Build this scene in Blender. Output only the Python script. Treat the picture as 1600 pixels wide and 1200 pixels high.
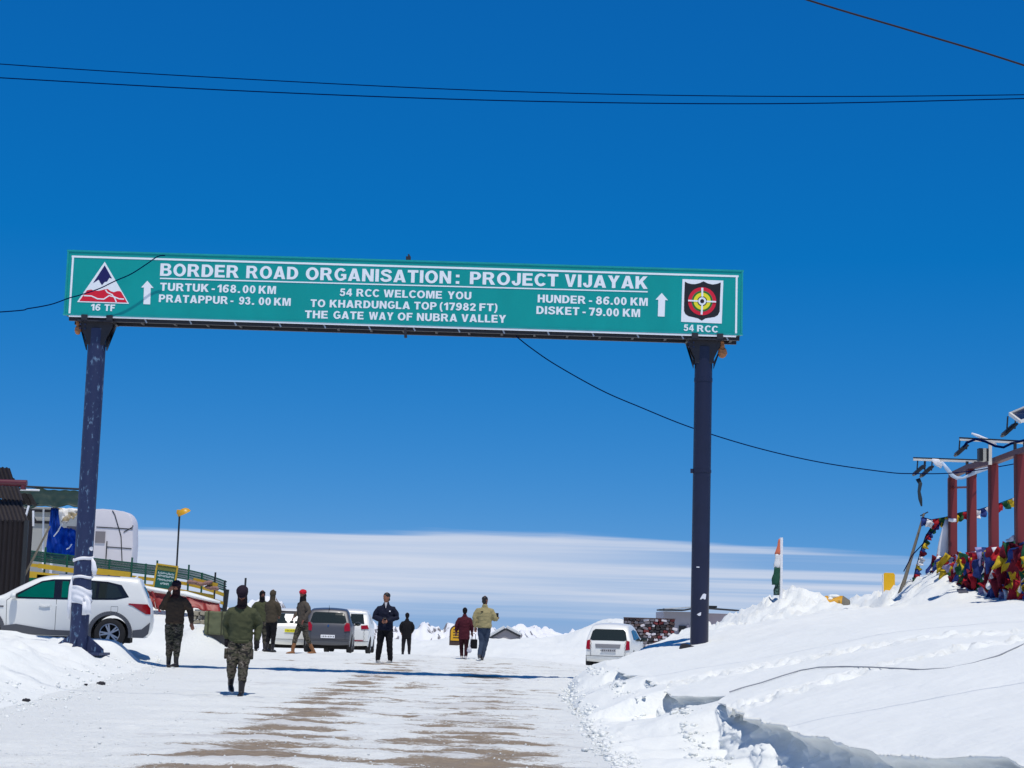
import bpy, bmesh, math, random
import numpy as np
from mathutils import Vector, Matrix
from mathutils.geometry import tessellate_polygon
random.seed(7)
scene = bpy.context.scene
for o in list(bpy.data.objects):
    bpy.data.objects.remove(o)
C = scene.collection
R = math.radians

# ------------------------------------------------------------------ camera
FPX, HOR, ROLL, EYE = 2800.0, 985.0, 1.72, 1.67      # lens in pixels of a 1600 px frame
PITCH = math.atan((HOR - 600) / FPX)
cam_d = bpy.data.cameras.new("camera")
cam = bpy.data.objects.new("camera", cam_d)
C.objects.link(cam)
scene.camera = cam
cam_d.sensor_width = 36
cam_d.lens = 36 * FPX / 1600
cam_d.clip_start = 0.1
cam_d.clip_end = 60000
CAMROT = Matrix.Rotation(math.pi / 2 + PITCH, 3, 'X') @ Matrix.Rotation(R(ROLL), 3, 'Z')
cam.matrix_world = Matrix.Translation((0, 0, EYE)) @ CAMROT.to_4x4()

def P(px, py, d):
    """world point at distance d in front of the photographer along a sight line"""
    v = CAMROT @ Vector(((px - 800) / FPX, (600 - py) / FPX, -1))
    v *= d / v.y
    return Vector((v.x, v.y, v.z + EYE))

# ------------------------------------------------------------------ light
SUN_EL, SUN_AZ = 70.0, 163.0        # azimuth clockwise from +Y (the road's direction): behind the camera, a little right
sun_dir = Vector((math.sin(R(SUN_AZ)) * math.cos(R(SUN_EL)), math.cos(R(SUN_AZ)) * math.cos(R(SUN_EL)), math.sin(R(SUN_EL))))
sd = bpy.data.lights.new("sun", 'SUN')
sd.energy = 3.35
sd.angle = R(0.5)
sd.color = (1.0, 0.955, 0.875)
sun = bpy.data.objects.new("sun", sd)
C.objects.link(sun)
sun.rotation_euler = sun_dir.to_track_quat('Z', 'Y').to_euler()

world = bpy.data.worlds.new("World")
scene.world = world
world.use_nodes = True
nt = world.node_tree
for n in list(nt.nodes):
    nt.nodes.remove(n)
def N(tree, typ, **kw):
    n = tree.nodes.new(typ)
    for k, v in kw.items():
        if k == 'ins':
            for a, b in v.items():
                n.inputs[a].default_value = b
        else:
            setattr(n, k, v)
    return n
def M2(tree, op, a, b=None, c=None, clamp=False):
    n = tree.nodes.new('ShaderNodeMath'); n.operation = op; n.use_clamp = clamp
    for i, s in enumerate((a, b, c)):
        if s is None: continue
        if isinstance(s, (int, float)): n.inputs[i].default_value = s
        else: tree.links.new(s, n.inputs[i])
    return n.outputs[0]
def smooth(tree, v, a, b):
    n = tree.nodes.new('ShaderNodeMapRange'); n.interpolation_type = 'SMOOTHSTEP'
    n.inputs['From Min'].default_value = a; n.inputs['From Max'].default_value = b
    tree.links.new(v, n.inputs['Value'])
    return n.outputs[0]
L = nt.links.new
sky = N(nt, 'ShaderNodeTexSky', sky_type='NISHITA', sun_disc=False, sun_elevation=R(SUN_EL), sun_rotation=R(SUN_AZ),
        altitude=5300, air_density=1.0, dust_density=0.05, ozone_density=2.0)
# saturation of the thin-air sky
hs = N(nt, 'ShaderNodeHueSaturation', ins={'Saturation': 1.22, 'Value': 1.0})
L(sky.outputs[0], hs.inputs['Color'])
tint = N(nt, 'ShaderNodeMix', data_type='RGBA', blend_type='MULTIPLY')
tint.inputs[0].default_value = 1.0
tint.inputs[7].default_value = (0.62, 1.0, 1.06, 1)
L(hs.outputs[0], tint.inputs[6])
# response of the thin air: deeper blue overhead, one curve for the whole sky
spc = N(nt, 'ShaderNodeSeparateColor'); L(tint.outputs[2], spc.inputs[0])
cmc = N(nt, 'ShaderNodeCombineColor')
L(M2(nt, 'MAXIMUM', M2(nt, 'MULTIPLY', M2(nt, 'SUBTRACT', spc.outputs[0], 0.36), 0.68), 0.03), cmc.inputs[0])
for i_, (pw_, sc_) in ((1, (0.60, 0.468)), (2, (0.42, 0.73))):
    L(M2(nt, 'MULTIPLY', M2(nt, 'POWER', M2(nt, 'MULTIPLY', spc.outputs[i_], 0.1), pw_), sc_ * 10), cmc.inputs[i_])
# upper sky beyond the view dimmed towards the zenith to weaken blue shadow fill
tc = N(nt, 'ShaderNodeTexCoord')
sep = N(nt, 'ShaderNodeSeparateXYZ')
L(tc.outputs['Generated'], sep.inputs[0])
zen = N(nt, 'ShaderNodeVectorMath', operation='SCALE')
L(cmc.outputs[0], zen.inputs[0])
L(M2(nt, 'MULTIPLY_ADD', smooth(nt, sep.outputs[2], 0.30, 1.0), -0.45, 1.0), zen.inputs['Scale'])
# thin layered cloud bank low over the whole horizon
el = M2(nt, 'MULTIPLY', M2(nt, 'ARCSINE', sep.outputs[2]), 57.2958)
def cnoise(sx, sz, scale, detail=4, rough=0.5, off=0.0):
    comb = N(nt, 'ShaderNodeCombineXYZ')
    L(M2(nt, 'MULTIPLY_ADD', sep.outputs[0], sx, off), comb.inputs[0])
    L(M2(nt, 'MULTIPLY', sep.outputs[1], sx), comb.inputs[1])
    L(M2(nt, 'MULTIPLY', sep.outputs[2], sz), comb.inputs[2])
    n = N(nt, 'ShaderNodeTexNoise', ins={'Scale': scale, 'Detail': detail, 'Roughness': rough})
    L(comb.outputs[0], n.inputs['Vector'])
    return n.outputs[0]
wob = cnoise(1.6, 2, 2.0, 2, 0.5, 3.1)
streak = cnoise(1.6, 75, 2.2, 5, 0.55, 0.0)
fine = cnoise(4, 120, 1.6, 5, 0.6, 5.0)
broad = cnoise(1.3, 14, 2.3, 2, 0.5, 1.7)
# elevation with a slow wobble: upper and lower edge of the bank
elw = M2(nt, 'ADD', el, M2(nt, 'MULTIPLY', M2(nt, 'SUBTRACT', wob, 0.5), 0.3))
tilt = M2(nt, 'ADD', elw, M2(nt, 'MINIMUM', M2(nt, 'MULTIPLY', M2(nt, 'MAXIMUM', M2(nt, 'SUBTRACT', sep.outputs[0], 0.03), 0.0), 2.5), 0.6))
tilt = M2(nt, 'ADD', tilt, M2(nt, 'MINIMUM', M2(nt, 'MULTIPLY', M2(nt, 'MAXIMUM', M2(nt, 'MULTIPLY_ADD', sep.outputs[0], -1.0, -0.04), 0.0), 2.0), 0.35))
top = M2(nt, 'SUBTRACT', 1.0, smooth(nt, M2(nt, 'ADD', tilt, M2(nt, 'MULTIPLY', M2(nt, 'SUBTRACT', streak, 0.5), 0.7)), 3.00, 3.20), clamp=True)
low = smooth(nt, M2(nt, 'ADD', tilt, M2(nt, 'MULTIPLY', M2(nt, 'SUBTRACT', streak, 0.5), 1.2)), 0.30, 1.35)
dens = M2(nt, 'ADD', M2(nt, 'MULTIPLY', smooth(nt, streak, 0.25, 0.66), 0.20), M2(nt, 'MULTIPLY', smooth(nt, fine, 0.30, 0.70), 0.16))
dens = M2(nt, 'ADD', dens, 0.56)
streak2 = cnoise(0.8, 85, 2.0, 4, 0.5, 9.3)
wr_ = M2(nt, 'MULTIPLY', smooth(nt, M2(nt, 'ADD', sep.outputs[0], M2(nt, 'MULTIPLY', M2(nt, 'SUBTRACT', broad, 0.5), 0.25)), -0.04, 0.16), 0.80)
thin = M2(nt, 'ADD', M2(nt, 'SUBTRACT', 1.0, wr_), M2(nt, 'MULTIPLY', wr_, smooth(nt, streak2, 0.38, 0.60)))
thin = M2(nt, 'MULTIPLY', thin, M2(nt, 'MULTIPLY_ADD', smooth(nt, el, 3.4, 1.2), 0.12, 0.94))
mask = M2(nt, 'MULTIPLY', M2(nt, 'MULTIPLY', M2(nt, 'MULTIPLY', top, low), dens), thin, clamp=True)
cl = N(nt, 'ShaderNodeMix', data_type='RGBA')
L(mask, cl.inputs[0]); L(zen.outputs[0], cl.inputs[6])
cl.inputs[7].default_value = (6.5, 7.05, 8.3, 1)
bg = N(nt, 'ShaderNodeBackground', ins={'Strength': 0.10})
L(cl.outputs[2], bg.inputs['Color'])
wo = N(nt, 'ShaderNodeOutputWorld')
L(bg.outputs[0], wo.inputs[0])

scene.render.engine = 'CYCLES'
scene.view_settings.view_transform = 'Standard'
scene.view_settings.look = 'None'
scene.view_settings.exposure = 0.0
scene.view_settings.gamma = 1.0
scene.view_settings.use_curve_mapping = False
scene.cycles.max_bounces = 6
scene.cycles.diffuse_bounces = 3

# ------------------------------------------------------------------ materials
def newmat(name):
    m = bpy.data.materials.new(name); m.use_nodes = True
    t = m.node_tree
    b = t.nodes['Principled BSDF']
    return m, t, b
def lin(r, g, b):
    f = lambda c: (c / 255 / 12.92) if c / 255 <= 0.04045 else ((c / 255 + 0.055) / 1.055) ** 2.4
    return (f(r), f(g), f(b))
_mc = {}
def mat(name, col, rough=0.6, metal=0.0, var=0.12, scale=3.0, bump=0.0, bscale=30.0, col2=None, spec=0.5, coat=0.0, thr=None, stretch=(1, 1, 1)):
    if name in _mc: return _mc[name]
    m, t, b = newmat(name)
    b.inputs['Roughness'].default_value = rough
    b.inputs['Metallic'].default_value = metal
    b.inputs['Specular IOR Level'].default_value = spec
    if coat: b.inputs['Coat Weight'].default_value = coat; b.inputs['Coat Roughness'].default_value = 0.06
    co = N(t, 'ShaderNodeTexCoord')
    mp = N(t, 'ShaderNodeMapping'); mp.inputs['Scale'].default_value = stretch
    t.links.new(co.outputs['Object'], mp.inputs[0])
    n = N(t, 'ShaderNodeTexNoise', ins={'Scale': scale, 'Detail': 5, 'Roughness': 0.6})
    t.links.new(mp.outputs[0], n.inputs['Vector'])
    mx = N(t, 'ShaderNodeMix', data_type='RGBA')
    if thr:
        t.links.new(smooth(t, n.outputs[0], thr[0], thr[1]), mx.inputs[0])
    else:
        t.links.new(n.outputs[0], mx.inputs[0])
    if col2 is None:
        mx.inputs[6].default_value = tuple(c * (1 - var) for c in col) + (1,)
        mx.inputs[7].default_value = tuple(min(1, c * (1 + var)) for c in col) + (1,)
    else:
        mx.inputs[6].default_value = tuple(col) + (1,)
        mx.inputs[7].default_value = tuple(col2) + (1,)
    t.links.new(mx.outputs[2], b.inputs['Base Color'])
    if bump:
        n2 = N(t, 'ShaderNodeTexNoise', ins={'Scale': bscale, 'Detail': 4})
        t.links.new(mp.outputs[0], n2.inputs['Vector'])
        bp = N(t, 'ShaderNodeBump', ins={'Strength': min(1, bump * 3), 'Distance': bump * 0.1})
        t.links.new(n2.outputs[0], bp.inputs['Height'])
        t.links.new(bp.outputs[0], b.inputs['Normal'])
    _mc[name] = m
    return m

def snow_mat(name, road=False):
    m, t, b = newmat(name)
    b.inputs['Roughness'].default_value = 0.65
    b.inputs['Specular IOR Level'].default_value = 0.3
    co = N(t, 'ShaderNodeTexCoord')
    def noise(scale, detail=4, st=(1, 1, 1), rough=0.55):
        mp = N(t, 'ShaderNodeMapping'); mp.inputs['Scale'].default_value = st
        t.links.new(co.outputs['Object'], mp.inputs[0])
        n = N(t, 'ShaderNodeTexNoise', ins={'Scale': scale, 'Detail': detail, 'Roughness': rough})
        t.links.new(mp.outputs[0], n.inputs['Vector'])
        return n.outputs[0]
    base = N(t, 'ShaderNodeMix', data_type='RGBA')
    t.links.new(noise(0.7, 5), base.inputs[0])
    base.inputs[6].default_value = (0.795, 0.815, 0.79, 1)
    base.inputs[7].default_value = (0.885, 0.90, 0.87, 1)
    out = base.outputs[2]
    at = N(t, 'ShaderNodeAttribute', attribute_name='dirt')
    sp = N(t, 'ShaderNodeSeparateColor')
    t.links.new(at.outputs['Color'], sp.inputs[0])
    # R brown slush, G grey packed, B loose rock/grit specks
    brown = M2(t, 'ADD', sp.outputs[0], M2(t, 'MULTIPLY', M2(t, 'SUBTRACT', noise(7, 7, (0.4, 1, 1), 0.75), 0.5), 1.5))
    brown = M2(t, 'ADD', brown, M2(t, 'MULTIPLY', M2(t, 'SUBTRACT', noise(45, 3, (0.6, 1, 1), 0.6), 0.5), 0.7))
    brown = smooth(t, brown, 0.34, 0.68)
    grey = M2(t, 'ADD', sp.outputs[1], M2(t, 'MULTIPLY', M2(t, 'SUBTRACT', noise(9, 7, (0.45, 1, 1), 0.75), 0.5), 1.5))
    grey = smooth(t, grey, 0.35, 0.85)
    rock = M2(t, 'ADD', sp.outputs[2], M2(t, 'MULTIPLY', M2(t, 'SUBTRACT', noise(5, 6, (1, 1, 2.2), 0.7), 0.5), 1.3))
    rock = smooth(t, rock, 0.50, 0.62)
    for fac, c1, c2, amt in ((grey, (0.56, 0.55, 0.535), (0.74, 0.735, 0.72), 0.72), (brown, (0.12, 0.082, 0.048), (0.42, 0.31, 0.20), 0.92), (rock, (0.10, 0.095, 0.09), (0.24, 0.22, 0.21), 0.9)):
        cc = N(t, 'ShaderNodeMix', data_type='RGBA')
        t.links.new(noise(14, 5, (0.6, 1, 1), 0.7), cc.inputs[0])
        cc.inputs[6].default_value = c1 + (1,); cc.inputs[7].default_value = c2 + (1,)
        mx = N(t, 'ShaderNodeMix', data_type='RGBA')
        t.links.new(M2(t, 'MULTIPLY', fac, amt), mx.inputs[0])
        t.links.new(out, mx.inputs[6]); t.links.new(cc.outputs[2], mx.inputs[7])
        out = mx.outputs[2]
    t.links.new(out, b.inputs['Base Color'])
    hb = M2(t, 'ADD', M2(t, 'MULTIPLY', noise(22, 6, (0.8, 1, 1), 0.7), 1.3 if road else 0.35), M2(t, 'ADD', M2(t, 'MULTIPLY', noise(4, 4), 1.0), M2(t, 'MULTIPLY', noise(1.1, 4, (1, 0.6, 1)), 3.0)))
    bp = N(t, 'ShaderNodeBump', ins={'Strength': 0.8 if road else 0.5, 'Distance': 0.035 if road else 0.05})
    t.links.new(hb, bp.inputs['Height']); t.links.new(bp.outputs[0], b.inputs['Normal'])
    return m
M_SNOW = snow_mat('snow')
M_ROAD = snow_mat('packed_snow', True)

# ------------------------------------------------------------------ object helpers
def link(o, parent=None):
    C.objects.link(o)
    if parent is not None: o.parent = parent
    return o
def thing(name, label, cat, loc=(0, 0, 0), rotz=0.0, group=None):
    o = bpy.data.objects.new(name, None); o.empty_display_size = 0.2
    C.objects.link(o); o.location = loc; o.rotation_euler = (0, 0, rotz)
    o['label'] = label; o['category'] = cat
    if group: o['group'] = group
    return o
def tag(o, label, cat, group=None):
    o['label'] = label; o['category'] = cat
    if group: o['group'] = group
    return o
class MB:
    """collects shapes into one mesh"""
    def __init__(s): s.v = []; s.f = []
    def add(s, vs, fs):
        n = len(s.v); s.v += [tuple(v) for v in vs]; s.f += [tuple(i + n for i in f) for f in fs]; return s
    def box(s, c, size, rot=None):
        hx, hy, hz = size[0] / 2, size[1] / 2, size[2] / 2
        vs = [Vector((x, y, z)) for x in (-hx, hx) for y in (-hy, hy) for z in (-hz, hz)]
        if rot is not None: vs = [rot @ v for v in vs]
        c = Vector(c)
        return s.add([v + c for v in vs], [(0, 1, 3, 2), (4, 6, 7, 5), (0, 4, 5, 1), (2, 3, 7, 6), (0, 2, 6, 4), (1, 5, 7, 3)])
    def bar(s, a, b, w, h=None, up=(0, 0, 1)):
        a = Vector(a); b = Vector(b); h = h or w
        d = (b - a); ln = d.length; d.normalize()
        u = Vector(up)
        if abs(d.dot(u)) > 0.95: u = Vector((0, 1, 0))
        x = d.cross(u).normalized(); z = x.cross(d)
        rot = Matrix((x, d, z)).transposed()
        return s.box((a + b) / 2, (w, ln, h), rot)
    def tube(s, pts, rad, n=10, ref=(0, 1, 0), caps=True, rnd=False):
        """swept ellipse: rad = list of r or (ra, rb); ra lies across ref, rb along it"""
        pts = [Vector(p) for p in pts]; m = len(pts)
        rr = [(r, r) if isinstance(r, (int, float)) else r for r in (rad if isinstance(rad, (list, tuple)) and len(rad) == m else [rad] * m)]
        if rnd:
            d0 = (pts[0] - pts[1]).normalized(); d1 = (pts[-1] - pts[-2]).normalized()
            P0, P1, r0, r1 = pts[0], pts[-1], rr[0], rr[-1]
            a0 = min(r0); a1 = min(r1)
            pts = [P0 + d0 * a0 * 0.9, P0 + d0 * a0 * 0.6] + pts + [P1 + d1 * a1 * 0.6, P1 + d1 * a1 * 0.9]
            rr = [(r0[0] * .4, r0[1] * .4), (r0[0] * .78, r0[1] * .78)] + rr + [(r1[0] * .78, r1[1] * .78), (r1[0] * .4, r1[1] * .4)]
            m = len(pts)
        vs = []; fs = []
        for i, p in enumerate(pts):
            t = (pts[min(i + 1, m - 1)] - pts[max(i - 1, 0)])
            if t.length < 1e-9: t = Vector((0, 0, 1))
            t.normalize(); u = Vector(ref)
            if abs(t.dot(u)) > 0.93: u = Vector((1, 0, 0)) if abs(t.x) < 0.9 else Vector((0, 0, 1))
            a = t.cross(u).normalized(); b = a.cross(t).normalized()
            for k in range(n):
                an = 2 * math.pi * k / n
                vs.append(p + a * math.cos(an) * rr[i][0] + b * math.sin(an) * rr[i][1])
        for i in range(m - 1):
            for k in range(n):
                k2 = (k + 1) % n
                fs.append((i * n + k, i * n + k2, (i + 1) * n + k2, (i + 1) * n + k))
        if caps:
            fs.append(tuple(range(n))[::-1]); fs.append(tuple((m - 1) * n + k for k in range(n)))
        return s.add(vs, fs)
    def ell(s, c, r, rot=None, nu=14, nv=9):
        vs = []; fs = []
        c = Vector(c)
        for j in range(1, nv):
            ph = math.pi * j / nv
            for i in range(nu):
                th = 2 * math.pi * i / nu
                v = Vector((r[0] * math.sin(ph) * math.cos(th), r[1] * math.sin(ph) * math.sin(th), r[2] * math.cos(ph)))
                if rot is not None: v = rot @ v
                vs.append(c + v)
        for j in range(nv - 2):
            for i in range(nu):
                i2 = (i + 1) % nu
                fs.append((j * nu + i, (j + 1) * nu + i, (j + 1) * nu + i2, j * nu + i2))
        t = Vector((0, 0, r[2])); 
        if rot is not None: t = rot @ t
        vs.append(c + t); vs.append(c - t); a = len(vs) - 2
        for i in range(nu):
            i2 = (i + 1) % nu
            fs.append((a, i, i2)); fs.append((a + 1, (nv - 2) * nu + i2, (nv - 2) * nu + i))
        return s.add(vs, fs)
    def prism(s, poly, a, b, axis='y'):
        """2-D polygon (x, z) extruded from y=a to y=b"""
        n = len(poly)
        vs = [(p[0], a, p[1]) for p in poly] + [(p[0], b, p[1]) for p in poly]
        tris = tessellate_polygon([[Vector((p[0], p[1], 0)) for p in poly]])
        fs = [tuple(t) for t in tris] + [tuple(i + n for i in t[::-1]) for t in tris]
        fs += [(i, (i + 1) % n, (i + 1) % n + n, i + n) for i in range(n)]
        if axis == 'x': vs = [(v[1], v[0], v[2]) for v in vs]
        if axis == 'z': vs = [(v[0], v[2], v[1]) for v in vs]
        return s.add(vs, fs)
    def mesh(s, name, smooth=False, recalc=True):
        me = bpy.data.meshes.new(name)
        me.from_pydata(s.v, [], s.f); me.update()
        if recalc:
            bm = bmesh.new(); bm.from_mesh(me); bmesh.ops.recalc_face_normals(bm, faces=bm.faces); bm.to_mesh(me); bm.free()
        if smooth:
            me.polygons.foreach_set('use_smooth', [True] * len(me.polygons))
        return me
    def build(s, name, m, parent=None, smooth=False, world=False, bevel=0.0, ang=None, kind=None):
        if world and parent is not None:
            o0 = Vector(parent.location); rz = Matrix.Rotation(-parent.rotation_euler.z, 3, 'Z')
            s.v = [tuple(rz @ (Vector(v) - o0)) for v in s.v]
        me = s.mesh(name, smooth)
        if bevel:
            bm = bmesh.new(); bm.from_mesh(me)
            ed = [e for e in bm.edges if len(e.link_faces) == 2 and e.calc_face_angle(0) > 0.5]
            bmesh.ops.bevel(bm, geom=ed, offset=bevel, segments=2, affect='EDGES', profile=0.6)
            bm.to_mesh(me); bm.free()
        if ang is not None:
            me.polygons.foreach_set('use_smooth', [True] * len(me.polygons))
            me.set_sharp_from_angle(angle=R(ang))
        o = bpy.data.objects.new(name, me)
        if m is not None: me.materials.append(m)
        if kind: o['kind'] = kind
        return link(o, parent)

# ------------------------------------------------------------------ noise (numpy)
_rs = np.random.RandomState(11)
_perm = _rs.permutation(4096)
_gx = np.cos(_rs.rand(4096) * 6.283); _gy = np.sin(_rs.rand(4096) * 6.283)
_ga = _rs.rand(4096) * 6.283
def perlin(x, y, seed=0):
    x = np.asarray(x, float) + seed * 17.31; y = np.asarray(y, float) + seed * 9.17
    xi = np.floor(x).astype(np.int64); yi = np.floor(y).astype(np.int64)
    xf = x - xi; yf = y - yi
    u = xf * xf * xf * (xf * (xf * 6 - 15) + 10); v = yf * yf * yf * (yf * (yf * 6 - 15) + 10)
    def g(ix, iy, dx, dy):
        h = _ga[_perm[(ix + _perm[iy & 4095]) & 4095]]
        return np.cos(h) * dx + np.sin(h) * dy
    a = g(xi, yi, xf, yf); b = g(xi + 1, yi, xf - 1, yf)
    c = g(xi, yi + 1, xf, yf - 1); d = g(xi + 1, yi + 1, xf - 1, yf - 1)
    return (a + (b - a) * u) * (1 - v) + (c + (d - c) * u) * v     # about -0.7..0.7
def fbm(x, y, oct=4, seed=0, gain=0.5, lac=2.03):
    s = 0; a = 1; f = 1
    for i in range(oct):
        s = s + a * perlin(np.asarray(x) * f, np.asarray(y) * f, seed + i * 3); a *= gain; f *= lac
    return s
def ridged(x, y, oct=5, seed=0, gain=0.5):
    s = 0; a = 1; f = 1; w = 1
    for i in range(oct):
        n = 1 - np.abs(perlin(np.asarray(x) * f, np.asarray(y) * f, seed + i * 5)) * 1.7
        n = n * n * w; w = np.clip(n * 1.4, 0, 1)
        s = s + a * n; a *= gain; f *= 2.07
    return s
def ss(v, a, b):
    t = np.clip((np.asarray(v, float) - a) / (b - a), 0, 1); return t * t * (3 - 2 * t)
# ------------------------------------------------------------------ ground: one sheet, columns follow the bank's edges
YT = [-80, 9, 13, 18, 23, 31, 35, 40, 45, 50, 60, 75, 150]
TOE = [1.5, 1.5, 1.4, 1.29, 1.17, 1.16, 1.25, 2.4, 3.9, 5.0, 6.2, 7.5, 12]
YL = [-80, 9, 13.5, 16, 20, 22.6, 23.3, 24.6, 27, 30, 35, 40, 45, 50, 60, 75, 150]
LIP = [4.5, 4.3, 3.6, 3.05, 2.85, 2.75, 2.95, 2.45, 2.35, 2.15, 1.90, 3.2, 4.6, 5.6, 6.8, 8.2, 12.7]
def toe_x(y): return np.interp(y, YT, TOE) + 0.10 * perlin(y * 0.5, 3.3) + 0.05 * perlin(y * 1.9, 1.1)
def lip_x(y): return np.interp(y, YL, LIP) + 0.16 * perlin(y * 0.6, 7.7, 2) + 0.12 * perlin(y * 1.7, 5.2, 3)
def left_x(y): return np.interp(y, [-80, 10, 22, 30, 37, 41, 50, 60, 150], [-7, -7, -6.6, -7.0, -7.4, -7.9, -8.4, -9.5, -14]) + 0.35 * perlin(y * 0.35, 9.1, 5)
def base_z(x, y):
    z = 0.017 * y
    t = np.clip(y - 48, 0, None)
    d = np.where(t < 20, 0.0022 * t * t, 0.88 + 0.07 * (t - 20))
    z = z - d - 0.30 * ss(y, 46, 57) * ss(x, 0.3, 2.6)
    z = np.where(y < 0, 0.0, z)
    return z
def road_ripple(x, y):
    wy = y + 0.35 * perlin(x * 0.35, y * 0.22, 4) + 0.10 * perlin(x * 1.1, y * 0.6, 6)
    a = np.sin(wy * 2 * math.pi / 1.35 + 1.8 * perlin(x * 0.28, y * 0.12, 8))
    b = fbm(x * 0.45, y * 1.7, 4, 12)
    return a, b
def left_bank(x, y):
    t = left_x(y) - x
    h = 0.42 * ss(t, -0.3, 1.7) * (1 - 0.5 * ss(y, 44, 50))
    h = h + 0.30 * ss(t, 0.4, 3.5) * ss(y, 22, 28) * (1 - ss(y, 33, 36)) + 0.27 * ss(t, 2.0, 3.6) * ss(y, 33, 36) * (1 - ss(y, 39.4, 40.1))
    h = h + ss(t, -0.2, 1.2) * (0.22 * fbm(x * 0.55, y * 0.45, 5, 21) + 0.07 * fbm(x * 2.2, y * 1.8, 4, 25) + 0.14 * np.clip(ridged(x * 0.7 + y * .3, y * 0.35, 3, 26) - 1.0, 0, 1))
    rz = (1.23 + 0.05 * fbm(x * 1.1, y * 1.0, 3, 27) - 0.017 * 39.3 + 0.10 * ss(-x, 9.3, 11)) * np.exp(-((y - 39.2) / 0.95) ** 2) * ss(-x, 7.7, 8.5)
    # parked-car shelf, then the terrace behind it
    shelf = ss(y, 39.8, 40.3) * (1 - ss(y, 44.5, 47)) * ss(-x, 7.6, 8.4)
    h = h * (1 - 0.30 * shelf)
    h = np.maximum(h, rz)
    h = h * (1 - ss(y, 66, 84))
    nz = 0.06 * fbm(x * .8, y * .8, 3, 31) + 0.05 * fbm(x * 2.1, y * 1.8, 3, 35)
    bz = base_z(x, y)
    T1 = np.interp(y, [44, 52, 54, 75, 84, 96], [1.05, 1.78, 1.9, 2.1, 1.2, 0.4]) + 0.03 * np.clip(-x - 9, 0, 6) + nz
    m1 = ss(y, 44.5, 47.5) * ss(-x / y * 50, 6.9, 8.3) * (1 - ss(y, 84, 96))
    h = h * (1 - m1) + m1 * (T1 - bz)
    h = h + 0.50 * np.exp(-(((x + 7.75) / 0.75) ** 2 + ((y - 46) / 0.9) ** 2))
    up = ss(y, 53.0, 53.8) * ss(-x / np.maximum(y, 30) * 54, 8.75, 9.15) * (1 - ss(y, 74, 84))
    T2 = 2.12 + 0.085 * np.clip(-x / np.maximum(y, 30) * 54 - 9.5, -.5, 8) + 0.02 * np.clip(y - 54, 0, 30) + nz * .6
    h = h * (1 - up) + up * (T2 - bz)
    return h
def right_top(x, y):
    yy = np.minimum(y, 52)
    xx = np.clip(x, 2.4, None)
    lat = np.where(xx < 6, 0.228 * (xx - 2.4), 0.82 + 0.12 * (np.minimum(xx, 16) - 6))
    z = 0.70 + 0.0254 * (yy - 18) + lat
    z = z + 0.62 * np.exp(-(((x - 10.9) / np.where(x < 10.9, 1.15, 2.2)) ** 2 + ((y - 45.5) / 3.0) ** 2))
    z = z + 0.42 * np.exp(-(((x - 7.6) / 1.1) ** 2 + ((y - 49) / 2.6) ** 2)) - 0.52 * np.exp(-(((x - 9.3) / 0.75) ** 2 + ((y - 48.0) / 4.5) ** 2)) - 0.42 * np.exp(-(((x - 5.9) / 0.95) ** 2)) * ss(y, 40, 46)
    rough = ss(y, 40, 46)
    z = z + 0.07 * fbm(x * 0.22, y * 0.16, 3, 41) + rough * (0.25 * fbm(x * 0.9, y * 0.6, 5, 45) + 0.26 * np.clip(ridged(x * 1.1, y * 0.8, 4, 48) - 0.95, 0, 1))
    z = z - 1.9 * ss(y, 51.5, 64) 
    return z
def trail(x, y):
    """footprint trails that cross the bank"""
    c1 = 21.2 + 0.9 * np.sin((x - 2) * 0.42) + 0.22 * (x - 2.4) + 0.15 * perlin(x * .9, 1.5, 3)
    c2 = 26.5 + 1.3 * np.sin((x - 1) * 0.35) - 0.35 * (x - 2.4) + 0.2 * perlin(x * .8, 4.5, 3)
    d = np.minimum(np.abs(y - c1) / 0.42, np.abs(y - c2) / 0.5)
    return np.exp(-d * d)
def far_berm(x, y):
    t = y - 86 - 2.2 * perlin(x * 0.07, 2.2, 3)
    top = 0.80 + 0.14 * perlin(x * 0.10, 0.7, 9) + 0.14 * fbm(x * 0.30, y * 0.25, 3, 61)
    top = top + 0.35 * ss(x, 0, 8)
    z = top * np.exp(-np.clip(-t, 0, None) ** 2 / 90.0) * np.exp(-np.clip(t, 0, None) ** 2 / 160.0)
    m2 = 1.25 * np.exp(-(((x - 4.6) / 2.4) ** 2 + ((y - 78) / 3.2) ** 2))
    return z + m2
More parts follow.
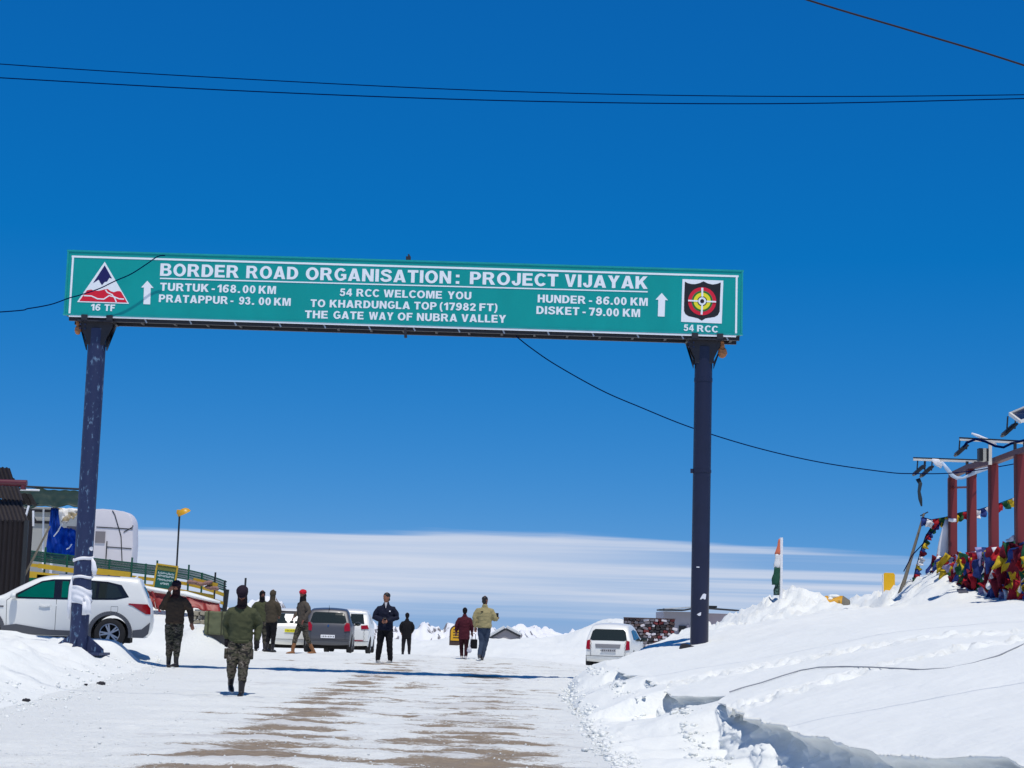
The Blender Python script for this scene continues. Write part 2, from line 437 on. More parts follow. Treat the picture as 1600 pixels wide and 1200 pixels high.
def G(x, y, fine=True):
    x = np.asarray(x, float); y = np.asarray(y, float)
    b = base_z(x, y)
    z = b + left_bank(x, y)
    tx = toe_x(y); lx = lip_x(y)
    rt = right_top(x, y)
    # cliff height and its foot
    hc = cliff_h(y)
    foot = rt_lip(y) - hc
    lf = lx - 0.55 * hc
    s = np.clip((x - tx) / np.maximum(lf - tx, 0.05), 0, 1)
    zs = b + (foot - b) * (s ** np.interp(y, [20, 25, 28, 36, 42], [1.1, 0.95, 0.62, 0.55, 0.9]))
    z = np.where(x > tx, np.where(x >= lx, np.maximum(rt, b - .02), zs), z)
    far = ss(y, 62, 70)
    z = z * (1 - far) + (b + np.where(x < -8, left_bank(x, y), 0) + 0.10 * fbm(x * .3, y * .3, 3, 71)) * far
    fb = far_berm(x, y)
    TL = np.interp(y, [60, 66, 76, 84, 90, 112], [0.45, 0.42, 0.72, 1.02, 0.92, 0.0]); TR = np.interp(y, [58, 62, 70, 83, 90, 112], [0.52, 0.62, 0.95, 1.28, 1.15, 0.0])
    wR = ss(x, -4.5, -0.5); T3 = TL + (TR - TL) * wR + 0.10 * perlin(x * 0.12, 0.7, 9) * ss(y, 64, 78) + 0.20 * fbm(x * .6, y * .30, 5, 61) * ss(y, 60, 66)
    T3 = T3 + 1.15 * np.exp(-(((x - 4.9) / 2.1) ** 2 + ((y - 80) / 4.0) ** 2))
    m3 = ss(y, 59 + 5 * (1 - wR), 65 + 4 * (1 - wR)) * ss(x / y * 60, -8.6, -7.4) * (1 - ss(x / y * 60, 5.2 , 6.4) * (1 - ss(y, 62, 72)))
    z = z * (1 - m3) + T3 * m3
    if fine:
        a, r = road_ripple(x, y)
        rd = ss(x, left_x(y), left_x(y) + 2.5) * (1 - ss(x, tx - 0.7, tx)) * (1 - ss(y, 66, 76))
        z = z + rd * (0.016 * a + 0.038 * r + 0.030 * fbm(x * 2.2, y * 3.5, 4, 14))
        z = z + 0.006 * fbm(x * 5, y * 4, 3, 81)
    return z
def rt_lip(y): return right_top(lip_x(y), y)
def cliff_h(y):
    y = np.asarray(y, float)
    h = np.interp(y, [9, 14, 18, 21.5, 22.6, 23.4, 24, 25.8, 26.6, 28, 32, 34, 36, 60], [.68, .70, .68, .56, .14, .08, .42, .40, .14, .30, .28, .15, 0.02, 0.0])
    h = h * np.where(y > 26, np.clip(0.15 + 3.2 * perlin(y * 0.75, 6.3, 6), 0.0, 1.15), 1.0)
    return h * (0.85 + 0.5 * perlin(y * 1.3, 2.7, 4))
def ground_z(x, y): return float(G(np.array([float(x)]), np.array([float(y)]))[0])

# rows: even steps on screen near, coarser outside the view
ys = np.concatenate([np.linspace(-80, -5, 14)[:-1], np.linspace(-5, 9, 40)[:-1], 1 / np.linspace(1 / 9.0, 1 / 62.0, 760)[:-1] if False else 1 / np.linspace(1 / 9.0, 1 / 62.0, 760)[:-1], np.linspace(62, 150, 150)])
nR = len(ys)
def frac(n, a=0.0, b=1.0): return np.linspace(a, b, n, endpoint=False)
rows = []
segs = dict(far_l=10, left=170, road=330, slope=56, cliff=44, top=230, far_r=10)
wl = 0.36 * np.abs(ys) + 10
X = []; Z = []
y2 = ys[:, None]
lx0 = left_x(ys); tx0 = toe_x(ys); lp0 = lip_x(ys)
wide_l = -np.maximum(wl, -lx0 + 6); wide_r = np.maximum(wl + 4, lp0 + 6)
def seg(a, b, n, pw=1.0): return a[:, None] + (b - a)[:, None] * (np.linspace(0, 1, n, endpoint=False) ** pw)[None, :]
xl = np.concatenate([seg(np.full(nR, -160.0), wide_l, segs['far_l'], 0.6), seg(wide_l, lx0, segs['left']), seg(lx0, tx0, segs['road'])], 1)
yl = np.repeat(y2, xl.shape[1], 1)
zl = G(xl, yl)
# slope from the road up to the foot of the cliff
ft0 = lp0 - 0.55 * cliff_h(ys)
xs_ = seg(tx0, ft0, segs['slope']); ys_ = np.repeat(y2, xs_.shape[1], 1); zs_ = G(xs_, ys_, False)
crumb = ss(ys_, 8, 14) * (1 - ss(ys_, 40, 50))
sfr = (xs_ - tx0[:, None]) / np.maximum((lp0 - tx0)[:, None], .05)
zs_ = zs_ + crumb * (0.05 * fbm(xs_ * 1.6, ys_ * 1.3, 4, 91) * np.sin(np.pi * np.clip(sfr, 0, 1)) + 0.11 * np.clip(fbm(xs_ * 3.2, ys_ * 2.6, 4, 93) - 0.12, 0, 1) * (np.exp(-((sfr - 0.12) / 0.14) ** 2) + np.exp(-((sfr - 0.62 - 0.1 * perlin(ys_ * .4, 1, 3)) / 0.12) ** 2)))
# cliff: from foot to lip, hollow under an overhanging lip
k = np.linspace(0, 1, segs['cliff'], endpoint=False)[None, :]
hc = cliff_h(ys)[:, None]
zf = (rt_lip(ys)[:, None] - hc)
over = (0.16 * hc / 0.45) * np.sin(np.pi * np.clip(k, 0, 1)) * (1 + 0.9 * perlin(ys * 1.1, 6.1, 3)[:, None]) + 0.05
blend = ss(k, 0.0, 0.08)
wig = (0.13 * perlin(y2 * 1.6, k * 2.2, 51) + 0.10 * perlin(y2 * 4.2, k * 4.5, 52) + 0.07 * perlin(y2 * 9, k * 7, 53) + 0.04 * perlin(y2 * 19, k * 12, 54)) * np.minimum(hc / 0.3, 1.2) * np.sin(np.pi * np.clip(k, 0.02, 1)) 
xc = lp0[:, None] - 0.55 * hc * (1 - ss(k, 0.0, 0.62)) + blend * (over * 0.45 * ss(k, 0.4, .7) * (1 - ss(k, 0.8, 1.0)) + wig) - 0.10 * ss(k, 0.72, 0.93) * np.minimum(hc / 0.3, 1)
zc = zf + (hc - 0.02) * (k ** 0.9)
xc = np.where(hc < 0.015, lp0[:, None] + 0 * k + 0.002 * k, xc); yc = np.repeat(y2, xc.shape[1], 1) + 0 * xc
# top: starts at the overhanging lip, rounds over
kt = np.linspace(0, 1, segs['top'], endpoint=False)
x0 = lp0 - 0.10 * np.minimum(cliff_h(ys) / 0.3, 1)
xt = seg(x0, wide_r, segs['top'], 1.7)
yt = np.repeat(y2, xt.shape[1], 1); zt = G(np.maximum(xt, lp0[:, None] + 1e-4), yt, False)
edge = xt - x0[:, None]
zt = zt - 0.05 * np.exp(-edge / 0.12) * np.minimum(cliff_h(ys)[:, None] / 0.3, 1)
tr = trail(xt, yt) * ss(yt, 12, 16) * (1 - ss(yt, 34, 38))
zt = zt + tr * (-0.03 + 0.20 * np.clip(fbm(xt * 4.5, yt * 4.0, 4, 95), -0.3, 0.6)) + 0.035 * fbm(xt * 0.55, yt * 0.30, 4, 96) + 0.020 * np.clip(fbm(xt * 0.8, yt * 1.3, 3, 98) - 0.25, 0, 1)
rg = ss(yt, 30, 44) * (1 - ss(yt, 56, 62))
zt = zt + rg * 0.05 * fbm(xt * 2.6, yt * 2.2, 4, 97)
xr = seg(wide_r, np.full(nR, 160.0), segs['far_r'], 1.6)
xr = np.concatenate([xr, np.full((nR, 1), 160.0)], 1)
yr = np.repeat(y2, xr.shape[1], 1); zr = G(xr, yr, False)
Xg = np.concatenate([xl, xs_, xc, xt, xr], 1); Yg = np.concatenate([yl, ys_, yc, yt, yr], 1); Zg = np.concatenate([zl, zs_, zc, zt, zr], 1)
# dirt masks
A, B_ = road_ripple(Xg, Yg)
wx1 = -2.65 + 0.25 * perlin(Yg * 0.12, 1.0, 3); wx2 = -0.35 + 0.25 * perlin(Yg * 0.13, 4.0, 3)
trk = np.exp(-((Xg - wx1) / 0.62) ** 2) + np.exp(-((Xg - wx2) / 0.78) ** 2) + 0.28 * np.exp(-((Xg + 1.4) / 3.2) ** 2)
trk = trk * (1 - ss(Yg, 44, 52)) * ss(Yg, 6, 10) + 0.75 * np.exp(-(((Xg + 4.2) / 1.6) ** 2 + ((Yg - 47) / 2.6) ** 2))
trk = trk * (1.05 - 0.45 * ss(Yg, 26, 40))
gap = 0.52 + 0.9 * np.clip(-A, -0.6, 1.0) * 0.42 - 0.55 * B_ + 0.45 * perlin(Xg * 0.7, Yg * 0.9, 44)
pres = 0.72 + 0.8 * perlin(Xg * 0.22, Yg * 0.16, 15)
brown = (1.0 + 0.9 * perlin(Xg * 1.3, Yg * 2.6, 46)) * np.clip(trk, 0, 1.15) * np.clip(gap, 0, 1.1) * np.clip(pres, 0.35, 1.05) * 1.6
onroad = ss(Xg, left_x(Yg) - .3, left_x(Yg) + 3.5) * (1 - ss(Xg, toe_x(Yg) - 0.35, toe_x(Yg) + 0.05)) * (1 - ss(Yg, 60, 72)) * ss(Yg, 2, 8)
lines = np.clip(ridged(Xg * 0.16 + 3, Yg * 1.35 + 0.35 * perlin(Xg * .5, Yg * .3, 2), 3, 33) - 1.15, 0, 1) * 3.2
brown = np.maximum(brown, onroad * np.clip(lines, 0, 0.58) * np.clip(0.62 + 1.2 * perlin(Xg * 0.25, Yg * 0.3, 19), 0, 1.0) * 1.35)
brown = np.clip(brown, 0, 0.78) * onroad
grey = onroad * np.clip(0.18 + 0.55 * trk * 0.5 + 0.8 * B_ + 0.25 * perlin(Xg * .3, Yg * .8, 17), 0, 0.9)
rock = np.zeros_like(Xg)
rock = np.maximum(rock, 0.46 * ss(Yg, 58, 61) * (1 - ss(Yg, 64, 68)) * np.clip(0.6 + 1.2 * perlin(Xg * .2, Yg * .3, 7), 0, 1) * ss(Xg, 0, 1.5) * (1 - ss(Xg, 5, 7)))
rock = np.maximum(rock, 0.14 * ss(Yg, 66, 80))
rock = np.maximum(rock, 0.40 * np.exp(-(((Xg - 4.2) / 2.0) ** 2 + ((Yg - 79.0) / 3.0) ** 2)))
rock = np.maximum(rock, 0.24 * ss(Yg, 42, 46) * (1 - ss(Yg, 56, 62)) * ss(Xg, 4, 5.5) * np.clip(0.5 + 1.4 * perlin(Xg * .5, Yg * .4, 8), 0, 1))
def grid_object(name, c0, c1, m):
    xx = Xg[:, c0:c1 + 1]; yy = Yg[:, c0:c1 + 1]; zz = Zg[:, c0:c1 + 1]
    r, c = xx.shape
    co = np.stack([xx, yy, zz], -1).reshape(-1, 3).astype(np.float32)
    i = np.arange(r * c).reshape(r, c)
    f = np.stack([i[:-1, :-1], i[:-1, 1:], i[1:, 1:], i[1:, :-1]], -1).reshape(-1, 4)
    me = bpy.data.meshes.new(name)
    me.vertices.add(len(co)); me.vertices.foreach_set('co', co.ravel())
    me.loops.add(f.size); me.loops.foreach_set('vertex_index', f.ravel().astype(np.int32))
    me.polygons.add(len(f)); me.polygons.foreach_set('loop_start', (np.arange(len(f)) * 4).astype(np.int32))
    me.polygons.foreach_set('use_smooth', np.ones(len(f), bool))
    me.update(calc_edges=True)
    at = me.color_attributes.new('dirt', 'FLOAT_COLOR', 'POINT')
    cc = np.stack([brown[:, c0:c1 + 1], grey[:, c0:c1 + 1], rock[:, c0:c1 + 1], np.ones_like(xx)], -1).astype(np.float32)
    at.data.foreach_set('color', cc.ravel())
    me.materials.append(m)
    if m is M_ROAD:
        me.materials.append(M_SNOW)
        fy = yy[:-1, :-1].ravel() + 1.5 * perlin(xx[:-1, :-1].ravel() * .4, 3.0, 4)
        me.polygons.foreach_set('material_index', (fy > 57).astype(np.int32))
    o = bpy.data.objects.new(name, me); o['kind'] = 'structure'
    C.objects.link(o); return o
a = segs['far_l'] + segs['left']; b = a + segs['road']
grid_object('snow_bank', 0, a, M_SNOW)
grid_object('snow_road', a, b, M_ROAD)
grid_object('snow_bank', b, Xg.shape[1] - 1, M_SNOW)

# far slopes that fall away from the pass, and the ranges behind the valley
def polar_sheet(name, az0, az1, na, r0, r1, nr, zf, m, dirt=None):
    az = np.radians(np.linspace(az0, az1, na))[None, :]; rr = (r0 * (r1 / r0) ** np.linspace(0, 1, nr))[:, None]
    x = np.sin(az) * rr; y = np.cos(az) * rr
    z = zf(x, y, rr + 0 * az, np.degrees(az) + 0 * rr)
    co = np.stack([x, y, z], -1).reshape(-1, 3).astype(np.float32)
    i = np.arange(nr * na).reshape(nr, na)
    f = np.stack([i[:-1, :-1], i[1:, :-1], i[1:, 1:], i[:-1, 1:]], -1).reshape(-1, 4)
    me = bpy.data.meshes.new(name)
    me.from_pydata(co.tolist(), [], f.tolist()); me.update()
    me.polygons.foreach_set('use_smooth', np.ones(len(f), bool))
    me.materials.append(m)
    o = bpy.data.objects.new(name, me); o['kind'] = 'structure'; C.objects.link(o); return o
polar_sheet('far_snowfield', -180, 180, 180, 60, 14000, 40,
            lambda x, y, r, a: -3.0 - (r - 60) * 0.055 + 0.0 * x, M_SNOW)
def mountain_mat():
    m, t, b = newmat('rock_and_snow')
    b.inputs['Roughness'].default_value = 0.8
    co = N(t, 'ShaderNodeTexCoord'); ge = N(t, 'ShaderNodeNewGeometry')
    n1 = N(t, 'ShaderNodeTexNoise', ins={'Scale': 0.020, 'Detail': 8, 'Roughness': 0.72})
    t.links.new(co.outputs['Object'], n1.inputs['Vector'])
    sp = N(t, 'ShaderNodeSeparateXYZ'); t.links.new(ge.outputs['Normal'], sp.inputs[0])
    v = M2(t, 'ADD', M2(t, 'SUBTRACT', 0.90, sp.outputs[2]), M2(t, 'MULTIPLY', M2(t, 'SUBTRACT', n1.outputs[0], 0.5), 1.5))
    mx = N(t, 'ShaderNodeMix', data_type='RGBA')
    t.links.new(smooth(t, v, 0.10, 0.17), mx.inputs[0])
    mx.inputs[6].default_value = (0.86, 0.87, 0.90, 1); mx.inputs[7].default_value = (0.20, 0.19, 0.20, 1)
    t.links.new(mx.outputs[2], b.inputs['Base Color'])
    return m
M_MT = mountain_mat()
SKX = [-200, 300, 350, 395, 430, 455, 480, 540, 575, 620, 668, 690, 705, 730, 790, 815, 850, 880, 895, 930, 1000, 1100, 1300, 1800]
SKY = [950, 955, 948, 940, 934, 958, 985, 975, 968, 982, 973, 985, 976, 984, 982, 978, 980, 990, 985, 984, 975, 980, 990, 990]
_az = []; _el = []
for px_, py_ in zip(SKX, SKY):
    p_ = P(px_, py_, 1000.0); _az.append(math.degrees(math.atan2(p_.x, p_.y))); _el.append((p_.z - EYE) / math.hypot(p_.x, p_.y))
def mz(x, y, r, a):
    rc = 5200.0 + 500 * perlin(a * 0.25, 0.5, 3)
    e = np.interp(a, _az, _el, left=0.004, right=0.004)
    crest = EYE + (e + 0.0018 * perlin(a * 2.3, 1.0, 4)) * rc
    env = np.exp(-((r - rc) / np.where(r < rc, 1500, 1200)) ** 2)
    rg = ridged(x / 520, y / 900, 6, 101, 0.55)
    z = -380 + (crest + 380) * env + env * (rg - 1.25) * 95 * ss(np.abs(r - rc), 0, 900) + (ridged(x / 90, y / 170, 5, 111) - 1.2) * 20 * env
    return z
polar_sheet('mountain_range', -40, 40, 1400, 3200, 8000, 130, mz, M_MT)
# ------------------------------------------------------------------ the gantry sign
M_NAVY = mat('navy_paint', lin(25, 29, 56), 0.38, 0.0, var=0.25, scale=2.5, bump=0.02, bscale=25)
M_NAVYW = mat('worn_navy_paint', lin(30, 42, 80), 0.5, col2=lin(105, 135, 165), scale=13, thr=(0.56, 0.70), bump=0.04, bscale=20, stretch=(1, 1, 0.45))
M_STEEL = mat('dark_steel', lin(42, 42, 50), 0.55, 0.2, var=0.3, scale=8, bump=0.03)
M_TEAL = mat('sign_green', lin(0, 150, 146), 0.36, var=0.16, scale=1.4, stretch=(1, 1, .35))
M_TEALR = mat('sign_rim_green', lin(20, 150, 150), 0.4, var=0.25, scale=4)
M_LET = mat('sign_white', lin(236, 240, 244), 0.4, var=0.03)
M_WHITE = mat('white_paint', lin(238, 238, 240), 0.5, var=0.05)
M_BLACK = mat('black_paint', lin(22, 20, 26), 0.5, var=0.2)
M_RED = mat('sign_red', lin(215, 25, 50), 0.4, var=0.05)
M_YEL = mat('sign_yellow', lin(235, 225, 40), 0.4, var=0.05)
M_GRN = mat('sign_leaf_green', lin(40, 110, 30), 0.4, var=0.05)
M_NVS = mat('sign_navy', lin(28, 22, 88), 0.4, var=0.05)
SY = 37.0
gx = -8.69; gx2 = 3.985
zb1, zb2 = ground_z(gx, SY), ground_z(gx2, SY)
sign = thing('gantry_sign', 'long green overhead road sign with white lettering on two navy posts across the snowy road', 'road sign', (-2.3, SY, 0.6))
W_ = dict(parent=sign, world=True)
Z0, Z1, XL, XR = 7.88, 9.26, -9.35, 4.75
FY = SY - 0.30                                    # front plane of the board
MB().box(((XL + XR) / 2, FY + 0.03, (Z0 + Z1) / 2), (XR - XL, 0.06, Z1 - Z0)).build('sign_board', M_TEAL, bevel=0.008, **W_)
# rim strips (slightly lighter folded edge)
mb = MB()
for z in (Z0 + 0.018, Z1 - 0.018): mb.box(((XL + XR) / 2, FY - 0.004, z), (XR - XL + .02, 0.02, 0.036))
for x in (XL + 0.018, XR - 0.018): mb.box((x, FY - 0.006, (Z0 + Z1) / 2), (0.036, 0.02, Z1 - Z0 - .08))
mb.build('rim', M_TEALR, **W_)
def onboard(px, py): 
    p = P(px, py, FY); return (p.x, p.z)
def poly_part(name, pts, m, layer, sc=None):
    q = [onboard(*p) for p in pts]
    y = FY - 0.002 * layer - 0.001
    return MB().prism(q, y - 0.004, y + 0.0015).build(name, m, **W_)
def line_pts(pts, w):
    """ribbon polygon round a polyline (photo pixels)"""
    l = []; r = []
    for i, p in enumerate(pts):
        a = Vector(pts[max(i - 1, 0)]); b = Vector(pts[min(i + 1, len(pts) - 1)])
        d = (b - a).normalized(); n = Vector((-d.y, d.x)) * w / 2
        l.append((p[0] + n.x, p[1] + n.y)); r.append((p[0] - n.x, p[1] - n.y))
    return l + r[::-1]
TLb, TRb, BRb, BLb = (113.7, 400.8), (1152.5, 431.8), (1148.5, 525.5), (109, 493.5)
mb = MB()
q = [Vector((onboard(*p)[0], 0, onboard(*p)[1])) for p in (TLb, TRb, BRb, BLb)]
for i in range(4):
    a, b = q[i], q[(i + 1) % 4]
    d = (b - a).normalized() * 0.019
    if i % 2: a = a - d * 0; mb.bar((a.x, FY - .004, a.z), (b.x, FY - .004, b.z), 0.004, 0.038, up=(1, 0, 0)) if False else mb.box(((a.x + b.x) / 2, FY - .0035, (a.z + b.z) / 2), (0.04, .007, abs(a.z - b.z) - .04))
    else: mb.bar((a.x - (0.02 if i == 0 else -0.02), FY - .0035, a.z), (b.x + (0.02 if i == 0 else -0.02), FY - .0035, b.z), 0.007, 0.04)
mb.build('border_line', M_LET, **W_)
mb = MB(); a = onboard(250, 435.0); b = onboard(1012, 456.0)
mb.bar((a[0], FY - .0035, a[1]), (b[0], FY - .0035, b[1]), 0.007, 0.026); mb.build('underline', M_LET, **W_)
# lettering
def _arc(cx, cy, rx, ry, a0, a1, n=12): return [(cx + rx * math.cos(R(a0 + (a1 - a0) * i / n)), cy + ry * math.sin(R(a0 + (a1 - a0) * i / n))) for i in range(n + 1)]
def _ring(cx, cy, rx, ry, hx, hy): return (_arc(cx, cy, rx, ry, 0, 345, 23), [_arc(cx, cy, hx, hy, 0, 345, 23)])
def _stroke(pts, w=.20, n=5):
    q = []
    for i in range(len(pts) - 1):
        p0 = Vector(pts[max(i - 1, 0)]); p1 = Vector(pts[i]); p2 = Vector(pts[i + 1]); p3 = Vector(pts[min(i + 2, len(pts) - 1)])
        for k in range(n): t = k / n; q.append(0.5 * ((2 * p1) + (-p0 + p2) * t + (2 * p0 - 5 * p1 + 4 * p2 - p3) * t * t + (-p0 + 3 * p1 - 3 * p2 + p3) * t ** 3))
    q.append(Vector(pts[-1])); l = []; r = []
    for i, p in enumerate(q):
        d = (q[min(i + 1, len(q) - 1)] - q[max(i - 1, 0)]).normalized(); nn = Vector((-d.y, d.x)) * w / 2
        l.append((p.x + nn.x, p.y + nn.y)); r.append((p.x - nn.x, p.y - nn.y))
    return (l + r[::-1], [])
def _rect(a, b, c, d): return ([(a, b), (c, b), (c, d), (a, d)], [])
_six = [_ring(.30, .32, .29, .33, .10, .15), _stroke([(.54, .78), (.45, .89), (.30, .90), (.16, .76), (.105, .52), (.11, .32)], .20)]
GL = {
 'I': [_rect(0, 0, .22, 1)], 'T': [([(0, 1), (.66, 1), (.66, .8), (.44, .8), (.44, 0), (.22, 0), (.22, .8), (0, .8)], [])],
 'L': [([(0, 1), (.22, 1), (.22, .19), (.58, .19), (.58, 0), (0, 0)], [])],
 'E': [([(0, 0), (0, 1), (.62, 1), (.62, .81), (.22, .81), (.22, .60), (.58, .60), (.58, .42), (.22, .42), (.22, .19), (.64, .19), (.64, 0)], [])],
 'F': [([(0, 0), (0, 1), (.60, 1), (.60, .81), (.22, .81), (.22, .60), (.54, .60), (.54, .41), (.22, .41), (.22, 0)], [])],
 'H': [([(0, 0), (0, 1), (.22, 1), (.22, .62), (.50, .62), (.50, 1), (.72, 1), (.72, 0), (.50, 0), (.50, .42), (.22, .42), (.22, 0)], [])],
 'N': [([(0, 0), (0, 1), (.22, 1), (.51, .40), (.51, 1), (.72, 1), (.72, 0), (.50, 0), (.21, .60), (.21, 0)], [])],
 'M': [([(0, 0), (0, 1), (.30, 1), (.43, .38), (.56, 1), (.86, 1), (.86, 0), (.67, 0), (.67, .76), (.52, 0), (.34, 0), (.19, .76), (.19, 0)], [])],
 'A': [([(0, 0), (.27, 1), (.51, 1), (.78, 0), (.55, 0), (.505, .17), (.275, .17), (.23, 0)], [[(.325, .34), (.455, .34), (.39, .68)]])],
 'V': [([(0, 1), (.23, 1), (.36, .30), (.49, 1), (.72, 1), (.47, 0), (.25, 0)], [])],
 'W': [([(0, 1), (.21, 1), (.30, .38), (.41, 1), (.61, 1), (.72, .38), (.81, 1), (1.02, 1), (.83, 0), (.61, 0), (.51, .60), (.41, 0), (.19, 0)], [])],
 'Y': [([(0, 1), (.25, 1), (.37, .66), (.49, 1), (.74, 1), (.48, .42), (.48, 0), (.26, 0), (.26, .42)], [])],
 'K': [([(0, 0), (0, 1), (.22, 1), (.22, .62), (.47, 1), (.75, 1), (.45, .58), (.77, 0), (.50, 0), (.31, .40), (.22, .28), (.22, 0)], [])],
 'D': [([(0, 0), (0, 1)] + _arc(.33, .5, .40, .5, 90, -90, 18), [[(.22, .19), (.22, .81)] + _arc(.32, .5, .18, .31, 90, -90, 14)])],
 'O': [_ring(.40, .5, .40, .515, .19, .32)], '0': [_ring(.28, .5, .28, .51, .085, .33)],
 'C': [(_arc(.39, .5, .39, .515, 38, 322, 26) + _arc(.39, .5, .185, .32, 318, 42, 22), [])],
 'G': [(_arc(.39, .5, .39, .515, 40, 318, 26) + [(.74, .12), (.74, .54), (.41, .54), (.41, .37), (.54, .37), (.54, .24)] + _arc(.39, .5, .185, .32, 300, 44, 20), [])],
 'U': [([(0, 1), (.22, 1)] + _arc(.36, .34, .14, .165, 180, 360, 12) + [(.50, 1), (.72, 1)] + _arc(.36, .34, .36, .355, 360, 180, 16), [])],
 'J': [([(.34, 1), (.56, 1)] + _arc(.28, .32, .28, .335, 360, 190, 14) + [(.01, .34), (.20, .36)] + _arc(.27, .30, .07, .125, 190, 360, 8), [])],
 'P': [([(0, 0), (0, 1)] + _arc(.38, .68, .30, .32, 90, -90, 14) + [(.22, .36), (.22, 0)], [[(.22, .54), (.22, .82)] + _arc(.36, .68, .10, .14, 90, -90, 8)])],
 'R': [([(0, 0), (0, 1)] + _arc(.42, .71, .28, .29, 90, -62, 12) + [(.78, 0), (.52, 0), (.36, .40), (.22, .40), (.22, 0)], [[(.22, .57), (.22, .82)] + _arc(.39, .695, .09, .125, 90, -90, 8)])],
 'B': [([(0, 0), (0, 1)] + _arc(.42, .75, .25, .25, 90, -62, 10) + _arc(.42, .285, .30, .285, 56, -90, 12), [[(.22, .61), (.22, .83)] + _arc(.38, .72, .09, .11, 90, -90, 8), [(.22, .17), (.22, .44)] + _arc(.40, .305, .10, .135, 90, -90, 8)])],
 'S': [_stroke([(.61, .72), (.54, .86), (.35, .905), (.17, .84), (.12, .71), (.22, .59), (.44, .50), (.58, .38), (.58, .20), (.36, .095), (.15, .15), (.07, .30)], .195)],
 '2': [_stroke([(.08, .68), (.14, .85), (.30, .90), (.46, .82), (.47, .66), (.34, .44), (.14, .18)], .195), _rect(.03, 0, .58, .18)],
 '3': [_stroke([(.07, .74), (.14, .86), (.29, .905), (.43, .83), (.42, .64), (.27, .535)], .19), _stroke([(.25, .53), (.42, .46), (.48, .30), (.42, .15), (.27, .095), (.13, .14), (.06, .28)], .195)],
 '5': [_rect(.12, .82, .54, 1), _stroke([(.17, .95), (.13, .70), (.12, .52)], .17, 2), _stroke([(.12, .53), (.28, .60), (.44, .54), (.49, .34), (.42, .15), (.27, .095), (.13, .14), (.06, .28)], .19)],
 '6': _six, '9': [([(.60 - x, 1 - y) for x, y in o], [[(.60 - x, 1 - y) for x, y in h] for h in hh]) for o, hh in _six],
 '8': [_ring(.30, .745, .25, .265, .075, .095), _ring(.30, .285, .295, .30, .095, .125)],
 '1': [([(.20, 0), (.20, .70), (0, .60), (0, .79), (.24, 1), (.41, 1), (.41, 0)], [])],
 '4': [([(.35, 0), (.35, .21), (0, .21), (0, .39), (.33, 1), (.55, 1), (.55, .39), (.64, .39), (.64, .21), (.55, .21), (.55, 0)], [[(.35, .39), (.35, .72), (.18, .39)]])],
 '7': [([(0, 1), (.58, 1), (.58, .84), (.35, 0), (.12, 0), (.35, .80), (0, .80)], [])],
 '.': [_rect(0, 0, .21, .21)], ':': [_rect(0, 0, .21, .21), _rect(0, .52, .21, .73)], '-': [_rect(0, .28, .34, .47)],
 '(': [_stroke([(.26, 1.02), (.12, .76), (.10, .40), (.14, .06), (.27, -.22)], .16)], ')': [_stroke([(.02, 1.02), (.16, .76), (.18, .40), (.14, .06), (.01, -.22)], .16)],
}
def word_mesh(s):
    """letters built from outlines: list of (verts, faces, layer)"""
    out = []; x = 0
    for ch in s:
        w = max(p[0] for o, _ in GL[ch] for p in o); polys = []
        for li, (o, hh) in enumerate(GL[ch]):
            loops = [[Vector((p[0], p[1], 0)) for p in o]] + [[Vector((p[0], p[1], 0)) for p in h] for h in hh]
            flat = [v for l in loops for v in l]
            polys.append(([Vector((v.x + x, v.y, 0)) for v in flat], [tuple(t) for t in tessellate_polygon(loops)], li))
        out.append(polys); x += w + .105
    return out
CAP0, CAPH = 0.0, 1.0
_wc = {}
def solid(vs, fs, th):
    """give flat letters a real thickness"""
    n = len(vs); ed = {}
    for f in fs:
        for i in range(len(f)):
            e = (f[i], f[(i + 1) % len(f)]); ed[e] = ed.get(e, 0) + 1
    v2 = vs + [Vector((v.x, v.y + th, v.z)) for v in vs]
    f2 = list(fs) + [tuple(i + n for i in f[::-1]) for f in fs]
    for (a, b) in ed:
        if (b, a) not in ed: f2.append((b, a, a + n, b + n))
    return v2, f2
def text_line(words, base, cap, name='lettering'):
    """words = [(string, x0, x1)] in photo px; base = ((x, y), (x, y)) baseline in px"""
    (xa, ya), (xb, yb) = base
    for s, x0, x1 in words:
        gl = word_mesh(s)
        allx = [v.x for g in gl for vs, _, _ in g for v in vs]; mn = min(allx); mxx = max(allx)
        yb_ = lambda x: ya + (yb - ya) * (x - xa) / (xb - xa)
        A = onboard(x0, yb_(x0)); Bp = onboard(x1, yb_(x1)); T = onboard(x0, yb_(x0) - cap)
        h = T[1] - A[1]
        if s == ':': gl = [[pp] for g in gl for pp in g]
        for g in gl:
            mb = MB()
            for vs, fs, li in g:
                out = []
                for v in vs:
                    u = (v.x - mn) / (mxx - mn)
                    out.append(Vector((A[0] + (Bp[0] - A[0]) * u, FY - 0.006 - .0009 * li, A[1] + (Bp[1] - A[1]) * u + v.y * h)))
                vs2, fs2 = solid(out, fs, 0.0045); mb.add(vs2, fs2)
            mb.build('letter', M_LET, **W_)
def zz(ws, k, o): return [(s, a / k + o, b / k + o) for s, a, b in ws]
text_line([('BORDER', 250, 373), ('ROAD', 384.5, 465.5), ('ORGANISATION', 477.5, 704.5), (':', 712, 717.5), ('PROJECT', 734, 872), ('VIJAYAK', 882, 1012)], ((250, 431), (1012, 451.5)), 19.5)
text_line([('TURTUK', 250, 326), ('-', 330.5, 335.5), ('168', 339.5, 369), ('.', 371.5, 375), ('00', 379, 399), ('KM', 404, 431)], ((250, 454), (431, 459.5)), 12.3)
text_line([('PRATAPPUR', 248, 356), ('-', 360, 364.5), ('93', 373, 391), ('.', 393.5, 397), ('00', 404, 423), ('KM', 428, 454)], ((248, 472), (454, 478)), 12.0)
